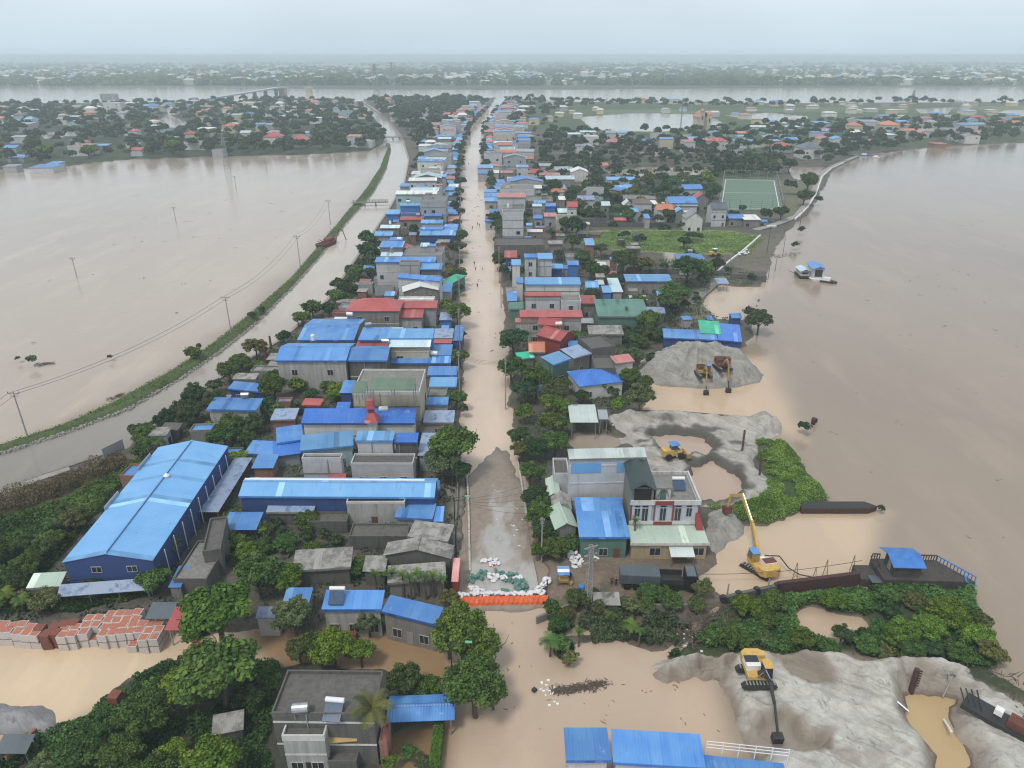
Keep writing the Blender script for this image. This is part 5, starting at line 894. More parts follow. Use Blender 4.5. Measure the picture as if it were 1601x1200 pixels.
NEARLIST = [ # centre x, y, radius px, kind, zone
 (338, 957, 62, 'bright', 'left of the blue-roofed white house', 1.15), (402, 897, 42, 'mid', 'left of the blue-roofed white house', 1), (445, 905, 30, 'bright', 'left of the blue-roofed white house', 1), (240, 905, 27, 'mid', 'around the navy warehouse', 1), (262, 850, 24, 'olive', 'around the navy warehouse', 1),
 (340, 1050, 70, 'mid', 'south of the flooded brickyard', 1), (290, 1075, 45, 'bright', 'south of the flooded brickyard', 1), (225, 1115, 45, 'mid', 'south of the flooded brickyard', 1), (418, 1072, 26, 'mid', 'south of the flooded brickyard', 1), (395, 1085, 30, 'dark', 'south of the flooded brickyard', 1), (250, 1090, 36, 'mid', 'south of the flooded brickyard', 1),
 (330, 1190, 48, 'bright', 'at the bottom left corner of the picture', 1), (190, 1175, 35, 'mid', 'at the bottom left corner of the picture', 1), (120, 1180, 38, 'mid', 'at the bottom left corner of the picture', 1), (70, 1205, 35, 'olive', 'at the bottom left corner of the picture', 1), (270, 1180, 28, 'bright', 'at the bottom left corner of the picture', 1), (240, 1215, 40, 'mid', 'at the bottom left corner of the picture', 1), (165, 1135, 26, 'mid', 'at the bottom left corner of the picture', 1),
 (872, 975, 20, 'mid', 'in the flooded strip right of the street', .8), (878, 1005, 18, 'mid', 'in the flooded strip right of the street', .6), (890, 1028, 16, 'olive', 'in the flooded strip right of the street', .5), (862, 950, 16, 'mid', 'in the flooded strip right of the street', .8), (985, 945, 18, 'olive', 'below the parked truck', .8), (1050, 940, 18, 'mid', 'below the parked truck', .7),
 (467, 1015, 24, 'olive', 'north of the blackened flat roof', 1), (520, 1012, 34, 'bright', 'north of the blackened flat roof', 1), (563, 1018, 26, 'bright', 'north of the blackened flat roof', 1), (458, 960, 36, 'olive', 'north of the blackened flat roof', 1), (490, 1010, 26, 'mid', 'north of the blackened flat roof', 1),
 (575, 972, 24, 'olive', 'in front of the blue-roofed white house', 1), (610, 962, 22, 'olive', 'in front of the blue-roofed white house', 1), (702, 936, 20, 'olive', 'by the flooded side street corner', 1), (722, 985, 45, 'mid', 'by the flooded side street corner', 1.3), (755, 1010, 36, 'mid', 'by the flooded side street corner', 1.3), (742, 1070, 52, 'mid', 'by the flooded side street corner', 1.1), (700, 1000, 28, 'bright', 'by the flooded side street corner', 1.2),
 (632, 1065, 33, 'dark', 'by the flooded side street corner', .8), (668, 1075, 24, 'mid', 'by the flooded side street corner', .8), (770, 1085, 26, 'olive', 'by the flooded side street corner', 1),
 (640, 1175, 16, 'mid', 'in the flooded garden at bottom centre', .6), (660, 1190, 15, 'olive', 'in the flooded garden at bottom centre', .6), (610, 1190, 17, 'mid', 'in the flooded garden at bottom centre', .6), (570, 1175, 14, 'dark', 'in the flooded garden at bottom centre', .6),
 (708, 695, 42, 'mid', 'on the street\'s left edge', 1.3), (690, 722, 30, 'olive', 'on the street\'s left edge', 1.2), (716, 735, 22, 'dark', 'on the street\'s left edge', 1.1), (712, 622, 17, 'mid', 'on the street\'s left edge', 1.2), (722, 640, 11, 'olive', 'on the street\'s left edge', 1),
 (715, 487, 20, 'mid', 'on the street\'s left edge', 1.3), (700, 478, 16, 'bright', 'on the street\'s left edge', 1.2), (718, 556, 17, 'mid', 'on the street\'s left edge', 1.2), (712, 386, 13, 'dark', 'on the street\'s left edge', 1.2), (715, 430, 14, 'dark', 'on the street\'s left edge', 1.1), (716, 412, 9, 'bright', 'on the street\'s left edge', 1),
 (716, 268, 7, 'dark', 'on the street\'s left edge', 1.2), (712, 276, 7, 'dark', 'on the street\'s left edge', 1.2), (716, 231, 9, 'dark', 'on the street\'s left edge', 1.2), (717, 330, 5, 'dark', 'on the street\'s left edge', 1), (718, 452, 9, 'olive', 'on the street\'s left edge', 1), (721, 525, 9, 'olive', 'on the street\'s left edge', 1),
 (803, 530, 26, 'dark', 'on the street\'s right edge', 1.1), (800, 575, 24, 'mid', 'on the street\'s right edge', 1.1), (838, 590, 28, 'mid', 'on the street\'s right edge', 1.2), (820, 608, 22, 'dark', 'on the street\'s right edge', 1), (868, 612, 24, 'olive', 'on the street\'s right edge', 1.1), (862, 630, 22, 'mid', 'on the street\'s right edge', 1), (880, 636, 20, 'bright', 'on the street\'s right edge', 1),
 (820, 645, 18, 'mid', 'on the street\'s right edge', 1), (865, 660, 26, 'mid', 'on the street\'s right edge', 1), (812, 680, 20, 'dark', 'on the street\'s right edge', 1), (868, 690, 24, 'mid', 'on the street\'s right edge', 1), (840, 700, 20, 'dark', 'on the street\'s right edge', .9), (815, 702, 18, 'olive', 'on the street\'s right edge', 1), (880, 600, 16, 'mid', 'on the street\'s right edge', 1),
 (829, 738, 22, 'mid', 'between the street and the tall pale block', 1), (838, 776, 24, 'dark', 'between the street and the tall pale block', 1), (846, 800, 26, 'mid', 'between the street and the tall pale block', .9), (852, 830, 24, 'dark', 'between the street and the tall pale block', .8), (868, 856, 22, 'mid', 'between the street and the tall pale block', .8), (845, 858, 18, 'mid', 'between the street and the tall pale block', .8), (893, 848, 16, 'mid', 'between the street and the tall pale block', .7), (940, 858, 12, 'mid', 'between the street and the tall pale block', .7),
 (938, 600, 16, 'mid', 'near the sand pile and the bright blue hipped roof', 1), (985, 590, 22, 'mid', 'near the sand pile and the bright blue hipped roof', 1), (1005, 600, 18, 'dark', 'near the sand pile and the bright blue hipped roof', 1), (1000, 622, 30, 'olive', 'near the sand pile and the bright blue hipped roof', 1.1), (965, 632, 14, 'bright', 'near the sand pile and the bright blue hipped roof', .9), (910, 618, 15, 'dark', 'near the sand pile and the bright blue hipped roof', 1),
 (1018, 562, 12, 'olive', 'near the sand pile and the bright blue hipped roof', 1), (958, 615, 12, 'mid', 'near the sand pile and the bright blue hipped roof', 1), (1015, 500, 22, 'mid', 'right of the dark green hall', 1), (1052, 458, 26, 'mid', 'right of the dark green hall', 1), (1045, 472, 18, 'dark', 'right of the dark green hall', 1), (1075, 417, 26, 'mid', 'right of the dark green hall', 1), (1098, 420, 18, 'mid', 'right of the dark green hall', 1), (975, 405, 22, 'dark', 'right of the dark green hall', 1.1), (1005, 412, 18, 'olive', 'right of the dark green hall', 1), (1000, 518, 12, 'olive', 'right of the dark green hall', 1), (1120, 412, 14, 'dark', 'right of the dark green hall', 1), (995, 530, 14, 'mid', 'right of the dark green hall', 1),
 (873, 398, 10, 'mid', 'behind the white walled long building', 1), (900, 352, 18, 'dark', 'behind the white walled long building', 1.2), (885, 348, 14, 'mid', 'behind the white walled long building', 1), (895, 376, 14, 'dark', 'behind the white walled long building', 1), (912, 405, 14, 'mid', 'behind the white walled long building', 1), (925, 420, 16, 'mid', 'behind the white walled long building', 1), (945, 425, 12, 'mid', 'behind the white walled long building', 1), (940, 388, 14, 'olive', 'behind the white walled long building', 1), (970, 370, 6, 'dark', 'behind the white walled long building', 1.4), (972, 382, 5, 'dark', 'behind the white walled long building', 1),
 (1187, 500, 22, 'olive', 'standing in the river flood by the blue riverside roofs', .7), (1170, 490, 12, 'mid', 'standing in the river flood by the blue riverside roofs', .7), (1376, 797, 7, 'olive', 'at the outer end of the rusty pontoon', .3), (1257, 670, 12, 'mid', 'standing alone in the flooded river', .5), (1243, 384, 7, 'olive', 'standing alone in the flooded river', .5),
 (575, 373, 17, 'dark', 'on the canal bank right side', 1), (574, 392, 18, 'dark', 'on the canal bank right side', .9), (580, 403, 14, 'dark', 'on the canal bank right side', .8), (442, 525, 13, 'dark', 'on the canal bank right side', 1), (51, 563, 10, 'olive', 'out in the flooded field', .5), (27, 562, 5, 'olive', 'out in the flooded field', .4), (172, 560, 5, 'dark', 'out in the flooded field', .4), (300, 552, 14, 'mid', 'on the grassy dike', .5), (311, 543, 6, 'dark', 'on the grassy dike', .5), (392, 495, 9, 'olive', 'on the grassy dike', .3), (410, 486, 7, 'olive', 'on the grassy dike', .3),
 (1265, 282, 16, 'dark', 'by the river path beyond the football pitch', 1), (1258, 305, 14, 'dark', 'by the river path beyond the football pitch', 1), (1235, 290, 12, 'dark', 'by the river path beyond the football pitch', 1), (1222, 330, 13, 'dark', 'by the river path beyond the football pitch', 1), (1162, 327, 9, 'dark', 'by the river path beyond the football pitch', 1), (1195, 333, 9, 'mid', 'by the river path beyond the football pitch', 1), (1110, 328, 8, 'mid', 'by the river path beyond the football pitch', 1), (1280, 312, 8, 'olive', 'by the river path beyond the football pitch', .8), (1253, 360, 7, 'olive', 'by the river path beyond the football pitch', .7),
]
for cx, cy_, r_, k, z, tr in NEARLIST: T(cx, cy_, r_, k, z, tr*.55)
def fill(poly, gap, r0, r1, kinds, zone, seed, tmax=400, edgepad=0, avoid=True):
    q = random.Random(seed); P = ppoly(poly); xs = [p[0] for p in P]; ys = [p[1] for p in P]; A = abs(sum(P[i][0]*P[(i+1) % len(P)][1]-P[(i+1) % len(P)][0]*P[i][1] for i in range(len(P))))/2
    pts = []; cell = {}
    for _ in range(int(A/gap**2*5)+20):
        x, y = q.uniform(min(xs), max(xs)), q.uniform(min(ys), max(ys))
        if not inside(x, y, P): continue
        k = (int(x//gap), int(y//gap))
        if any((x-a)**2+(y-b_)**2 < gap*gap for i in (-1, 0, 1) for j in (-1, 0, 1) for a, b_ in cell.get((k[0]+i, k[1]+j), ())): continue
        if avoid and clash(x, y, r0*.35): continue
        cell.setdefault(k, []).append((x, y)); pts.append((x, y))
        if len(pts) >= tmax: break
    if not pts: return
    Hh, _ = land(np.array([[p[0] for p in pts]]), np.array([[p[1] for p in pts]]))
    for (x, y), h in zip(pts, Hh[0]):
        px, py, dd = topx((x, y, 0))
        if h < .15 or px < -120 or px > 1720 or py > 1290: continue
        r = q.uniform(r0, r1); TREES.append([x, y, r, q.choice(kinds), zone, r*q.uniform(.75, 1.3), 1])
DM = ['dark', 'mid', 'dark', 'mid', 'olive', 'dark', 'bright']; DK = ['dark', 'dark', 'mid', 'dark', 'olive']
fill([(-150, 890), (0, 852), (110, 815), (185, 778), (232, 722), (246, 702), (98, 870), (40, 925), (-150, 950)], 2.7, 1.5, 2.7, ['dark', 'mid', 'dark', 'mid', 'olive', 'dark'], 'in the thicket left of the navy warehouse', 1)
fill([(-100, 950), (60, 925), (230, 930), (220, 945), (190, 945), (90, 962), (-100, 966)], 3.2, 1.3, 2.2, DK, 'behind the brick stacks', 2)
fill([(200, 695), (262, 655), (332, 605), (402, 560), (430, 560), (432, 600), (540, 605), (520, 650), (470, 660), (380, 690), (350, 712), (300, 692), (246, 700)], 3.8, 1.9, 3.3, DM, 'in the grove between canal and blue sheds', 3)
fill([(352, 715), (380, 700), (425, 722), (470, 730), (455, 745), (372, 748), (345, 770)], 3.2, 1.7, 2.8, ['mid', 'bright', 'mid', 'dark'], 'behind the left end of the long light blue hall', 4)
fill([(450, 532), (512, 474), (545, 428), (590, 425), (585, 455), (535, 470), (530, 500), (465, 520)], 4, 2, 3.4, DK, 'behind the red hipped villa', 5)
fill([(560, 425), (592, 378), (617, 338), (641, 293), (649, 255), (662, 235), (668, 270), (650, 300), (625, 345), (600, 400), (580, 428)], 5, 1.7, 2.8, DK, 'between the canal and the left row', 6)
fill([(352, 835), (400, 800), (470, 805), (560, 800), (600, 840), (560, 860), (430, 880), (400, 880), (345, 870)], 2.4, 1.1, 2.2, ['mid', 'mid', 'dark', 'bright'], 'in the walled yards left of the street', 7)
fill([(515, 925), (520, 900), (560, 895), (605, 915), (605, 920), (560, 922)], 2.4, 1.3, 2.0, ['bright', 'mid'], 'above the blue-roofed white house', 8)
fill([(1150, 966), (1230, 952), (1345, 945), (1515, 950), (1528, 975), (1560, 1025), (1555, 1050), (1480, 1046), (1400, 1036), (1290, 1032), (1180, 1018), (1100, 1022), (1120, 995)], 2.6, 1.1, 2.0, ['mid', 'bright', 'mid', 'olive', 'dark'], 'in the green thicket below the riverside hut', 9, 220)
fill([(1350, 975), (1500, 970), (1525, 1010), (1480, 1030), (1350, 1022), (1340, 990)], 3.8, 1.7, 2.6, ['mid', 'dark', 'mid', 'bright'], 'in the green thicket below the riverside hut', 10)
fill([(855, 960), (905, 935), (960, 940), (1100, 935), (1105, 955), (1000, 965), (905, 970), (870, 975)], 2.4, 1.1, 1.9, ['olive', 'mid', 'dark'], 'below the parked truck', 11)
fill([(1090, 482), (1120, 445), (1190, 452), (1192, 440), (1100, 425), (1080, 440), (1060, 480), (1035, 500), (1040, 520), (1075, 505)], 4.5, 1.2, 2.2, ['olive', 'mid', 'dark'], 'around the flooded riverside yard', 12)
fill([(925, 344), (1000, 344), (1075, 344), (1200, 348), (1200, 358), (1100, 354), (1000, 353), (925, 353)], 7, 2.6, 4, DK, 'along the wall behind the bright meadow', 13)
fill([(985, 590), (1025, 560), (1040, 510), (985, 480), (940, 500), (960, 510), (975, 560)], 4, 1.8, 3, DK, 'near the sand pile and the bright blue hipped roof', 14)
fill([(850, 330), (830, 290), (845, 240), (860, 205), (900, 208), (1000, 222), (1130, 240), (1210, 255), (1225, 278), (1120, 280), (1115, 300), (1110, 335), (900, 350)], 10.5, 2.8, 5.2, DM+['olive'], 'in the woods right of the street', 15, 420)
fill([(850, 330), (830, 290), (845, 240), (860, 205), (1000, 222), (1210, 255), (1225, 278), (1120, 280), (1115, 300), (1110, 335), (900, 350)], 7.5, 1.4, 2.8, DM, 'in the woods right of the street', 25, 900)
fill([(1130, 280), (1225, 278), (1290, 262), (1340, 243), (1480, 228), (1601, 222), (1640, 214), (1640, 190), (1420, 190), (1250, 196), (1120, 206), (1000, 212), (1100, 240)], 11.5, 3.4, 5.8, DM, 'in the woods right of the street', 16, 520)
fill([(-100, 268), (0, 264), (95, 258), (190, 247), (300, 243), (480, 238), (578, 234), (596, 222), (592, 198), (576, 178), (560, 162), (430, 156), (300, 162), (0, 165), (-100, 166)], 11.5, 3.6, 6.2, DM, 'in the village beyond the flooded field', 17, 900)
fill([(190, 250), (300, 246), (480, 242), (575, 236), (600, 228), (604, 215), (590, 205), (480, 222), (300, 228), (190, 238)], 11, 3.6, 6, ['dark', 'dark', 'mid'], 'along the shore beyond the flooded field', 18, 120)
fill([(570, 160), (600, 182), (640, 215), (650, 235), (690, 215), (735, 190), (765, 160), (700, 157)], 12, 5, 7.5, DK, 'on the low ground before the far river', 19, 200)
fill([(790, 156), (900, 161), (1200, 163), (1601, 161), (1680, 158), (1680, 165), (1400, 165), (1200, 169), (900, 170), (850, 185), (800, 200), (775, 230), (765, 200)], 14, 4.0, 6.8, DK, 'on the low ground before the far river', 20, 420)
for side, RX, s, sd in (('on the street\'s left edge', RL, -1, 5), ('on the street\'s right edge', RR, 1, 9)):
    q = random.Random(sd); y = 235
    while y < 1100:
        if q.random() < .75: TREES.append([streetx(RX, y)+s*q.uniform(.5, 3.5), y, q.uniform(2.2, 4.2), q.choice(DK), side, q.uniform(3, 4.6), 1])
        y += q.uniform(7, 20)
    q = random.Random(sd+1)
    for _ in range(150):
        y = q.uniform(170, 900); x = streetx(RX, y)+s*q.uniform(8, 75 if s < 0 else 85)
        if not clash(x, y, 1.5) and (s > 0 or x > streetx([(b_, c_) for b_, c_ in CR], y)+3) and gz(x, y) > .3: TREES.append([x, y, q.uniform(1.8, 3.4), q.choice(DK), ('amid the left row of houses' if s < 0 else 'amid the right row of houses'), q.uniform(2.4, 4), 1])
# drop trees that stand on the far side of the picture's edge, or on water roads
def size_px(t): d = topx((t[0], t[1], t[5]))[2]; return t[2]*F/d
for t in TREES: t.append(size_px(t))
TREES.sort(key=lambda t: -t[7])
rt = random.Random(5); tone_w = dict(dark='dark green', mid='mid green', bright='bright green', olive='olive green', dry='dry brown')
NIND = 285; TREE_TAG = []
for i, t in enumerate(TREES[:NIND]):
    x, y, r, kind, zone, hc, fl, spx = t; base = max(gz(x, y), heap_z(x, y)) if y < 400 else .4; base = max(base, -.4)
    o = thing('tree', None, 'tree', (x, y, base), rt.uniform(0, 6.28)); hh = max(hc-base, r*.5)
    tr = link('trunk', TRUNKS[i % 4], o); tr.scale = (hh*1.0, hh*1.0, hh)
    c = link('crown', (HI if spx > 19 else LO)[kind][rt.randrange(3)], o, (0, 0, hh)); c.scale = (r, r, r*fl*rt.uniform(.85, 1.05)); c.rotation_euler = (rt.uniform(-.1, .1), rt.uniform(-.1, .1), 0)
    TREE_TAG.append((o, kind, zone, spx, Vector((x, y, 0))))
# the rest of the woods as one mass
def canopy(name, rows, mat_k, n, size, seed):
    rg = np.random.default_rng(seed); base = []
    for s in range(3):
        nc = 12; d = rg.normal(size=(nc, 3)); d /= np.linalg.norm(d, axis=1)[:, None]; d[:, 2] = np.abs(d[:, 2])*.9-.15; cc = d*rg.uniform(.35, .72, nc)[:, None]*np.array([1, 1, .8]); k = rg.integers(0, nc, n)
        e = rg.normal(size=(n, 3)); e /= np.linalg.norm(e, axis=1)[:, None]; e[:, 2] = np.where(e[:, 2] < -.2, -e[:, 2], e[:, 2]); P = cc[k]+e*.33; nn = e+rg.normal(size=(n, 3))*.4; nn[:, 2] += .3; nn /= np.linalg.norm(nn, axis=1)[:, None]
        V, Fq = leaf_quads(P, nn, size, rg); base.append((V, Fq, np.repeat(np.clip(rg.uniform(0, .6, nc)[k]+rg.uniform(0, .4, n), 0, 1), 4)))
    Vs, Fs, Ts = [], [], []; off = 0
    for x, y, r, hc in rows:
        V, Fq, tn = base[rg.integers(0, 3)]; a = rg.uniform(0, 6.28); ca, sa = math.cos(a), math.sin(a)
        W = V*r; W = np.stack([W[:, 0]*ca-W[:, 1]*sa+x, W[:, 0]*sa+W[:, 1]*ca+y, W[:, 2]+hc+.4], 1); Vs.append(W); Fs.append(Fq+off); off += len(W); Ts.append(np.clip(tn*rg.uniform(.35, 1.2), 0, 1))
    tn = np.concatenate(Ts); o = npmesh(name, np.concatenate(Vs), np.concatenate(Fs), mat_k, tone=tn[:, None].repeat(3, 1)); return o
rest = TREES[NIND:]
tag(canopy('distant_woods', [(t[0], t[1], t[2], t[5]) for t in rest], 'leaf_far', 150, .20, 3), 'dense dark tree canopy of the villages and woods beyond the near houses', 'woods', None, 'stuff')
# far bank: woods and a town that fades in the haze
rg = np.random.default_rng(4); rows = []
for _ in range(5200):
    y = 1990+5200*rg.random()**1.7; x = rg.uniform(-1, 1)*(y*.80+60)
    if fbm(np.array([x*.003]), np.array([y*.0012]), 3, 7)[0] > .43 or y < 2080: rows.append((x, y, rg.uniform(9, 17)*(1+y/9000), rg.uniform(1, 6)))
tag(canopy('far_bank_woods', rows, 'leaf_mid', 26, .42, 6), 'hazy blue-green tree belt and groves across the far river', 'woods', None, 'stuff')
m, n, b = nodes('far_town'); vc = n.nodes.new('ShaderNodeVertexColor'); vc.layer_name = 'tone'; n.links.new(vc.outputs[0], b.inputs['Base Color']); b.inputs['Roughness'].default_value = .8; MATS['far_town'] = m
def boxmass(name, items, label, cat):
    B0 = np.array([(-.5, -.5, 0), (.5, -.5, 0), (.5, .5, 0), (-.5, .5, 0), (-.5, -.5, 1), (.5, -.5, 1), (.5, .5, 1), (-.5, .5, 1), (-.55, -.55, 1), (.55, -.55, 1), (.55, .55, 1), (-.55, .55, 1), (-.3, 0, 1.28), (.3, 0, 1.28)])
    Fq = np.array([(0, 1, 5, 4), (1, 2, 6, 5), (2, 3, 7, 6), (3, 0, 4, 7), (8, 9, 13, 12), (10, 11, 12, 13), (9, 10, 13, 13), (11, 8, 12, 12)]); Vs, Fs, Cs = [], [], []; off = 0
    tri = []
    for x, y, w, d, h, a, cw, cr2 in items:
        ca, sa = math.cos(a), math.sin(a); V = B0*np.array([w, d, h]); V = np.stack([V[:, 0]*ca-V[:, 1]*sa+x, V[:, 0]*sa+V[:, 1]*ca+y, V[:, 2]], 1); Vs.append(V); Fs.append(Fq[:6]+off); tri.append(Fq[6:, :3]+off); off += 14; Cs.append(np.array([cw]*8+[cr2]*6))
    V = np.concatenate(Vs); f4 = [tuple(q) for q in np.concatenate(Fs)]+[tuple(q) for q in np.concatenate(tri)]; me = bpy.data.meshes.new(name); me.from_pydata(V.tolist(), [], f4)
    a = me.color_attributes.new('tone', 'FLOAT_COLOR', 'POINT'); c = np.ones((len(V), 4), np.float32); c[:, :3] = np.concatenate(Cs); a.data.foreach_set('color', c.ravel()); me.materials.append(MATS['far_town'])
    return tag(link(name, me), label, cat, None, 'stuff')
RC3 = [(.5, .5, .5), (.6, .6, .6), (.40, .27, .22), (.35, .38, .42), (.15, .3, .55), (.6, .6, .58), (.45, .42, .38)]; WC3 = [(.5, .5, .48), (.6, .58, .52), (.66, .66, .64), (.4, .4, .4), (.6, .5, .35)]
items = []
for _ in range(3600):
    y = 2010+4600*rg.random()**1.5; x = rg.uniform(-1, 1)*(y*.78+60)
    if fbm(np.array([x*.002]), np.array([y*.001]), 3, 17)[0] > .40: items.append((x, y, rg.uniform(10, 26)*(1+y/6000), rg.uniform(9, 16), rg.uniform(5, 15), rg.uniform(0, 3), WC3[rg.integers(0, 5)], RC3[rg.integers(0, 7)]))
boxmass('far_town', items, 'hazy far town of small pale houses spread across the far river bank', 'town')
items = []
for _ in range(260):       # farthest small houses of the near villages
    z = rg.random(); y = rg.uniform(780, 1300); x = rg.uniform(-1, 1)*(y*.75)
    if abs(x+40) > 60 and gz(x, y) > .3 and not clash(x, y, 10): items.append((x, y, rg.uniform(7, 15), rg.uniform(7, 13), rg.uniform(3.5, 6.5), rg.uniform(-.2, .2), WC3[rg.integers(0, 5)], RC3[rg.integers(0, 7)]))
MC = dict(blue=(.1, .25, .55), sky=(.2, .42, .65), pale=(.5, .62, .7), greyroof=(.3, .33, .36), deck=(.3, .3, .28), red=(.4, .09, .09), pink=(.5, .2, .18), orange=(.52, .2, .12), white=(.68, .7, .68), dullblue=(.1, .18, .36), deckdark=(.16, .16, .15))
for f in MASS: c_ = (f[1]+f[2])/2; items.append((c_.x, c_.y+f[3]/2, (f[2]-f[1]).length, f[3], f[4], 0, WC3[rg.integers(0, 5)], MC[f[6]]))
boxmass('distant_houses', items, 'scatter of tiny pale houses showing between the trees before the far river', 'houses')
# ---- palms, bananas
def frond_mesh(n=16, droop=.5, seed=1, w=.16, mat='leaf_mid'):
    rg2 = np.random.default_rng(seed); V = []; Fq = []; tn = []
    for i in range(n):
        a = 2*PI*i/n+rg2.uniform(-.2, .2); el = rg2.uniform(.1, 1.1); p = np.zeros(3); d = np.array([math.cos(a)*math.cos(el), math.sin(a)*math.cos(el), math.sin(el)]); sd2 = np.array([-math.sin(a), math.cos(a), 0]); seg = 6; t0 = rg2.random()
        pts = [p.copy()]
        for s in range(seg): p = p+d/seg; d = d+np.array([0, 0, -droop*.35]); d = d/np.linalg.norm(d); pts.append(p.copy())
        for s in range(seg):      # leaflets on both sides of the rib
            for u in (0, .33, .66):
                q0 = pts[s]*(1-u)+pts[s+1]*u; dr = (pts[s+1]-pts[s]); L0 = w*(1.2-.8*(s+u)/seg)*2
                for sg in (-1, 1):
                    tip = q0+sd2*sg*L0+dr*.6+np.array([0, 0, -.25*L0]); k = len(V); V += [q0, q0+dr*.3, tip+dr*.1, tip]; Fq.append((k, k+1, k+2, k+3)); tn += [t0]*4
    tn = np.array(tn); return npmesh('frond_crown', np.array(V), np.array(Fq), mat, tone=tn[:, None].repeat(3, 1), mesh_only=True)
PM = frond_mesh(22, .75, 1, .13, 'leaf_olive'); PM2 = frond_mesh(15, .5, 2, .13, 'leaf_mid'); BM = frond_mesh(9, .7, 3, .20, 'leaf_mid')
def palm(cx, cy_, rpx, hc, label, mesh=PM2, name='palm_tree', cat='palm', rt_=.16, ztop=None):
    p = at(cx, cy_, hc); d = topx(p)[2]; r = rpx*d/F; b0 = max(gz(p.x, p.y), -.3); o = thing(name, label, cat, (p.x, p.y, b0), cx)
    q = MB(); q.tube((0, 0, -.4), (.08, 0, (hc-b0)*.5), rt_*1.3, rt_, 8); q.tube((.08, 0, (hc-b0)*.5), (0, 0, hc-b0), rt_, rt_*.75, 8); q.build('trunk', 'bark', o); c = link('crown', mesh, o, (0, 0, hc-b0)); c.scale = (r,)*3
palm(581, 1106, 36, 8.5, 'large fan-crowned palm in front of the blackened flat-roofed house', PM)
palm(993, 813, 9, 5.5, 'small palm at the left corner of the villa facade'); palm(979, 482, 5, 7, 'thin palm standing before the dark green hall'); palm(411, 830, 8, 5, 'small palm in the walled yard below the long hall')
for i, (x, y) in enumerate([(585, 897), (598, 900), (612, 895), (628, 899), (640, 903), (652, 897), (664, 902), (676, 899), (690, 905)]): palm(x, y, 11, 4.5, f"{['first','second','third','fourth','fifth','sixth','seventh','eighth','ninth'][i]} palm from left in the row behind the skewed blue roof", PM2)
for i, (x, y, r) in enumerate([(233, 686, 16), (247, 690, 12), (860, 1000, 20), (905, 985, 12), (985, 975, 16), (955, 960, 12), (1000, 985, 10), (30, 935, 14), (5, 925, 16)]):
    palm(x, y, r, 2.8, f"banana plant {['at the tip of the navy warehouse, left one', 'at the tip of the navy warehouse, right one', 'low in the flooded strip right of the street', 'pale one amid the flooded strip shrubs', 'yellowish one standing in mud below the truck', 'left of the yellowish one below the truck', 'small one right of the yellowish one', 'left of the pale green shed roof', 'at the left picture edge by the brick stacks'][i]}", BM, 'banana_plant', 'banana plant', .12)
q = random.Random(3)
for i in range(18):
    x = q.uniform(960, 1330); y = q.uniform(262, 300); 
    if gz(*at(x, y).xy) > .3: TREES.append(None) if False else None
# ---- hedge, grass, reeds, corn as ground cover
def cover(name, poly, n, size, hgt, mat, label, cat, seed=1, upright=.0, blob=.6, zfn=None, density=None, asp=1.0, water=False):
    rg2 = np.random.default_rng(seed); P = ppoly(poly); A_ = np.array(P); k = int(n*2.2); x = rg2.uniform(A_[:, 0].min(), A_[:, 0].max(), k); y = rg2.uniform(A_[:, 1].min(), A_[:, 1].max(), k); sd2 = sdist(x, y, P, 5)
    dn = fbm(x*.35, y*.35, 3, seed); sel = (sd2+(dn-.5)*3 > 0)
    if density: sel &= dn > density
    x, y, dn = x[sel], y[sel], dn[sel]; h0, _ = land(x[None], y[None]); h0 = h0[0]; ok = (h0 > .05) | water; x, y, dn, h0 = x[ok], y[ok], dn[ok], np.maximum(h0[ok], 0)
    if zfn: h0 = np.array([max(a, zfn(b1, b2)) for a, b1, b2 in zip(h0, x, y)])
    lump = fbm(x*.55, y*.55, 3, seed+4); lump2 = fbm(x*.22, y*.22, 2, seed+8); C = np.stack([x, y, h0+hgt*(rg2.uniform(.05, 1, len(x))**.6)*(.1+1.1*lump+1.4*np.clip(lump2-.5, 0, 1))], 1); nn = rg2.normal(size=(len(x), 3))*.6; nn[:, 2] += 1-upright; nn /= np.linalg.norm(nn, axis=1)[:, None]
    V, Fq = leaf_quads(C, nn, size, rg2, asp); t = np.clip(lump*.8+(lump2-.5)*1.2+rg2.uniform(-.35, .35, len(x)), 0, 1); return tag(npmesh(name, V, Fq, mat, tone=np.repeat(t, 4)[:, None].repeat(3, 1)), label, cat, None, 'stuff')
cover('bank_bushes', [(1128, 952), (1340, 920), (1518, 920), (1530, 962), (1562, 1022), (1558, 1050), (1480, 1044), (1400, 1034), (1290, 1030), (1150, 1018), (1060, 1026), (1040, 1022), (1100, 995)], 36000, .16, 1.5, 'leaf_mid', 'tangled green bushes covering the bank between the riverside hut and the sand', 'bushes', 3, density=.40)
cover('bank_bushes', [(1180, 685), (1215, 690), (1246, 712), (1262, 740), (1290, 762), (1300, 784), (1262, 795), (1248, 806), (1200, 822), (1155, 816), (1100, 792), (1180, 788), (1196, 770), (1188, 728)], 38000, .11, 1.0, 'leaf_grass', 'long green grass and creepers on the wedge bank right of the sand quarry', 'bushes', 4, .85, density=.36)
cover('dike_grass', DIKE_L[1:-1]+[(x-1, y-3) for x, y in DIKE_R[1:-1]][::-1], 42000, .13, .45, 'leaf_grass', 'long strip of green grass on the dike between flooded field and canal', 'grass', 5, .7)
cover('meadow_grass', [(915, 365), (1010, 362), (1140, 364), (1192, 374), (1170, 398), (1060, 397), (960, 391), (902, 381)], 16000, .30, .22, 'leaf_meadow', 'bright yellow-green overgrown meadow left of the river sandbag wall', 'grass', 6, .5)
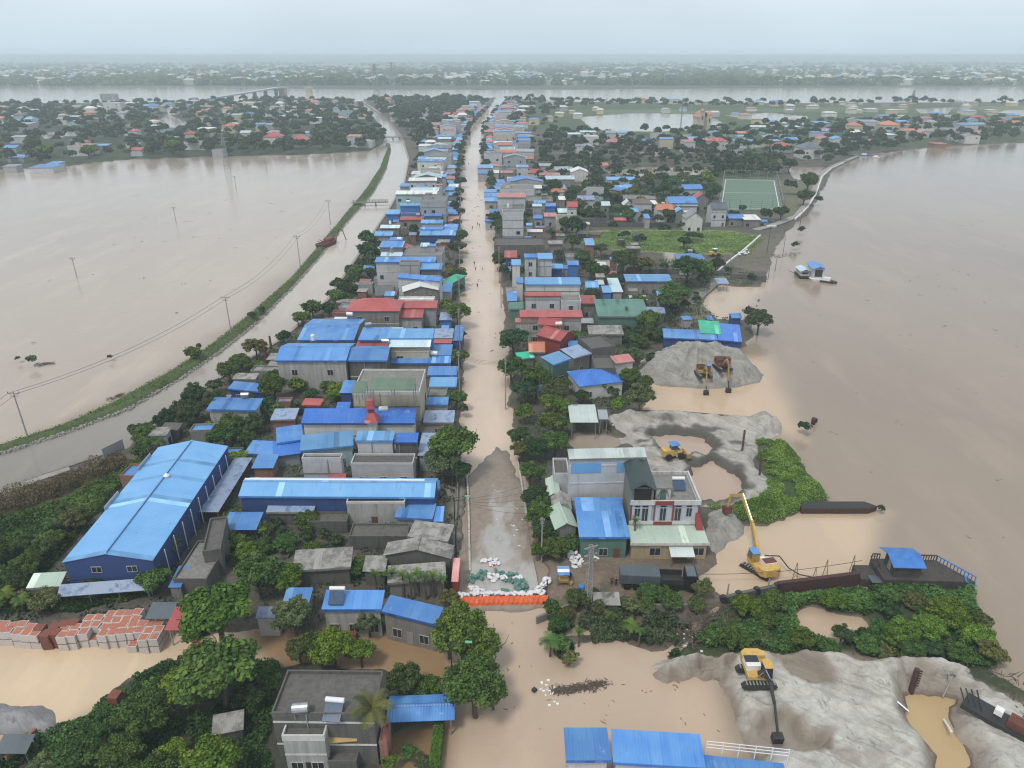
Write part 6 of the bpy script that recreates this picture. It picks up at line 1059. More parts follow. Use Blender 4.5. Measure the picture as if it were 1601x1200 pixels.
cover('corn_rows', [(0, 790), (60, 768), (195, 715), (203, 735), (150, 758), (60, 796), (0, 812), (-120, 840), (-120, 822)], 26000, .13, 2.2, 'leaf_dry', 'strip of dry brown corn beside the canal bank wall', 'corn', 7, .9)
cover('flooded_shrubs', [(868, 985), (905, 965), (1010, 960), (1080, 980), (1060, 1010), (960, 1000), (900, 1012), (885, 1035), (865, 1025)], 9000, .15, 1.4, 'leaf_olive', 'ragged olive shrubs and debris in the flood right of the submerged street', 'bushes', 8, .4, density=.46, water=True)
cover('yard_weeds', [(-120, 870), (200, 760), (340, 610), (520, 480), (640, 300), (716, 300), (712, 930), (600, 985), (300, 985), (-120, 970)], 60000, .2, .9, 'leaf_dark', 'low weeds and shrubs filling gaps between the houses left of the street', 'weeds', 9, .3, density=.47)
cover('yard_weeds', [(790, 400), (960, 400), (1180, 425), (1160, 500), (1060, 525), (990, 560), (1000, 620), (970, 650), (960, 680), (890, 690), (835, 760), (905, 860), (850, 880), (815, 700), (800, 520)], 34000, .2, .9, 'leaf_dark', 'low weeds and shrubs filling gaps between the houses right of the street', 'weeds', 10, .3, density=.45)
cover('yard_weeds', [(-200, 1190), (90, 1150), (215, 1065), (330, 1030), (430, 1045), (425, 1150), (420, 1260), (-200, 1300)], 30000, .15, 1.2, 'leaf_mid', 'leafy undergrowth in the bottom left corner', 'weeds', 11, .3, density=.42)
cover('yard_weeds', [(-150, 880), (0, 812), (110, 780), (190, 740), (238, 702), (98, 872), (40, 930), (-150, 950)], 26000, .16, 1.1, 'leaf_mid', 'rough shrubs and grass between the corn strip and the navy warehouse', 'weeds', 14, .3)
cover('brick_bank_weeds', [(-120, 960), (100, 962), (225, 938), (232, 930), (100, 940), (-120, 945)], 9000, .15, 1.0, 'leaf_mid', 'weeds along the top of the brick stacks', 'weeds', 12)
hp = MB(); t = thing('hedge', 'narrow clipped bright green hedge beside the flooded garden at the bottom', 'hedge', at(684, 1165, 0), 0)
rg2 = np.random.default_rng(9); k = 6000; C = np.stack([rg2.uniform(-.55, .55, k), rg2.uniform(-3.6, 3.2, k), rg2.uniform(0, 1.5, k)], 1); top = rg2.random(k) < .6; C[top, 2] = 1.5+rg2.uniform(-.1, .1, top.sum()); nn = rg2.normal(size=(k, 3)); nn[:, 2] += .8; nn /= np.linalg.norm(nn, axis=1)[:, None]
V, Fq = leaf_quads(C, nn, .09, rg2); npmesh('foliage', V, Fq, 'leaf_bright', t, tone=rg2.uniform(.4, 1, k*4)[:, None].repeat(3, 1))
# ================================================================ things
def zat(x, y, py):
    k = (600-py)/F; return CH+y*(k*math.cos(PITCH)-math.sin(PITCH))/(math.cos(PITCH)+k*math.sin(PITCH))
def V3(a, z=0): return Vector((a[0], a[1], z))
# ---- villa
P = at(987, 781, 8.3); vx, vy = P.x, P.y; W = at(1094, 781, 8.3).x-vx
t = thing('villa', 'pale violet two-storey villa with dark red trim and black-roofed wing near the sand', 'villa', (vx, vy, 0))
q = MB(); q.box(3.3, 0, -.8, W, 8.6, 7.5); q.build('wall', 'w_villa', t)
q = MB(); q.box(.0, -.02, -.8, 3.3, 8.6, 10.5); q.build('side_wing', 'w_conc', t)
q = MB(); q.box(.2, -.08, 4.2, 3.2, -.02, 7.4); q.build('wing_front', 'w_villa', t)
q = MB(); q.box(.35, -.12, 8.3, 2.95, -.02, 10.3); q.build('wing_opening', 'black', t)
q = MB(); q.plate([(-.35, -.6, 10.4), (1.65, -.6, 11.5), (1.65, 8.9, 11.5), (-.35, 8.9, 10.4)], .07, [(0, 0), (0, 2.2), (9.5, 2.2), (9.5, 0)]); q.plate([(1.65, -.6, 11.5), (3.65, -.6, 10.4), (3.65, 8.9, 10.4), (1.65, 8.9, 11.5)], .07, [(0, 2.2), (0, 0), (9.5, 0), (9.5, 2.2)]); q.build('wing_roof', 'blackgreen', t)
q = MB(); q.box(3.42, .15, 7.3, W-.15, 8.45, 7.52); q.build('terrace', 'deck', t)
q = MB()
for b_ in ((-.15, -.28, 7.5, W+.2, -.06, 8.3), (W-.05, -.05, 7.5, W+.2, 8.6, 8.2), (3.3, 8.45, 7.5, W, 8.62, 8.1), (-.15, -.28, 3.9, W+.2, -.06, 4.5)): q.box(*b_)
q.build('parapet', 'trim', t)
for x in (3.5, 6.4): 
    q = MB(); q.box(x, -.16, 4.5, x+.25, -.02, 7.5); q.build('pilaster', 'w_red', t)
for x in (-.1, W-.1): q = MB(); q.box(x, -.16, 4.5, x+.2, -.02, 7.5); q.build('pilaster', 'w_red', t)
for z in (7.52, 3.92): q = MB(); q.box(3.6, -.32, z, 6.5, -.29, z+.72 if z > 5 else z+.56); q.build('red_panel', 'w_red', t)
for x, w_, z, h_ in ((1.0, .8, 5.3, 1.5), (2.2, .9, 4.5, 2.3), (5.0, .9, 4.5, 2.3), (7.3, .9, 4.5, 2.3), (9.0, .8, 5.3, 1.5)):
    o = window(t, x, z, -.09 if x < 3.3 else -.02, w_, h_); q = MB(); q.box(x-w_/2, (-.14 if x < 3.3 else -.07), 7.0, x+w_/2, (-.09 if x < 3.3 else -.01), 7.25); q.build('transom', 'glass', o)
q = MB(); q.box(3.9, 1.2, 7.52, 6.2, 3.2, 9.6); s_ = q.build('roof_room', 'w_white', t); q = MB(); q.box(4.6, 1.14, 7.6, 5.5, 1.2, 9.2); q.build('door', 'w_green', s_); q = MB(); q.box(3.7, 1.0, 9.6, 6.4, 3.4, 9.75); q.build('roof_slab', 'deck', s_)
q = MB()
for i in range(13):
    a, b_ = PI*i/13, PI*(i+1)/13; q.bar((5.05-.75*math.cos(a), .9, 8.3+.0+1.2*math.sin(a)), (5.05-.75*math.cos(b_), .9, 8.3+1.2*math.sin(b_)), .1)
q.build('arch', 'rust', t)
q = MB(); q.plate([(-.4, -4.2, 3.3), (W+.9, -4.2, 3.3), (W+.9, -.1, 3.7), (-.4, -.1, 3.7)], .12, [(0, 0), (12, 0), (12, 4), (0, 4)]); q.build('lower_roof', 'mint', t)
q = MB(); q.box(-.2, -4.0, -.8, W+.7, 0, 3.2); q.build('lower_wall', 'w_ochre', t)
q = MB(); q.box(-.5, -4.35, 3.0, W+1, -4.2, 3.45); q.build('lower_parapet', 'trim', t)
q = MB(); q.plate([(5.4, -6.0, 2.2), (9.0, -6.0, 2.2), (9.0, -4.1, 2.7), (5.4, -4.1, 2.7)], .06, [(0, 0), (3.6, 0), (3.6, 2), (0, 2)]); a_ = q.build('door_awning', 'silver', t)
for x in (5.5, 8.9): q = MB(); q.box(x-.05, -5.95, -.3, x+.05, -5.85, 2.15); q.build('awning_post', 'steel', a_)
q = MB(); q.box(6, -4.07, .1, 8.4, -3.98, 2.1); q.build('door', 'w_red', t)
for x in (3.4, 10.0): window(t, x, 1.0, -4.0, 1.6, 1.3)
q = MB(); q.hexa([(W-.4, -1.4, 3.7), (W+.8, -1.4, 3.66), (W+.8, -.1, 3.7), (W-.4, -.1, 3.7), (W-.4, -1.3, 3.9), (W+.6, -1.3, 3.9), (W+.1, -.1, 6.0), (W-.4, -.1, 6.0)]); q.build('red_buttress', 'w_red', t)
solar(vx+8.2, vy+4.3, 7.53, 0, 'solar water heater with grey panel on the villa terrace')
# ---- blackened flat house bits
hx = at(470, 1112, 8); tank(hx.x, hx.y, 7.3, .1, 'large steel tank on the blackened flat roof, bottom left of centre')
hx = at(520, 1112, 8); solar(hx.x, hx.y, 7.32, -.1, 'solar heater with white cylinder on the blackened flat roof')
def roof_sheet(name, quad, z, mat, label, cat, rise=0):
    P = [at(a, b_, z+(rise if i > 1 else 0)) for i, (a, b_) in enumerate(quad)]; c = sum(P, Vector())/4; t = MB(); q = [p-c for p in P]; t.plate(q, .06, [(0, 0), ((P[1]-P[0]).length, 0), ((P[1]-P[0]).length, (P[2]-P[1]).length), (0, (P[2]-P[1]).length)]); o = t.build(name, mat); o.location = c; return tag(o, label, cat)
roof_sheet('roof_sheet', [(436, 1104), (484, 1102), (490, 1073), (443, 1075)], 7.55, 'asbestos', 'ribbed grey sheet lying on the blackened flat roof', 'roof sheet')
roof_sheet('tarpaulin', [(510, 1162), (558, 1158), (556, 1138), (508, 1140)], 4.2, 'tarp_yellow', 'sagging tan and yellow tarpaulin below the blackened flat roof', 'tarpaulin', .6)
house(440, 1150, 506, 1120, 6.2, 'flat', 'deckdark', 'w_stain', label='lower pale front block with small vents under the blackened flat roof', win=2, small=True)
house(512, 1190, 556, 1168, 2.4, 'flat', 'deckdark', 'w_dark', label='dark planted low roof under the tan tarpaulin', win=0, small=True)
house(592, 1160, 604, 1130, 4.0, 'flat', 'pink', 'w_brick', label='narrow brick-red stair block beside the palm', win=0, small=True)
house(330, 1150, 380, 1118, 2.4, 'shed', 'asbestos', 'w_dark', y1=1140, label='broken grey slab roof among trees, bottom left', win=0)
solar(at(526, 938, 5.4).x, at(526, 938, 5.4).y, 5.25, 0, 'white solar heater on the blue-roofed white house by the side street')
# ---- cream house with green canopies, pagoda
for (x0, y0, x1, yf, z, lab) in ((576, 609, 647, 590, 13.2, 'long grey-green roof canopy on top of the cream house'), (549, 614, 571, 596, 12.2, 'small grey-green roof canopy at the left end of the cream house')):
    A = at(x0, y0, z); B_ = at(x1, y0, z); Fv = at(x0, yf, z+1.0); D = Fv.y-A.y; t = thing('roof_canopy', lab, 'canopy', (A.x, A.y, 9.3)); w_ = B_.x-A.x; hh = z-9.3
    q = MB(); q.plate([(0, 0, hh), (w_, 0, hh), (w_, D, hh+1), (0, D, hh+1)], .07, [(0, 0), (w_, 0), (w_, D), (0, D)]); q.build('roof', 'sage', t)
    for px_ in (.2, w_/2, w_-.2):
        for py_ in (.2, D-.2): q = MB(); q.box(px_-.06, py_-.06, 0, px_+.06, py_+.06, hh+.1+.8*py_/D); q.build('post', 'steel', t)
A = at(571, 662, 7.2); t = thing('pagoda_tower', 'small tower with two-tier dark red pagoda roof in front of the cream house', 'tower', (A.x, A.y-.4, 0)); w_ = at(592, 655, 7.2).x-A.x
q = MB(); q.box(.3, .3, -.5, w_-.3, w_-.3, 8.6); q.build('wall', 'w_white', t)
for z, e in ((7.6, .25), (10.2, -.35)):
    q = MB(); c_ = w_/2; q.hexa([(-e, -e, z), (w_+e, -e, z), (w_+e, w_+e, z), (-e, w_+e, z), (c_-.5, c_-.5, z+1.7), (c_+.5, c_-.5, z+1.7), (c_+.5, c_+.5, z+1.7), (c_-.5, c_+.5, z+1.7)]); q.build('roof_tier', 'red', t)
q = MB(); q.box(.6, .6, 8.6, w_-.6, w_-.6, 10.3); q.build('upper_wall', 'w_red', t)
# ---- digger
def excavator(x, y, z, head, label, body='yellow', trk=0, reach=((.6, 0, 1.7), (4.2, 0, 5.2), (7.4, 0, 4.6), (8.3, 0, 1.6)), cabm='black', topm='whiteobj', sc=1.0, arm='yellow', bucket='darkmetal', roofm=None):
    t = thing('excavator', label, 'excavator', (x, y, z), head, 'diggers working on the sand', sc)
    for s in (-1, 1):
        q = MB(); pr = [(-2.1, .45), (-1.75, .05), (1.75, .05), (2.1, .45), (1.75, .9), (-1.75, .9)]; c, sn = math.cos(trk), math.sin(trk)
        def tr(a, b_, zz): return (a*c-b_*sn, a*sn+b_*c, zz)
        A = [tr(a, s*1.25-.3, b_) for a, b_ in pr]; B_ = [tr(a, s*1.25+.3, b_) for a, b_ in pr]; q.face(A); q.face(B_[::-1])
        for i in range(6): j = (i+1) % 6; q.face([A[i], B_[i], B_[j], A[j]])
        tk = q.build('track', 'darkmetal', t); q = MB()
        for i in range(9): a = -1.6+i*.4; q.hexa([tr(a, s*1.25-.34, .9), tr(a+.15, s*1.25-.34, .9), tr(a+.15, s*1.25+.34, .9), tr(a, s*1.25+.34, .9), tr(a, s*1.25-.34, .96), tr(a+.15, s*1.25-.34, .96), tr(a+.15, s*1.25+.34, .96), tr(a, s*1.25+.34, .96)])
        q.build('track_pad', 'grey', tk)
    q = MB(); q.tube((0, 0, .5), (0, 0, 1.15), .8, n=14); q.build('turntable', 'darkmetal', t)
    q = MB(); q.prism([(-2.3, -1.1), (-2.0, -1.35), (1.1, -1.35), (1.1, 1.35), (-2.0, 1.35), (-2.3, 1.1)], 1.15, 1.65); q.build('deck', body, t)
    q = MB(); q.prism([(-2.75, -.8), (-2.3, -1.35), (-1.6, -1.4), (-1.6, 1.4), (-2.3, 1.35), (-2.75, .8)], 1.2, 2.25); q.build('counterweight', body, t)
    q = MB(); q.box(-1.58, -1.3, 1.65, .1, .35, 2.35); q.build('engine_cover', topm, t); q = MB(); q.box(-1.5, -1.32, 2.352, -.5, .3, 2.42); q.build('grille', 'rust' if arm == 'yellow' else 'darkmetal', t)
    q = MB(); q.hexa([(-.2, .42, 1.65), (1.35, .42, 1.65), (1.35, 1.33, 1.65), (-.2, 1.33, 1.65), (-.2, .42, 3.0), (1.05, .42, 3.0), (1.05, 1.33, 3.0), (-.2, 1.33, 3.0)]); cb = q.build('cab', cabm, t)
    q = MB(); q.box(-.28, .36, 3.0, 1.15, 1.4, 3.08); q.build('cab_roof', roofm or body, cb); q = MB(); q.box(.1, 1.331, 2.0, 1.0, 1.35, 2.85); q.build('cab_window', 'skyglass', cb)
    a, b_, c_, d_ = [Vector(p) for p in reach]; m_ = a.lerp(b_, .45)+Vector((0, 0, .9)); q = MB(); q.bar(a, m_, .34, .55); q.bar(m_, b_, .3, .45); q.build('boom', arm, t)
    q = MB(); q.bar(b_, c_, .26, .42); q.build('stick', arm if arm != 'yellow' else body, t); q = MB(); q.bar(c_, d_, .2, .3); q.build('link_arm', 'darkmetal' if bucket == 'darkmetal' else arm, t)
    for s in (-.28, .28): q = MB(); q.tube(a+Vector((.5, s, -.1)), m_+Vector((.1, s*.8, -.1)), .09, .06); q.build('ram', 'steel', t)
    q = MB(); q.tube(m_+Vector((.2, 0, .35)), b_+Vector((-.1, 0, .4)), .09, .06); q.build('ram', 'steel', t)
    q = MB(); e = d_; q.hexa([e+Vector(p) for p in ((-.5, -.55, -.9), (.3, -.55, -1.0), (.3, .55, -1.0), (-.5, .55, -.9), (-.35, -.55, .1), (.5, -.55, 0), (.5, .55, 0), (-.35, .55, .1))]); q.build('bucket', bucket, t)
    return t
def headto(a, b_): A, B_ = at(*a), at(*b_); return math.atan2(B_.y-A.y, B_.x-A.x)
p = at(1187, 889); hd = headto((1200, 893), (1172, 858))
def rz_(dist, py, zref=0): q_ = Vector((p.x+math.cos(hd)*dist, p.y+math.sin(hd)*dist)); return zat(q_.x, q_.y, py)
ex = excavator(p.x, p.y, -.35, hd, 'long-armed yellow excavator with blue cab roof standing in the flood beside the villa', reach=((.6, 0, 1.8), (6.6, 0, 7.4), (9.4, 0, 5.6), (9.8, 0, 3.4)), trk=.5, cabm='yellowold', roofm='blue', bucket='rust', sc=1.15)
p = at(1179, 1070, 2); z_ = max(heap_z(p.x, p.y), heap_z(p.x+1, p.y+1))
excavator(p.x, p.y, z_, -PI/2, 'yellow excavator with white bonnet and black arm on the bright sand, bottom right', trk=PI/2, arm='darkmetal', reach=((.6, 0, 1.7), (3.6, 0, 3.6), (5.6, 0, 2.6), (7.8, 0, .3)), cabm='black')
for (cx, cy_, bx, by, roofm, lab) in ((1098, 585, 1103, 617, 'blue', 'rusty excavator with blue cab cover on the large sand pile, left of two'), (1128, 575, 1132, 606, 'rust', 'rusty excavator with tan arm on the large sand pile, right of two')):
    z_ = 10.
    while z_ > .3 and heap_z(*at(cx, cy_+6, z_).xy) < z_: z_ -= .1
    p = at(cx, cy_+6, z_); z_ = max(heap_z(p.x+i, p.y+j) for i in (-1, 0, 1) for j in (-1, 0, 1))-.15; e = at(bx, by, 0); dd = (e.xy-p.xy).length
    excavator(p.x, p.y, z_, math.atan2(e.y-p.y, e.x-p.x), lab, body='rust' if roofm == 'rust' else 'yellowold', arm='yellowold', trk=.2, reach=((.6, 0, 1.7), (max(3.4, dd*.55), 0, 2.8), (max(4.6, dd*.85), 0, .6-z_*.4), (max(5.4, dd), 0, 1.0-z_)), roofm=roofm, cabm='rust', topm='rust')
for cx, cy_, lab, hd_ in ((1050, 726, 'yellow loader with blue sunshade at the edge of the sand quarry', .2), (1116, 402, 'yellow wheel loader behind the blue hipped roof near the river wall', .3)):
    p = at(cx, cy_); z_ = max(gz(p.x, p.y), heap_z(p.x, p.y)); t = thing('wheel_loader', lab, 'loader', (p.x, p.y, z_), hd_)
    for sx in (-1.2, 1.3):
        for sy in (-1, 1): q = MB(); q.tube((sx, sy*.9-.25, .65), (sx, sy*.9+.25, .65), .65, n=14); q.build('wheel', 'black', t)
    q = MB(); q.box(-2.2, -.8, .7, -.2, .8, 1.9); q.box(-.2, -.5, .6, 1.6, .5, 1.2); q.build('body', 'yellow', t); q = MB(); q.box(-.6, -.6, 1.9, .6, .6, 2.9); cb = q.build('cab', 'skyglass', t); q = MB(); q.box(-.9, -.9, 2.9, .9, .9, 2.98); q.build('cab_roof', 'blue' if 'blue sun' in lab else 'whiteobj', cb)
    q = MB(); q.bar((.6, -.5, 1.3), (2.4, -.5, .7), .18); q.bar((.6, .5, 1.3), (2.4, .5, .7), .18); q.build('lift_arm', 'yellow', t); q = MB(); q.hexa([(2.3, -1.2, .1), (3.3, -1.2, .1), (3.3, 1.2, .1), (2.3, 1.2, .1), (2.2, -1.2, 1.0), (2.5, -1.2, 1.1), (2.5, 1.2, 1.1), (2.2, 1.2, 1.0)]); q.build('bucket', 'yellowold', t)
# ---- truck
p = at(968, 926); t = thing('tipper_truck', 'dark lorry with tarpaulin-covered trailer parked behind the roadside shrubs', 'truck', (p.x, p.y, gz(p.x, p.y)), headto((968, 921), (1085, 926)))
q = MB(); q.hexa([(0, 0, 1.2), (5.6, 0, 1.2), (5.6, 2.4, 1.2), (0, 2.4, 1.2), (0, 0, 2.7), (5.6, 0, 2.7), (5.6, 2.4, 2.7), (0, 2.4, 2.7)]); q.build('covered_body', 'slate', t)
q = MB(); q.box(5.7, .05, 1.1, 9.0, 2.35, 1.3); q.box(5.7, 0, 1.3, 9, .1, 2.2); q.box(5.7, 2.3, 1.3, 9, 2.4, 2.2); q.build('open_bed', 'darkmetal', t)
q = MB(); q.hexa([(9.2, 0, .7), (11.1, 0, .7), (11.1, 2.4, .7), (9.2, 2.4, .7), (9.2, 0, 2.9), (10.8, 0, 2.9), (10.8, 2.4, 2.9), (9.2, 2.4, 2.9)]); c_ = q.build('cab', 'black', t); q = MB(); q.box(9.3, .1, 2.9, 10.6, 2.3, 3.0); q.build('cab_roof', 'slate', c_); q = MB(); q.hexa([(11.08, .2, 1.7), (11.12, .2, 1.7), (11.12, 2.2, 1.7), (11.08, 2.2, 1.7), (10.85, .2, 2.7), (10.92, .2, 2.7), (10.92, 2.2, 2.7), (10.85, 2.2, 2.7)]); q.build('windscreen', 'skyglass', c_)
q = MB(); q.box(0, .7, .75, 9.2, 1.7, 1.1); q.build('chassis', 'darkmetal', t)
for x in (1, 2.3, 6.5, 7.8, 10.2):
    for y in (.1, 2.05): q = MB(); q.tube((x, y, .5), (x, y+.28, .5), .5, n=14); q.build('wheel', 'black', t)
# ---- sandbags
def bag_mesh(): 
    q = MB(); q.lathe([(0, -.13), (.2, -.12), (.31, -.04), (.31, .05), (.2, .13), (0, .14)], n=9); m_ = q.build('sandbag', 'bagwhite', mesh_only=True, smooth=True)
    for v in m_.vertices: v.co.x *= 1.35; v.co.y *= .8; v.co.z += .03*math.sin(v.co.x*9)
    return m_
BG = {'bagwhite': bag_mesh(), 'baggreen': bag_mesh()}; BG['baggreen'].materials[0] = MATS['baggreen']; nb = 0
BAGS = []
def bags(pts, n, w, kind, label, seed, hmax=.5, z0=None, sc=1.0, group='sandbags of the street barrier'):
    global nb
    rg2 = random.Random(seed); P = [at(*a) for a in pts]; Ls = [(P[i+1]-P[i]).length for i in range(len(P)-1)]; tot = sum(Ls)
    for i in range(n):
        s = tot*(i+rg2.random())/n; k = 0
        while k < len(Ls)-1 and s > Ls[k]: s -= Ls[k]; k += 1
        d = (P[k+1]-P[k]).normalized(); o_ = P[k]+d*s+Vector((-d.y, d.x, 0))*rg2.uniform(-w, w); off = 1-abs(rg2.uniform(-1, 1))
        o = link('sandbag', BG[kind]); o.location = (o_.x, o_.y, (z0 if z0 is not None else max(gz(o_.x, o_.y), .3)+.05)+hmax*rg2.random()*(1 if w else 1)); o.rotation_euler = (rg2.uniform(-.3, .3), rg2.uniform(-.3, .3), rg2.uniform(0, 3)); o.scale = (sc*rg2.uniform(.8, 1.2),)*3; tag(o, label, 'sandbag', group); nb += 1
bags([(718, 937), (760, 934), (800, 936), (852, 933)], 42, .25, 'bagwhite', 'white sandbag along the top of the orange-wrapped barrier', 1, .18, .84)
bags([(737, 915), (748, 905), (770, 901), (785, 903)], 30, .9, 'baggreen', 'dark green sandbag in the left half of the ring heap on the street', 2, .5, .4)
bags([(790, 905), (808, 912), (816, 925), (812, 932)], 36, .9, 'baggreen', 'dark green sandbag in the right half of the ring heap on the street', 3, .5, .4)
bags([(740, 920), (745, 930), (765, 933)], 22, .6, 'bagwhite', 'white sandbag beside the barrier, left of the ring heap', 4, .3, .4); bags([(763, 905), (775, 910), (790, 908)], 18, .5, 'bagwhite', 'white sandbag between the two green halves of the heap', 5, .4, .5)
bags([(752, 883), (765, 880), (778, 882), (765, 888)], 16, .6, 'bagwhite', 'white sandbag in the small loose heap farthest up the dry street', 6, .2, .4); bags([(805, 905), (815, 908)], 8, .4, 'bagwhite', 'white sandbag at the right tip of the ring heap', 7, .3, .5); bags([(785, 931), (793, 929)], 9, .4, 'baggreen', 'green sandbag near the middle of the barrier', 17, .3, .4)
bags([(838, 935), (845, 922), (858, 912)], 20, .6, 'bagwhite', 'white sandbag where the barrier bends up beside the shrubs', 8, .5, .6)
bags([(893, 868), (900, 880), (904, 892)], 26, .8, 'bagwhite', 'white sandbag in the heap beside the lattice pole', 9, .5, .5, 1, 'sandbags by the lattice pole'); 
bags([(928, 873), (936, 876)], 7, .4, 'bagwhite', 'white bag in the small pile on the muddy yard', 10, .3, .4, 1, 'bags on the muddy yard')
bags([(1156, 402), (1164, 398), (1170, 394)], 12, 1.6, 'bagwhite', 'white sandbag in the heap on the river bank wall', 11, .6, .7, 1.6, 'sandbags on the river bank')
q = MB(); rg2 = random.Random(4); A, B_ = at(716, 944), at(856, 941); n_ = 60
pr = []
for i in range(n_+1):
    c_ = A.lerp(B_, i/n_); w1 = .15*math.sin(i*1.9)+rg2.uniform(-.08, .08); pr.append([(c_.x, c_.y-.75+w1, -.25), (c_.x, c_.y-.35+w1*.6, .45), (c_.x, c_.y-.05, .82+w1*.5), (c_.x, c_.y+.5, .85+w1*.4), (c_.x, c_.y+.9, .3)])
for i in range(n_):
    for k in range(4): q.face([pr[i][k], pr[i+1][k], pr[i+1][k+1], pr[i][k+1]])
tag(q.build('flood_barrier', 'tarp_orange', smooth=True), 'low orange-red tarpaulin barrier across the street holding back the flood', 'flood barrier')
# ---- brick pallets
BR = [(60, 350, 2), (150, 365, 2), (225, 375, 2), (305, 380, 2), (550, 395, 2), (635, 385, 2), (740, 365, 2), (915, 380, 2), (1000, 372, 2), (1080, 365, 2), (1160, 358, 2), (1240, 350, 2), (1322, 357, 2), (1410, 345, 2), (1275, 418, 2), (1370, 412, 2), (0, 350, 2), (-60, 345, 2),
 (20, 300, 2), (105, 310, 2), (190, 298, 2), (262, 322, 2), (345, 335, 2), (570, 335, 2), (665, 325, 2), (760, 303, 2), (850, 300, 2), (932, 325, 2), (1012, 320, 2), (1090, 305, 2), (1180, 300, 2), (1260, 294, 2), (1335, 297, 2), (1410, 290, 2), (-50, 300, 2),
 (875, 240, 2), (955, 262, 2), (1035, 262, 2), (1120, 257, 2), (1205, 252, 2), (790, 245, 2), (980, 210, 2), (1065, 202, 2), (1140, 202, 2), (1222, 190, 2), (650, 285, 2), (560, 298, 2), (480, 320, 2), (835, 422, 1), (1180, 475, 1), (405, 385, 2), (485, 372, 2)]
def pal_mesh():
    s = .60; q = MB(); q.box(-s, -s, .06, s, s, 1.12); a = q.build('wrap', 'plasticwrap', mesh_only=True); q = MB()
    for i in range(5):
        for j in range(9): q.box(-s+.12+i*.195, -s+.12+j*.11, 1.121, -s+.12+i*.195+.175, -s+.12+j*.11+.09, 1.17)
    b_ = q.build('bricks', 'brickpack', mesh_only=True); q = MB()
    for i in range(3): q.box(-s, -s+.0+i*.5, -.06, s, -s+.2+i*.5, .058)
    return a, b_, q.build('pallet', 'wood', mesh_only=True)
PA, PB_, PC = pal_mesh(); q = MB(); q.box(-.62, -.62, 0, .62, .62, 1.2); 
for i in range(6): q.box(-.635, -.635, .1+i*.19, .635, .635, .2+i*.19)
PD = q.build('bricks', 'brickdark', mesh_only=True); rb = random.Random(8); PALS = []
def pallet(x, y, z, darkp, tier):
    o = thing('brick_pallet', None, 'brick pallet', (x, y, z), rb.uniform(-.12, .12), 'pallets of bricks at the flooded yard')
    if darkp: link('bricks', PD, o)
    else: link('wrap', PA, o); link('bricks', PB_, o); link('pallet', PC, o)
    PALS.append((o, x, y, darkp, tier))
for cx, cy_, n_ in BR:
    p = at(cx/5.717, 920+cy_/5.717, 1.2*n_+.1); dk = (cx, cy_) in ((405, 385), (485, 372), (560, 298), (650, 285), (480, 320), (345, 335))
    for k in range(n_): pallet(p.x, p.y, -.1+k*1.22, dk, k)
for i in range(4):
    p = at(511+i*13, 986, 1.2); pallet(p.x, p.y, -.1, True, 0)
for cx, cy_, n_ in ((178, 1084, 2), (192, 1092, 1), (175, 1100, 1), (308, 1000, 1), (300, 1012, 1)):
    p = at(cx, cy_, 1.2*n_); 
    for k in range(n_): pallet(p.x, p.y, -.1+k*1.22, True, k)
PALS.sort(key=lambda a: (topx((a[1], a[2], 1))[0]))
ORD = ['1st', '2nd', '3rd']+[f'{i}th' for i in range(4, 600)]
for i in (20, 21, 22, 30, 31, 32, 40, 41, 42, 50, 51, 52, 60, 61, 62, 70, 71, 72, 80, 81, 82, 90, 91, 92): pass
def ordn(i):
    s = 'th' if 10 <= i % 100 <= 20 else {1: 'st', 2: 'nd', 3: 'rd'}.get(i % 10, 'th'); return f'{i}{s}'
cnt = {}
for o, x, y, dk, tier in PALS:
    k = (dk, tier, topx((x, y, 0))[0] > 480, topx((x, y, 0))[1] > 1060); cnt[k] = cnt.get(k, 0)+1
    w_ = 'in front of the blue-roofed white house' if k[2] else 'standing in the flooded yard' if k[3] else 'in the brick rows'
    o['label'] = f"{'bare dark red brick block' if dk else 'plastic-wrapped orange brick pallet'}, {'upper' if tier else 'lower'} tier, {ordn(cnt[k])} from left {w_}"
# ---- poles and wires
def pole(base, top_py, label, arm=1.6, r=.17, wires=None, mat='conc_pole', zb=-.4, light=False, group=None, h=None):
    p = at(*base); hz = h or zat(p.x, p.y, top_py); t = thing('utility_pole', label, 'pole', (p.x, p.y, zb), 0, group); H = hz-zb
    q = MB(); q.tube((0, 0, 0), (0, 0, H), r, r*.62, 8); q.build('shaft', mat, t)
    if arm:
        q = MB(); q.bar((-arm/2, 0, H-.35), (arm/2, 0, H-.35), .12); q.bar((-arm*.35, 0, H-1.1), (arm*.35, 0, H-1.1), .1); q.bar((-arm/2, 0, H-.35), (0, 0, H-1.1), .06); q.bar((arm/2, 0, H-.35), (0, 0, H-1.1), .06); c_ = q.build('crossarm', 'grey', t)
        for s in (-arm/2, 0, arm/2): q = MB(); q.tube((s, 0, H-.35), (s, 0, H+.05), .07, .04, 6); q.build('insulator', 'darkmetal', c_)
    return Vector((p.x, p.y, hz-.3))
def wire(a, b_, sag, label=None, r=.03, off=0):
    q = MB(); n_ = 12; pv = None
    for i in range(n_+1):
        u = i/n_; p = a.lerp(b_, u)+Vector((off, 0, -sag*4*u*(1-u)))
        if pv is not None: q.tube(pv, p, r, n=4, cap=False)
        pv = p
    return tag(q.build('power_line', 'cable'), label, 'cable')
fp = [((45, 690), 612), ((362, 525), 463), ((469, 416), 368), ((516, 349), 312), ((275, 348), 323), ((120, 434), 402), ((369, 296), 275), ((417, 269), 252)]
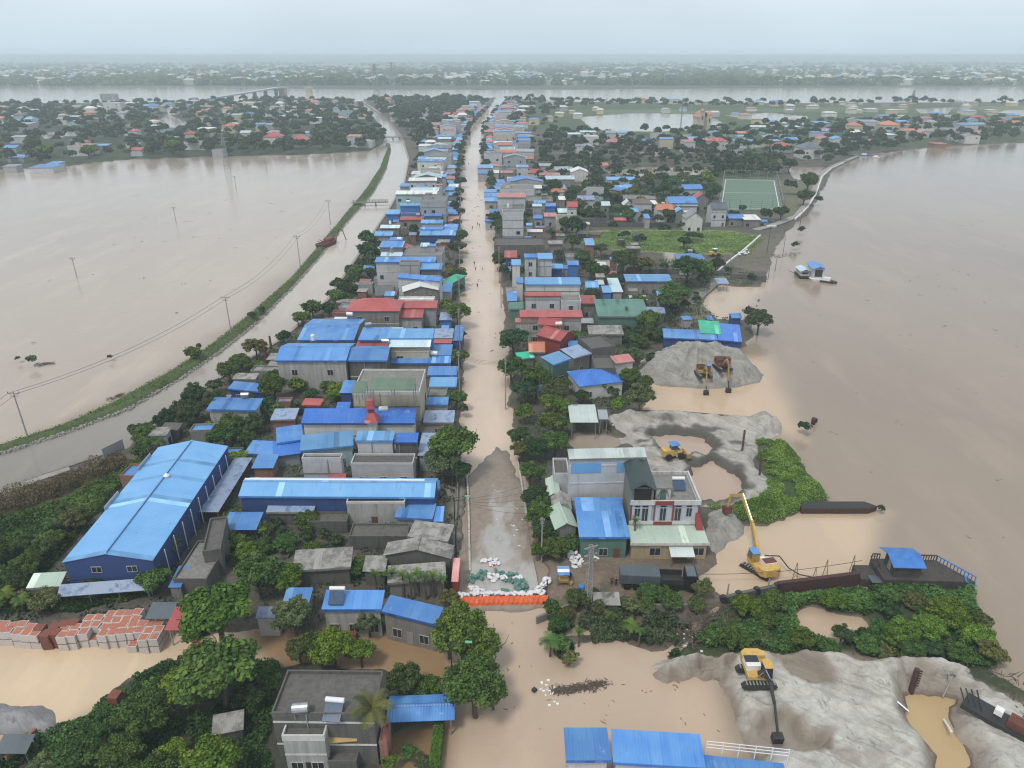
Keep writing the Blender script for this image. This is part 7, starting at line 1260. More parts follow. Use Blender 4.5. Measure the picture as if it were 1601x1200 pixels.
fl = ['tall pole on the dike nearest the camera at the left edge', 'pole on the dike midway along the flooded field', 'pole on the dike above the wrecked rusty dredger', 'farthest pole on the grassy dike', 'pole standing alone in the middle of the flooded field', 'pole standing alone nearest the left edge of the flooded field', 'short pole in the far flooded field, left of two', 'short pole in the far flooded field, right of two']
FT = [pole(b_, t_, l_, group='power poles across the flooded field', arm=2.2 if i < 4 else 1.8) for i, ((b_, t_), l_) in enumerate(zip(fp, fl))]
FT0 = FT[0]+(FT[0]-FT[1])*.6
for i, (a, b_) in enumerate(((FT0, FT[0]), (FT[0], FT[1]), (FT[1], FT[2]), (FT[2], FT[3]))):
    for j, of in enumerate((-.9, .9)): wire(a, b_, 2.2, f"thin power line over the flood, {['left edge to first dike pole','first to second dike pole','second to third dike pole','third to fourth dike pole'][i]}, {['left','right'][j]} wire", .035, of)
sl = []
for i, (cx, cy_, ty) in enumerate(((719, 640, 548), (719, 560, 481), (719, 505, 432), (719, 440, 385), (720, 378, 335), (720, 330, 297), (720, 296, 268), (722, 262, 240))):
    sl.append(pole((cx, cy_), ty, f"concrete street pole on the left kerb, {ordn(i+1)} counting up from the big roadside tree", .9, .16, group='concrete poles along the street'))
sl.insert(0, pole((713, 872), 776, 'tall dark street pole with green lamp near the end of the long light blue hall', 0, .12, mat='darkmetal'))
for i in range(len(sl)-1):
    for j in (-.3, .3): wire(sl[i]+Vector((0, 0, -.1)), sl[i+1]+Vector((0, 0, -.1)), .7, f"street cable {'outer' if j > 0 else 'inner'} strand, {ordn(i+1)} span up the left kerb", .03, j)
LP = pole((709, 1105), 1004, 'tall dark street lamp pole rising through the trees at the side street corner', 0, .11, mat='darkmetal')
for L_, lab in ((LP, 'green lamp head on the lamp pole at the side street corner'), (sl[0], 'green lamp head on the pole near the long light blue hall')):
    t = thing('street_lamp', lab, 'lamp', L_); q = MB(); q.tube((0, 0, 0), (1.7, 0, .35), .05, .04, 6); q.build('arm', 'darkmetal', t); q = MB(); q.box(1.6, -.13, .3, 2.4, .13, .42); q.build('lamp_head', 'lampgreen', t)
rp = []
for i, (cx, cy_, ty) in enumerate(((846, 880, 808), (790, 640, 560), (783, 480, 425), (780, 440, 385))): rp.append(pole((cx, cy_), ty, f"concrete pole on the street's right side, {ordn(i+1)} from the camera", .8, .15))
for i in range(5): wire(sl[0]+Vector((0, 0, -.3)), Vector((at(840, 800+i*14).x, at(840, 800+i*14).y, 6.5)), .8, f'thin cable sagging across the dry street, {ordn(i+1)} from the top', .02)
for i in range(4): wire(sl[1]+Vector((0, 0, -i*.3)), rp[1]+Vector((0, 0, -i*.3)), 1.0, f'thin cable crossing the flooded street at the first pole, {ordn(i+1)} from the top', .02)
# lattice pole, river masts, piles
def lattice(base, top_py, w0, w1, label, name='pylon', arms=3, cat='pylon', r=.12, armw=None, nseg=9, mat='grey', lean=0, zb=-.5):
    p = at(*base); H = zat(p.x, p.y, top_py)-zb; t = thing(name, label, cat, (p.x, p.y, zb), .4); q = MB()
    for i in range(nseg):
        u0, u1 = i/nseg, (i+1)/nseg; a, b_ = (w0*(1-u0)+w1*u0)/2, (w0*(1-u1)+w1*u1)/2; c0 = [(-a, -a), (a, -a), (a, a), (-a, a)]; c1 = [(-b_, -b_), (b_, -b_), (b_, b_), (-b_, b_)]
        for k in range(4): k2 = (k+1) % 4; q.bar((*c0[k], H*u0), (*c1[k], H*u1), r); q.bar((*c0[k], H*u0), (*c1[k2], H*u1), r*.7); q.bar((*c1[k], H*u1), (*c1[k2], H*u1), r*.7)
    q.build('tower_frame', mat, t)
    for k in range(arms):
        z = H*(.98-.11*k); aw = (armw or w0*1.4)*(1-.0*k); q = MB(); q.bar((-aw, 0, z), (aw, 0, z), r*1.3); q.bar((-aw, 0, z), (0, 0, z-H*.04), r); q.bar((aw, 0, z), (0, 0, z-H*.04), r); q.build('crossarm', mat, t)
lattice((588, 153), 100, 11, 2.5, 'tallest lattice power pylon on the near bank of the far river', r=.5, armw=11); lattice((613, 136), 97, 11, 3, 'hazy lattice power pylon on the far river bank', r=.6, armw=13); lattice((355, 264), 207, 4, .9, 'slender lattice pylon rising from the shore of the flooded field', r=.2, armw=3)
lattice((1063, 205), 153, 1, .8, 'tall thin radio mast left of the church', 'radio_mast', 0, 'mast', .16, nseg=16); lattice((1425, 161), 141, 5, 2, 'small leaning lattice mast by the far river, right', 'radio_mast', 0, 'mast', .6)
lattice((918, 955), 853, .8, .45, 'concrete lattice pole beside the heap of white bags', 'lattice_pole', 3, 'pole', .09, 1.0, 12, 'conc_pole', zb=0)
def pile(base, top, label, r=.2, mat='rustdark', zb=0, z1=None):
    a = at(base[0], base[1], zb); z2 = z1 if z1 else 5.5; b_ = at(top[0], top[1], z2); t = thing('mooring_pile', label, 'pile', a); q = MB(); q.tube((0, 0, -.5), b_-a, r, r, 10); q.build('shaft', mat, t); q = MB()
    for i in range(7): c_ = (b_-a)*(.35+i*.1); q.tube(c_+Vector((0, -.02, 0)), c_+Vector((r*1.6, -.2, .05)), r*.3, n=6)
    if r > .2: q.build('growth', mat, t)
pile((1160, 703), (1164, 672), 'rusty upright pile on the sand quarry, upper of two', z1=4.6, zb=1.5); pile((1187, 745), (1190, 710), 'rusty upright pile on the sand quarry, lower of two', z1=4.8, zb=1.2); pile((1423, 1083), (1434, 1046), 'rusty leaning pile at the ochre pool in the bright sand', z1=3.6, r=.34)
pile((1475, 1085), (1494, 1047), 'thin leaning pole on the sand slope behind the ochre pool', r=.1, mat='grey', z1=2.6, zb=.8); pile((1393, 1083), (1420, 1112), 'grey steel pipe lying left of the ochre pool', r=.19, mat='steel', zb=2.4, z1=1.2); pile((1477, 1120), (1487, 1143), 'white pipe lying at the right edge of the ochre pool', r=.13, mat='whiteobj', zb=.9, z1=1.4); pile((1271, 662), (1272, 654), 'dark red marker buoy post in the river beside the lone bush', r=.45, z1=1.5)
for i, (cx, cy_, ty) in enumerate(((417, 570, 533), (426, 560, 525), (467, 516, 488))): pole((cx, cy_), ty, ['rusty chimney pipe by the canal warehouse, left of two', 'rusty chimney pipe by the canal warehouse, right of two', 'thin dark chimney at the canal behind the blue roofs'][i], 0, .42 if i < 2 else .2, mat='rust')
for i, (cx, cy_, ty) in enumerate(((1198, 398, 355), (1200, 437, 413), (1223, 400, 372), (1211, 424, 400), (1250, 352, 328), (1123, 560, 0))):
    if ty: pole((cx, cy_), ty, f'thin dark pole standing in the river shallows, {ordn(i+1)} of the row', 0, .11, mat='darkmetal')
pole((1138, 432), 393, 'thin pole at the corner of the flooded riverside yard', .8, .12); pole((1222, 345), 322, 'thin pole beside the river path near the pitch', .8, .12)
for i, (cx, cy_, ty) in enumerate(((1135, 938, 912), (1198, 930, 905))): pole((cx, cy_), ty, f"short concrete post with cable at the rusty wall, {['left','right'][i]}", 0, .16)
wire(Vector((at(1083, 914).x, at(1083, 914).y, 2.0)), Vector((at(1340, 905).x, at(1340, 905).y, 3.4)), .8, 'dark cable running above the flood to the riverside hut', .05)
hz_ = [at(1195, 868, 2.6), at(1218, 869, 2.4), at(1233, 888, 1.0), at(1250, 898, .8), at(1275, 903, 1.2), at(1310, 898, 1.6), at(1345, 894, 2.2)]; q = MB()
for a, b_ in zip(hz_, hz_[1:]): q.tube(a, b_, .09, n=6)
tag(q.build('suction_hose', 'darkmetal'), 'dark hose leading from the long-armed excavator towards the riverside hut', 'hose')
for i, (cx, cy_) in enumerate(((1241, 905), (1288, 900), (1270, 912), (1330, 893))):
    t = MB(); a = at(cx, cy_); t.bar((a.x-.3, a.y, -.3), (a.x, a.y, 3.0), .07); t.bar((a.x+.5, a.y, -.3), (a.x, a.y, 3.0), .07); tag(t.build('hose_trestle', 'wood'), f'thin crossed-stick trestle under the hose, {ordn(i+1)}', 'trestle')
# ---- rusty walls, pontoon, riverside hut
def wall_run(name, pts, h, th, mat, label, cat='wall', z0=-.6, caps=False):
    P = [at(*a) for a in pts]; o0 = P[0].copy(); t = thing(name, label, cat, o0); q = MB()
    for a, b_ in zip(P, P[1:]): a = a-o0; b_ = b_-o0; d = (b_-a).normalized(); nn = Vector((-d.y, d.x, 0))*th/2; q.hexa([a-nn+Vector((0, 0, z0)), a+nn+Vector((0, 0, z0)), b_+nn+Vector((0, 0, z0)), b_-nn+Vector((0, 0, z0)), a-nn+Vector((0, 0, h)), a+nn+Vector((0, 0, h)), b_+nn+Vector((0, 0, h)), b_-nn+Vector((0, 0, h))])
    q.build('wall_body', mat, t)
    if caps:
        for i in range(len(P)): a = P[i]-o0; q = MB(); q.tube((a.x, a.y-.3, h-.2), (a.x, a.y+.3, h-.2), .5, n=12); q.build('buffer', 'darkmetal', t)
    return t
wall_run('retaining_wall', [(1128, 950), (1152, 943), (1180, 937), (1212, 930)], 1.9, .5, 'w_dark', 'dark ribbed retaining wall, low left end near the truck', caps=True); wall_run('retaining_wall', [(1212, 930), (1285, 921), (1338, 914)], 2.3, .6, 'rustdark', 'long rust-brown retaining wall between flood and green thicket')
P = [at(1252, 803), at(1348, 801), at(1366, 806), at(1340, 808), at(1252, 806)]; o0 = P[0]; t = thing('sunken_pontoon', 'long rust-brown pontoon half sunk beside the grassy wedge bank', 'pontoon', o0)
q = MB(); pl = [(0, 0), (11.2, 0), (13, .8), (11.4, 2.2), (0, 2.2)]; q.prism(pl, -.5, 1.0); q.build('hull', 'rustdark', t); q = MB(); q.prism([(.2, .2), (11, .2), (12.4, .9), (11.2, 2.0), (.2, 2.0)], 1.0, 1.06); q.build('deck', 'darkmetal', t)
A = at(1345, 920, 0); rz = headto((1345, 920), (1510, 925)); t = thing('riverside_hut', 'dark hut with blue tarpaulin gable roof on a railed concrete landing stage', 'hut', (A.x, A.y, 0), rz)
u_ = at(1512, 921).x-A.x; hut0 = at(1398, 905, 2.2).x-A.x
q = MB(); q.prism([(hut0-1.5, -.5), (u_, -.5), (u_-3.2, 4.2), (hut0-1.5, 4.2)], -.8, 2.2); q.build('platform', 'w_black', t); q = MB(); q.prism([(0, .4), (hut0-1.6, .4), (hut0-1.6, 3.6), (0, 3.6)], -.8, 1.4); q.build('lower_platform', 'w_black', t); q = MB(); q.prism([(1.2, -.4), (3.6, -.4), (3.4, 1.2), (1.2, 1.2)], 1.4, 1.5); q.build('hatch', 'slate', t)
q = MB(); q.box(hut0, .1, 2.2, hut0+3.6, 3.2, 4.4); q.build('wall', 'w_black', t); q = MB(); q.plate([(hut0-.5, -.3, 4.2), (hut0+4.1, -.3, 4.2), (hut0+3.9, 1.7, 5.2), (hut0-.7, 1.7, 5.2)], .08); q.plate([(hut0-.7, 1.7, 5.2), (hut0+3.9, 1.7, 5.2), (hut0+3.8, 3.8, 4.6), (hut0-.9, 3.8, 4.6)], .08); q.build('roof', 'tarp_blue', t); q = MB(); q.box(hut0-.06, 1.2, 2.4, hut0, 2.1, 4.0); q.build('door', 'grey', t)
for (x0, x1, yy) in ((hut0-1.4, hut0-.3, 4.1), (hut0+3.8, u_-3.3, 4.1)):
    q = MB(); n_ = int((x1-x0)/.35)
    for i in range(n_+1): x = x0+(x1-x0)*i/max(1, n_); q.box(x-.05, yy-.05, 2.2, x+.05, yy+.05, 3.1)
    q.box(x0, yy-.08, 3.05, x1, yy+.08, 3.2); q.build('railing', 'w_black', t)
q = MB(); 
for i in range(12): u = i/11; q.box(u_-3.2+3.1*u-.05, 4.1-4.5*u-.05, 2.2, u_-3.2+3.1*u+.05, 4.1-4.5*u+.05, 3.0)
q.bar((u_-3.2, 4.1, 3.05), (u_-.1, -.4, 3.05), .18, .1); q.build('blue_railing', 'tarp_blue', t)
q = MB(); q.plate([(u_-1.4, -.6, 2.3), (u_+.3, -.8, 1.6), (u_+.3, .3, 1.7), (u_-1.0, .9, 2.4)], .06); q.build('blue_sheet', 'tarp_blue', t)
q = MB()
for s in (-.4, .4): q.bar((hut0-.9+s, -.6, .2), (hut0-1.7+s, 3.2, 3.4), .09)
for i in range(8): u = i/7; q.bar((hut0-1.3-.8*u+.4*0, -.6+3.8*u, .2+3.2*u), (hut0-.5-.8*u, -.6+3.8*u, .2+3.2*u), .07)
q.build('ladder', 'darkmetal', t)
# ---- houseboats and small boats
def hull(L_, w_, h_, q): 
    pl = [(-L_/2, -w_*.4), (-L_*.4, -w_/2), (L_*.3, -w_/2), (L_/2, 0), (L_*.3, w_/2), (-L_*.4, w_/2), (-L_/2, w_*.4)]; lo = [(x*.92, y*.8) for x, y in pl]; n_ = 7
    q.face([(x, y, h_) for x, y in pl]); q.face([(x, y, -.4) for x, y in lo][::-1])
    for i in range(n_): j = (i+1) % n_; q.face([(*lo[i], -.4), (*lo[j], -.4), (*pl[j], h_), (*pl[i], h_)])
for (cx, cy_, L_, w_, hh, rm, lab, hd_) in ((1258, 435, 8, 4.2, 2.6, 'pale', 'smaller houseboat with whitish roof, left vessel moored in the river', 1.5), (1277, 438, 10, 5, 4.4, 'blue', 'larger houseboat with blue roof moored in the middle of the river', 1.5)):
    p = at(cx, cy_); t = thing('houseboat', lab, 'boat', (p.x, p.y+3, 0), hd_); q = MB(); hull(L_, w_, .9, q); q.build('hull', 'darkmetal' if rm == 'pale' else 'whiteobj', t)
    q = MB(); q.box(-L_*.38, -w_*.36, .9, L_*.3, w_*.36, hh); q.build('cabin', 'w_light', t); q = MB(); q.plate([(-L_*.45, -w_*.46, hh), (-L_*.45, 0, hh+.7), (L_*.36, 0, hh+.7), (L_*.36, -w_*.46, hh)][::-1], .07); q.plate([(-L_*.45, 0, hh+.7), (-L_*.45, w_*.46, hh), (L_*.36, w_*.46, hh), (L_*.36, 0, hh+.7)][::-1], .07); q.build('roof', rm, t)
    q = MB(); q.box(-L_*.38-.05, -w_*.25, 1.5, -L_*.38, w_*.25, hh-.4); q.build('window', 'glass', t)
    if rm == 'pale': q = MB(); q.bar((-2, 1.8, .8), (-4.5, 5.5, 2.8), .14); q.bar((-1, 1.8, .8), (-2.0, 5.5, 2.4), .12); q.build('outrigger', 'darkmetal', t)
def boat(cx, cy_, hd_, L_, w_, label, mat='darkmetal', cab=True):
    p = at(cx, cy_); t = thing('boat', label, 'boat', (p.x, p.y, 0), hd_); q = MB(); hull(L_, w_, .6, q); q.build('hull', mat, t); q = MB(); q.box(-L_*.3, -w_*.3, .6, L_*.1, w_*.3, 1.6 if cab else .9); q.build('cabin', 'whiteobj', t); q = MB(); q.box(L_*.12, -w_*.3, .601, L_*.3, w_*.3, .62); q.build('hold', 'black', t)
boat(1294, 441, -.6, 6, 2.6, 'small open dark boat tied right of the houseboats'); boat(1352, 243, 0, 9, 3, 'blue-topped small boat at the end of the river path', 'tarp_blue'); boat(1370, 246, .2, 7, 2.4, 'white small boat beside the blue-topped one at the far bank', 'whiteobj')
# dredger at the lower right corner
p = at(1590, 1150, 2.2); t = thing('dredging_machine', 'dark rusty dredging machine with white motor box cut by the right picture edge', 'dredger', (p.x, p.y, heap_z(p.x-3, p.y)), -.85); q = MB(); q.box(-5.5, -1.2, .1, 4, 1.2, .7); q.build('frame', 'darkmetal', t); q = MB(); q.box(-1.2, -.7, .7, 2.6, .8, 1.6); q.build('engine', 'rust', t); q = MB(); q.box(-2.6, -.5, 1.2, -1.8, .3, 1.9); q.build('motor_box', 'whiteobj', t)
for k in range(4): q = MB(); q.bar((-3.5-.6*k, -.6, .6), (-4.8-.5*k, .5, 2.2-.3*k), .12); q.build('strut', 'darkmetal', t)
# wrecked dredger on the dike
p = at(512, 383); t = thing('wrecked_dredger', 'dark red wrecked dredger lying across the grassy dike', 'wreck', (p.x, p.y, .3), headto((492, 390), (534, 372)))
q = MB(); hull(13, 4.2, 1.3, q); q.build('hull', 'rust', t); q = MB(); q.box(-1, -1.2, 1.3, 3.4, 1.2, 2.4); q.build('deckhouse', 'brickdark', t); q = MB(); q.bar((5, -1, 1), (7.6, -1, 4.6), .25); q.bar((7.6, -1, 4.6), (10, -1.4, 3.8), .25); q.bar((10, -1.4, 3.8), (9.4, -3, 0), .25); q.build('gantry', 'rust', t); q = MB(); q.box(-.6, 1.3, 1.3, .8, 2.0, 1.9); q.build('panel', 'whiteobj', t)
for k in range(6): q = MB(); q.bar((-5+k*1.2, -1.5, 1.3), (-5.6+k*1.3, 1.8, 1.7+(k % 3)*.4), .16); q.build('beam', 'darkmetal', t)
# ---- football pitch
P = ppoly([(1122, 332), (1222, 331), (1212, 283), (1131, 281)]); m, n, b = nodes('pitch_turf'); ob = coords(n, rand=False); wv = n.nodes.new('ShaderNodeTexWave'); wv.bands_direction = 'Y'; wv.inputs['Scale'].default_value = .055; wv.inputs['Distortion'].default_value = .15; n.links.new(ob, wv.inputs['Vector'])
c = mixc(n, step(n, wv.outputs[1], .4, .6), (.10, .17, .12), (.13, .21, .15)); c = mixc(n, step(n, noise(n, ob, .3, 5), .4, .8), c, (.12, .17, .12)); n.links.new(c, b.inputs['Base Color']); b.inputs['Roughness'].default_value = .7; MATS['pitch_turf'] = m
q = MB(); q.prism(P, .1, .95); tag(q.build('football_pitch', 'pitch_turf'), kind='structure')
q = MB(); a, b2, c2, d2 = [Vector((*p_, .96)) for p_ in P]
def ins(u, v_): return a.lerp(b2, u).lerp(d2.lerp(c2, u), v_)
for (u0, v0, u1, v1) in ((.04, .04, .96, .04), (.96, .04, .96, .96), (.96, .96, .04, .96), (.04, .96, .04, .04), (.04, .5, .96, .5)): q.bar(ins(u0, v0), ins(u1, v1), .35, .02)
tag(q.build('pitch_lines', 'whiteobj'), kind='structure')
t = thing('pitch_fence', 'tall thin fence posts and netting around the football pitch', 'fence', (P[0][0], P[0][1], .5))
def rel(v_): return v_-Vector((P[0][0], P[0][1], .5))
for (p0, p1, k) in ((a, b2, 6), (b2, c2, 8), (c2, d2, 6), (d2, a, 8)):
    for i in range(k): s = p0.lerp(p1, i/k); q = MB(); q.tube(rel(s), rel(s)+Vector((0, 0, 5)), .12, n=5); q.build('post', 'steel', t)
    q = MB(); q.bar(rel(p0)+Vector((0, 0, 5)), rel(p1)+Vector((0, 0, 5)), .1); q.bar(rel(p0)+Vector((0, 0, 1)), rel(p1)+Vector((0, 0, 1)), .12); q.build('rail', 'steel' , t)
# ---- white sandbag wall along the river path, concrete walls
wall_run('sandbag_wall', [(1120, 428), (1140, 410), (1160, 395), (1188, 370)], 1.0, .6, 'bagwhite', 'white plastic-covered flood wall on the river bank by the meadow'); wall_run('sandbag_wall', [(1242, 345), (1262, 326), (1275, 305), (1280, 290), (1284, 278), (1300, 264), (1318, 256)], 1.1, .7, 'bagwhite', 'white plastic-covered flood wall along the river path beyond the pitch'); wall_run('sandbag_wall', [(1198, 357), (1212, 356)], 1.3, 1, 'whiteobj', 'short white sandbag wall piece between meadow and river path')
wall_run('garden_wall', [(915, 356), (1000, 356), (1075, 357), (1150, 354)], 2.4, .3, 'w_dark', 'dark long wall along the far side of the bright meadow'); wall_run('yard_wall', [(1140, 437), (1197, 441)], 2.2, .3, 'w_dark', 'dark wall at the upper side of the flooded riverside yard'); wall_run('yard_wall', [(978, 428), (1050, 430), (1130, 433)], 2.2, .3, 'w_dark', 'dark wall behind the light blue concrete hall')
wall_run('metal_fence', [(163, 720), (195, 704)], 2.6, .12, 'greyroof', 'grey sheet-metal fence on the canal bank above the corn', 'fence'); wall_run('brick_wall', [(15, 1200), (62, 1155)], 1.8, .35, 'w_brick', 'brick wall at the lower left corner by the gravel heap'); wall_run('yard_wall', [(62, 1160), (100, 1150), (142, 1138)], 1.2, .3, 'w_dark', 'low dark wall from gravel heap to the corner trees')
wall_run('yard_wall', [(838, 975), (905, 948), (1000, 955), (1100, 955)], 1.2, .3, 'w_conc', 'mossy low wall below the parked truck'); wall_run('roadside_wall', [(360, 880), (450, 895), (560, 896)], 1.8, .3, 'w_dark', 'dark yard wall behind the tall bright trees'); wall_run('roadside_wall', [(706, 900), (714, 800), (718, 700)], 1.2, .2, 'w_conc', 'low grey verge wall along the street left side')
wall_run('dike_wall', [(958, 652), (1060, 655), (1170, 664)], 1.9, .3, 'w_dark', 'thin dark retaining wall along the top of the sand dike')
# ---- railing over the blue roof
t = thing('balcony_railing', 'white metal railing above the lower blue roof at the bottom', 'railing', at(1108, 1186, 4.2)); o0 = at(1108, 1186, 4.2); e0 = at(1238, 1200, 4.2)
for zz in (0.2, .65, 1.1): q = MB(); q.bar(Vector((0, 1.2, zz)), (e0-o0)+Vector((0, 1.2, zz)), .06); q.build('rail', 'whiteobj', t)
for i in range(6): v_ = (e0-o0)*i/5; q = MB(); q.box(v_.x-.04, v_.y+1.16, -4, v_.x+.04, v_.y+1.24, 1.15); q.build('post', 'whiteobj', t)
# signboard (illegible at this distance: dark strokes only)
p = at(654, 987, 2.6); t = thing('signboard', 'long white shop sign with one line of small grey lettering under the skewed blue roof', 'sign', p, headto((654, 984), (684, 986))); q = MB(); q.box(0, -.08, -.1, 3.3, 0, .75); q.build('board', 'whiteobj', t)
q = MB()
for k in range(11):
    if k != 6: q.box(.4+k*.24, -.095, .2, .4+k*.24+.05, -.081, .5); q.box(.45+k*.24, -.095, .2+.1*(k % 3), .4+k*.24+.17, -.081, .26+.1*(k % 3))
q.build('lettering', 'grey', t)
for x in (.1, 3.2): q = MB(); q.box(x-.05, -.06, -2.6, x+.05, -.01, -.1); q.build('leg', 'steel', t)
# ---- far bridge
A = at(215, 168, 0); B_ = at(443, 153, 0); zt = zat(B_.x, B_.y, 135.5); t = thing('road_bridge', 'long unfinished road bridge climbing to a tall pier in the far river', 'bridge', A); q = MB(); e0 = B_-A; n_ = 24; pv = None; dn = Vector((-e0.y, e0.x, 0)).normalized()*6
for i in range(n_+1):
    u = i/n_*1.03; c_ = e0*u; z = zt*min(1, u*1.05)**1.15; cur = (c_-dn, c_+dn, z)
    if pv: q.hexa([pv[0]+Vector((0, 0, pv[2]-2.2)), cur[0]+Vector((0, 0, z-2.2)), cur[1]+Vector((0, 0, z-2.2)), pv[1]+Vector((0, 0, pv[2]-2.2)), pv[0]+Vector((0, 0, pv[2])), cur[0]+Vector((0, 0, z)), cur[1]+Vector((0, 0, z)), pv[1]+Vector((0, 0, pv[2]))])
    pv = cur
    if i > 6 and i % 2 == 0 and i < 23: g_ = MB(); g_.box(c_.x-2, c_.y-4, -1, c_.x+2, c_.y+4, z-2.2); g_.build('pier', 'w_conc', t)
q.build('deck', 'w_light', t); q = MB(); q.box(e0.x-6, e0.y-6, -2, e0.x+6, e0.y+6, zt-2); q.build('main_pier', 'w_ochre', t)
p = at(483, 145); q = MB(); q.box(-6, -5, -2, 6, 5, 9); q.box(-8, -6, 9, 8, 6, 12); o = q.build('river_pier', 'w_ochre'); o.location = p; tag(o, 'isolated bridge pier standing in the far river', 'bridge pier')
p = at(175, 172); t = thing('billboard', 'large empty billboard frame above the left village near the river', 'billboard', p); zt = zat(p.x, p.y, 146); q = MB(); q.box(-13, -.4, zt-9, 13, .4, zt); q.build('board', 'greyroof', t)
for x in (-9, 9): q = MB(); q.box(x-.6, -.6, -1, x+.6, .6, zt-9); q.build('leg', 'darkmetal', t)
# ---- church
p = at(1092, 203); t = thing('church', 'cream church with two orange-domed towers beyond the right woods', 'church', (p.x, p.y, .3)); W = at(1110, 203).x-p.x; q = MB(); q.box(0, 2, 0, W, 30, 12); q.build('nave', 'w_cream', t); q = MB(); q.plate([(-1, 2, 11.8), (W/2, 2, 17), (W/2, 31, 17), (-1, 31, 11.8)], .3); q.plate([(W/2, 2, 17), (W+1, 2, 11.8), (W+1, 31, 11.8), (W/2, 31, 17)], .3); q.build('roof', 'orange', t)
for x, h_ in ((0, 17), (W-4.5, 14)):
    q = MB(); q.box(x, -1, 0, x+4.5, 3.5, h_); tw = q.build('tower', 'w_cream', t); q = MB(); q.lathe([(2.6, 0), (2.4, 1.5), (1.2, 3.2), (.3, 4), (.15, 6.5), (0, 6.6)], (x+2.25, 1.2, h_)); q.build('dome', 'orange', tw); q = MB(); q.box(x+1.5, -1.06, h_*.55, x+3, -1, h_*.8); q.build('window', 'glass', tw)
# ---- people wading
def person_mesh():
    J = {'pel': (0, 0, .92), 'ch': (0, 0, 1.28), 'nk': (0, 0, 1.46), 'hd': (0, .01, 1.60), 'ht': (0, .0, 1.72), 'sl': (.17, 0, 1.40), 'el': (.24, .02, 1.12), 'wl': (.22, .12, .90), 'hl': (.22, .15, .82), 'sr': (-.17, 0, 1.40), 'er': (-.24, .02, 1.12), 'wr': (-.22, .12, .90), 'hr': (-.22, .15, .82), 'kl': (.10, .07, .50), 'al': (.10, -.04, .08), 'fl': (.10, .14, .04), 'kr': (-.10, .0, .50), 'ar': (-.10, -.1, .08), 'fr': (-.10, .08, .04)}
    Rr = dict(pel=.14, ch=.15, nk=.06, hd=.10, ht=.075, sl=.07, el=.05, wl=.035, hl=.04, sr=.07, er=.05, wr=.035, hr=.04, kl=.075, al=.05, fl=.045, kr=.075, ar=.05, fr=.045)
    E = [('pel', 'ch'), ('ch', 'nk'), ('nk', 'hd'), ('hd', 'ht'), ('ch', 'sl'), ('sl', 'el'), ('el', 'wl'), ('wl', 'hl'), ('ch', 'sr'), ('sr', 'er'), ('er', 'wr'), ('wr', 'hr'), ('pel', 'kl'), ('kl', 'al'), ('al', 'fl'), ('pel', 'kr'), ('kr', 'ar'), ('ar', 'fr')]
    k = list(J); m_ = bpy.data.meshes.new('body'); m_.from_pydata([J[i] for i in k], [(k.index(a), k.index(b_)) for a, b_ in E], []); o = link('tmp', m_); s = o.modifiers.new('s', 'SKIN'); sv = m_.skin_vertices[0].data
    for i, nme in enumerate(k): sv[i].radius = (Rr[nme],)*2; sv[i].use_root = (i == 0)
    o.modifiers.new('u', 'SUBSURF').levels = 1; bpy.context.view_layer.update(); r = bpy.data.meshes.new_from_object(o.evaluated_get(bpy.context.evaluated_depsgraph_get())); bpy.data.objects.remove(o); return r
PMs = []
for cl in ('cloth', 'clothred', 'bagwhite'):
    m_ = person_mesh()
    for mt in ('skin', cl, 'cloth', 'black'): m_.materials.append(MATS[mt])
    for f in m_.polygons:
        z, x = f.center.z, abs(f.center.x); f.material_index = 3 if z > 1.66 else 0 if z > 1.44 or (x > .2 and z < 1.1) else 1 if z > .92 else 2 if z > .3 else 0
    m_.shade_smooth(); PMs.append(m_)
def person(cx, cy_, label, k=0, z=-.45, rz=0, sc=1):
    p = at(cx, cy_); o = link('person', PMs[k % 3]); o.location = (p.x, p.y, z); o.rotation_euler = (0, 0, rz); tag(o, label, 'person', 'people in the flooded street'); o.scale = (sc,)*3
for i, (cx, cy_, lab) in enumerate([(741, 413, 'person wading in dark clothes, leftmost of three near the flooded side lane'), (743, 422, 'person wading, nearest of three near the flooded side lane'), (754, 421, 'person wading, rightmost of three near the flooded side lane'), (746, 448, 'person wading alone farthest down the street'), (738, 357, 'person wading in mid-street above the motorbike'), (727, 364, 'person standing just above the motorbike'), (746, 351, 'person wading by the street right edge, left of two'), (749, 353, 'person wading by the street right edge, right of two'), (732, 256, 'tiny person far up the flooded street')]): person(cx, cy_, lab, i, rz=i*.9)
person(955, 918, 'person standing behind the tarpaulin-covered trailer, left of two', 1, .42); person(962, 920, 'person standing behind the tarpaulin-covered trailer, right of two', 0, .42)
p = at(725, 371); t = thing('motorbike', 'motorbike standing in the flooded street near its left edge', 'motorbike', (p.x, p.y, -.3), 1.4)
for x in (-.65, .65): q = MB(); q.tube((x, -.05, .3), (x, .05, .3), .3, n=12); q.build('wheel', 'black', t)
q = MB(); q.hexa([(-.7, -.14, .5), (.3, -.14, .5), (.3, .14, .5), (-.7, .14, .5), (-.75, -.12, .8), (.1, -.12, .75), (.1, .12, .75), (-.75, .12, .8)]); q.bar((.3, 0, .5), (.55, 0, 1.05), .12); q.build('body', 'darkmetal', t); q = MB(); q.bar((.5, -.33, 1.05), (.5, .33, 1.05), .05); q.build('handlebar', 'steel', t)
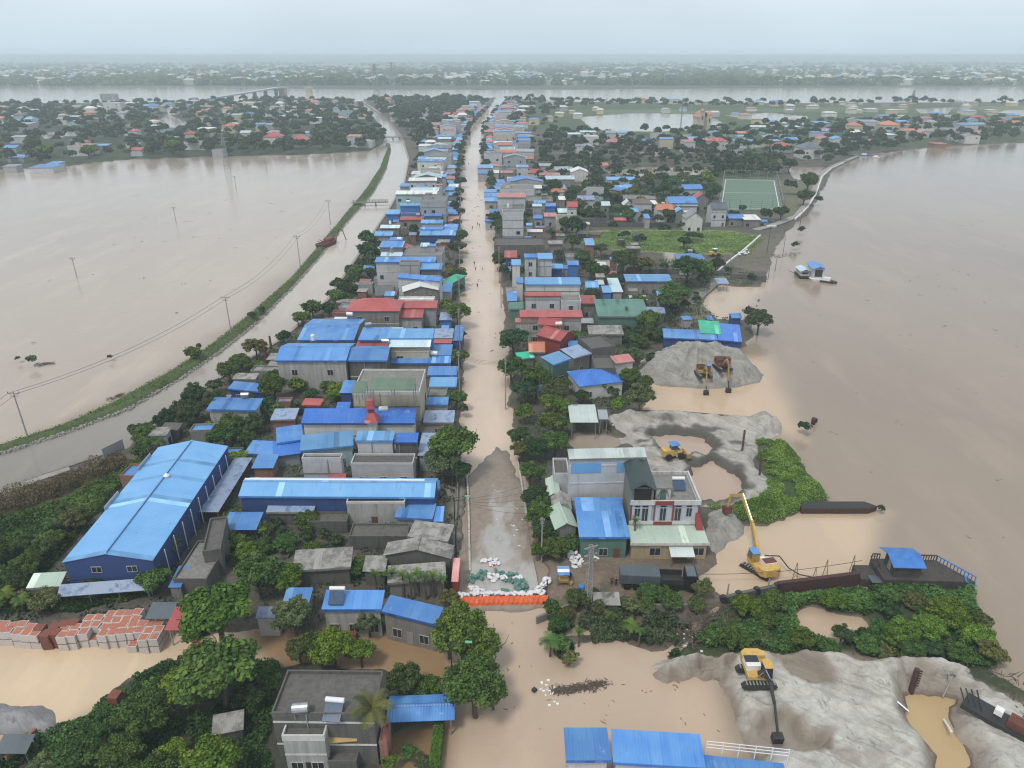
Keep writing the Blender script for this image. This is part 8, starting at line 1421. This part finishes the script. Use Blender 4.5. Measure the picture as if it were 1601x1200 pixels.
# ---- canopy cart, clutter by the barrier
p = at(871, 921); t = thing('market_cart', 'small cart with blue and white striped canopy at the right end of the barrier', 'cart', (p.x, p.y, .45), 0)
for k in range(3): q = MB(); q.plate([(0, k*.5, 2.1+.15*k), (1.7, k*.5, 2.1+.15*k), (1.7, k*.5+.5, 2.25+.15*k), (0, k*.5+.5, 2.25+.15*k)], .05); q.build('canopy', ('blue', 'whiteobj', 'sky')[k], t)
for x in (.1, 1.6):
    for y in (.1, 1.4): q = MB(); q.box(x-.04, y-.04, -.3, x+.04, y+.04, 2.1); q.build('post', 'steel', t)
q = MB(); q.box(.1, .2, .5, 1.6, 1.3, .9); q.build('counter', 'yellowold', t)
house(928, 946, 970, 925, 2.2, 'shed', 'asbestos', 'w_dark', rise=.4, label='low ruined roof frame strewn with white bags, right of the lattice pole', win=0)
for (cx, cy_, m_, lab, s) in ((908, 925, 'tarp_blue', 'blue plastic drum among clutter under the lattice pole', .7), (892, 918, 'yellowold', 'yellow crate among clutter under the lattice pole', .6), (950, 868, 'tarp_blue', 'blue parasol-like sheet on the muddy yard', .9), (904, 940, 'tarp_blue', 'blue tarpaulin bundle in the shrubs below the lattice pole', .9), (841, 847, 'tarp_orange', 'orange-red box beside the roadside trees', .6), (887, 905, 'darkmetal', 'dark handcart near the striped canopy', .8), (771, 887, 'tarp_orange', 'orange crate on the dry street', .35), (771, 882, 'tarp_blue', 'blue tub on the dry street beside the orange crate', .35), (835, 1080, 'darkmetal', 'dark floating box in the flood at the lower street', .5)):
    p = at(cx, cy_); z_ = max(gz(p.x, p.y), 0)
    if 760 < cx < 780: z_ = .35
    q = MB(); q.lathe([(s*.7, 0), (s*.75, s*.6), (s*.6, s*.95), (0, s*1.0)], n=10 if 'drum' in lab or 'parasol' in lab or 'tub' in lab else 4); o = q.build('crate' if 'crate' in lab or 'box' in lab else 'bundle', m_); o.location = (p.x, p.y, z_-.05); tag(o, lab, 'crate' if 'crate' in lab or 'box' in lab else 'bundle')
# debris rafts
def raft(name, pts, n_, w, label, seed, mats=('bark', 'wood', 'darkmetal'), L_=1.4, z0=0, zv=.4):
    rg2 = random.Random(seed); q = MB(); P = [at(*a) for a in pts]; ref = P[0]
    for i in range(n_): k = rg2.randrange(len(P)-1); c_ = P[k].lerp(P[k+1], rg2.random())+Vector((rg2.gauss(0, w), rg2.gauss(0, w*.5), 0)); a = rg2.uniform(0, 3.14); l = rg2.uniform(.2, 1)*L_; d = Vector((math.cos(a)*l, math.sin(a)*l, rg2.uniform(-.1, .3))); c_.z = z0+rg2.random()*zv; q.tube(c_-d/2-ref, c_+d/2-ref, rg2.uniform(.02, .09), .02, 5)
    o = q.build(name, mats[0]); o.location = ref; tag(o, label, 'debris', None, 'stuff')
raft('driftwood', [(868, 1080), (900, 1078), (945, 1068)], 420, .6, 'raft of grey branches drifting in the flood right of the lower street', 1, zv=.25, L_=.8); raft('driftwood', [(1120, 965), (1100, 990), (1075, 1010)], 200, 1.6, 'tangle of bare dead branches above the bright sand', 2, zv=2.2, L_=2.5); raft('driftwood', [(62, 570), (82, 568)], 60, .7, 'small raft of branches in the flooded field', 3); raft('driftwood', [(172, 625), (192, 616)], 60, .4, 'dark floating branches beside the dike', 4)
raft('driftwood', [(1175, 392), (1215, 402), (1240, 395)], 160, 2, 'matted reeds in the river shallows', 5, zv=.3); raft('driftwood', [(1440, 1060), (1500, 1075)], 40, 1, 'twigs on the sand slope', 6, z0=2.2); raft('driftwood', [(1562, 1070), (1595, 1160)], 80, .8, 'black hoses and twigs near the dredging machine', 7, z0=2.2, zv=.8)
def litter(name, pts, n_, w, label, seed, mat='whiteobj', zf=.05):
    rg2 = random.Random(seed); q = MB(); P = [at(*a) for a in pts]; ref = P[0]
    for i in range(n_): k = rg2.randrange(len(P)-1); c_ = P[k].lerp(P[k+1], rg2.random())+Vector((rg2.gauss(0, w), rg2.gauss(0, w), 0)); s = rg2.uniform(.05, .2); z_ = max(gz(c_.x, c_.y), 0)+zf; x, y = c_.x-ref.x, c_.y-ref.y; q.box(x-s, y-s*.7, z_-.05, x+s, y+s*.7, z_+s*.5)
    o = q.build(name, mat); o.location = (ref.x, ref.y, 0); tag(o, label, 'litter', None, 'stuff')
litter('litter', [(1015, 985), (1060, 990), (1080, 1010)], 45, 1.6, 'white litter on the mud below the truck', 1); litter('litter', [(850, 1070), (862, 1085)], 22, .9, 'white litter floating by the driftwood', 2); litter('litter', [(730, 770), (818, 850)], 12, 2, 'scraps on the dry street', 3, 'bagwhite', .3)
rg2 = random.Random(12); q = MB(); ref = at(300, 600)     # stones at the foot of the dike
DS = [DIKE_R[i] for i in range(1, 12)]
for i in range(1500):
    k = rg2.randrange(len(DS)-1); u = rg2.random(); a = at(*DS[k]).lerp(at(*DS[k+1]), u); s = rg2.uniform(.06, .22); a += Vector((rg2.gauss(0, .25), rg2.gauss(.2, .25), 0)); q.box(a.x-ref.x-s, a.y-ref.y-s, -.2, a.x-ref.x+s, a.y-ref.y+s*.8, .1+rg2.random()*.45)
o = q.build('dike_stones', 'conc_pole'); o.location = ref; o.location.z = 0; tag(o, 'grey rubble stones along the canal foot of the dike', 'stones', None, 'stuff')
# rooftop water tanks on mid-distance houses
rg2 = random.Random(21); nt_ = 0
for P, u, v, W, D, h in RECTS:
    if 115 < P.y < 330 and W > 7 and h > 4.5 and rg2.random() < .42 and nt_ < 34:
        c_ = P+u*W*rg2.uniform(.15, .85)+v*(D+.7); nt_ += 1; px_, py_, _ = topx((c_.x, c_.y, h+1)); side = 'left' if px_ < 745 else 'right'
        tank(c_.x, c_.y-.9, h+.25, rg2.uniform(-.3, .3), f"{'steel' if nt_ % 2 else 'white'} roof tank {side} of the street, {ordn(nt_)} counting up the rows", nt_ % 3 != 0, 'steel' if nt_ % 2 else 'tankwhite', .5)

p = at(893, 722, 10.2); 
for x0, x1 in ((893, 940), (965, 984)):
    a = at(x0, 724, 10.6); b_ = at(x1, 724, 10.6); o = MB(); o.box(0, -.06, -1.7, b_.x-a.x, 0, .1); k = o.build('blue_cladding', 'sky'); blk = min((t for t, l, *_ in AUTO if l and 'tall pale grey block' in l), key=lambda t: 0); k.parent = blk; k.location = (a.x-blk.location.x, .20, 10.4)
rg2 = random.Random(33)
for nm, zone, n_, lab in (('floating_debris', [(120, 300), (560, 300), (560, 260), (300, 560), (20, 560)], 70, 'specks of debris drifting on the flooded field'), ('floating_debris', [(1250, 480), (1590, 300), (1590, 900), (1400, 780), (1260, 640)], 110, 'specks of debris drifting on the wide river'), ('floating_debris', [(728, 300), (760, 300), (790, 690), (735, 690)], 60, 'specks of debris drifting along the flooded street'), ('floating_debris', [(800, 960), (850, 1060), (1080, 1060), (1130, 1150), (870, 1130), (720, 1180), (730, 980)], 34, 'specks of debris drifting in the near flood')):
    P = ppoly(zone); ref = at(*zone[0]); q = MB(); xs = [p[0] for p in P]; ys = [p[1] for p in P]; k = 0
    while k < n_:
        x, y = rg2.uniform(min(xs), max(xs)), rg2.uniform(min(ys), max(ys))
        if not inside(x, y, P) or gz(x, y) > -.3: 
            k += .2; continue
        for j in range(rg2.choice((1, 1, 2, 4))):
            a = rg2.uniform(0, 3.1); s = rg2.uniform(.06, .22)*(1+y/260); c_ = Vector((x-ref.x+rg2.gauss(0, s*2), y-ref.y+rg2.gauss(0, s*2), .02)); d = Vector((math.cos(a)*s, math.sin(a)*s, 0)); q.bar(c_-d, c_+d, s*rg2.uniform(.2, .8), .06)
        k += 1
    o = q.build(nm, rg2.choice(('bark', 'wood'))); o.location = (ref.x, ref.y, 0); tag(o, lab, 'debris', None, 'stuff')
# ================================================================ labels for the many houses and trees
def short(d): return d
grp = {}
for t, label, desc, zone, cat, c in AUTO:
    if label: continue
    grp.setdefault((desc, cat, zone), []).append((c, t))
for (desc, cat, zone), L_ in grp.items():
    street = 'street' in zone and 'hamlet' not in zone
    L_.sort(key=lambda a: a[0].y if street else topx((a[0].x, a[0].y, 3))[0])
    word = cat if cat in ('house', 'shed', 'warehouse', 'awning') else 'house'
    zz = zone or 'left of the dry street'; zz = zz.replace('on the left of the flooded street', 'left of street').replace('on the right of the flooded street', 'right of street').replace('in the hamlet right of the street', 'in right-hand hamlet').replace('in the village beyond the flooded field', 'in village across flooded field').replace('on the low ground before the far river', 'before far river')
    for i, (c, t) in enumerate(L_):
        t['label'] = f"{word}, {desc}, {zz}" + (f", {ordn(i+1)} {'going away' if street else 'from left'}" if len(L_) > 1 else '')
        if len(L_) > 1: t['group'] = f"{desc.split(' roof')[0]} roofed buildings {zz}"
grp = {}
for o, kind, zone, spx, p in TREE_TAG: grp.setdefault((kind, zone), []).append((topx((p.x, p.y, 3))[0], o))
for (kind, zone), L_ in grp.items():
    L_.sort(key=lambda a: a[0])
    for i, (x, o) in enumerate(L_):
        o['label'] = f"{tone_w[kind]} leafy tree {zone}" + (f", {ordn(i+1)} from left" if len(L_) > 1 else ''); o['group'] = f"trees {zone}"
dupl = {}
for o in scene.objects:
    if o.parent is None and 'label' in o and o.get('kind') != 'stuff': dupl.setdefault(o['label'], []).append(o)
for lab, L_ in dupl.items():
    if len(L_) > 1:
        L_.sort(key=lambda o: topx(o.location)[0])
        for i, o in enumerate(L_): o['label'] = ' '.join(lab.split()[:13])+f', {ordn(i+1)} from left'
for o in scene.objects:
    if o.parent is None and 'label' in o:
        w = o['label'].split()
        if len(w) > 16: o['label'] = ' '.join(w[:16])
# ================================================================ haze
HAZE = .00026
m = bpy.data.materials.new('haze'); m.use_nodes = True; n = m.node_tree; n.nodes.clear(); ou = n.nodes.new('ShaderNodeOutputMaterial'); pv = n.nodes.new('ShaderNodeVolumePrincipled')
pv.inputs['Color'].default_value = (.80, .93, 1.0, 1); pv.inputs['Density'].default_value = HAZE; pv.inputs['Anisotropy'].default_value = 0; n.links.new(pv.outputs[0], ou.inputs['Volume']); MATS['haze'] = m
q = MB(); q.box(-9500, -60, -3.2, 9500, 12500, 78); tag(q.build('haze', 'haze'), 'pale blue haze hanging over the flooded plain', 'haze', None, 'stuff')
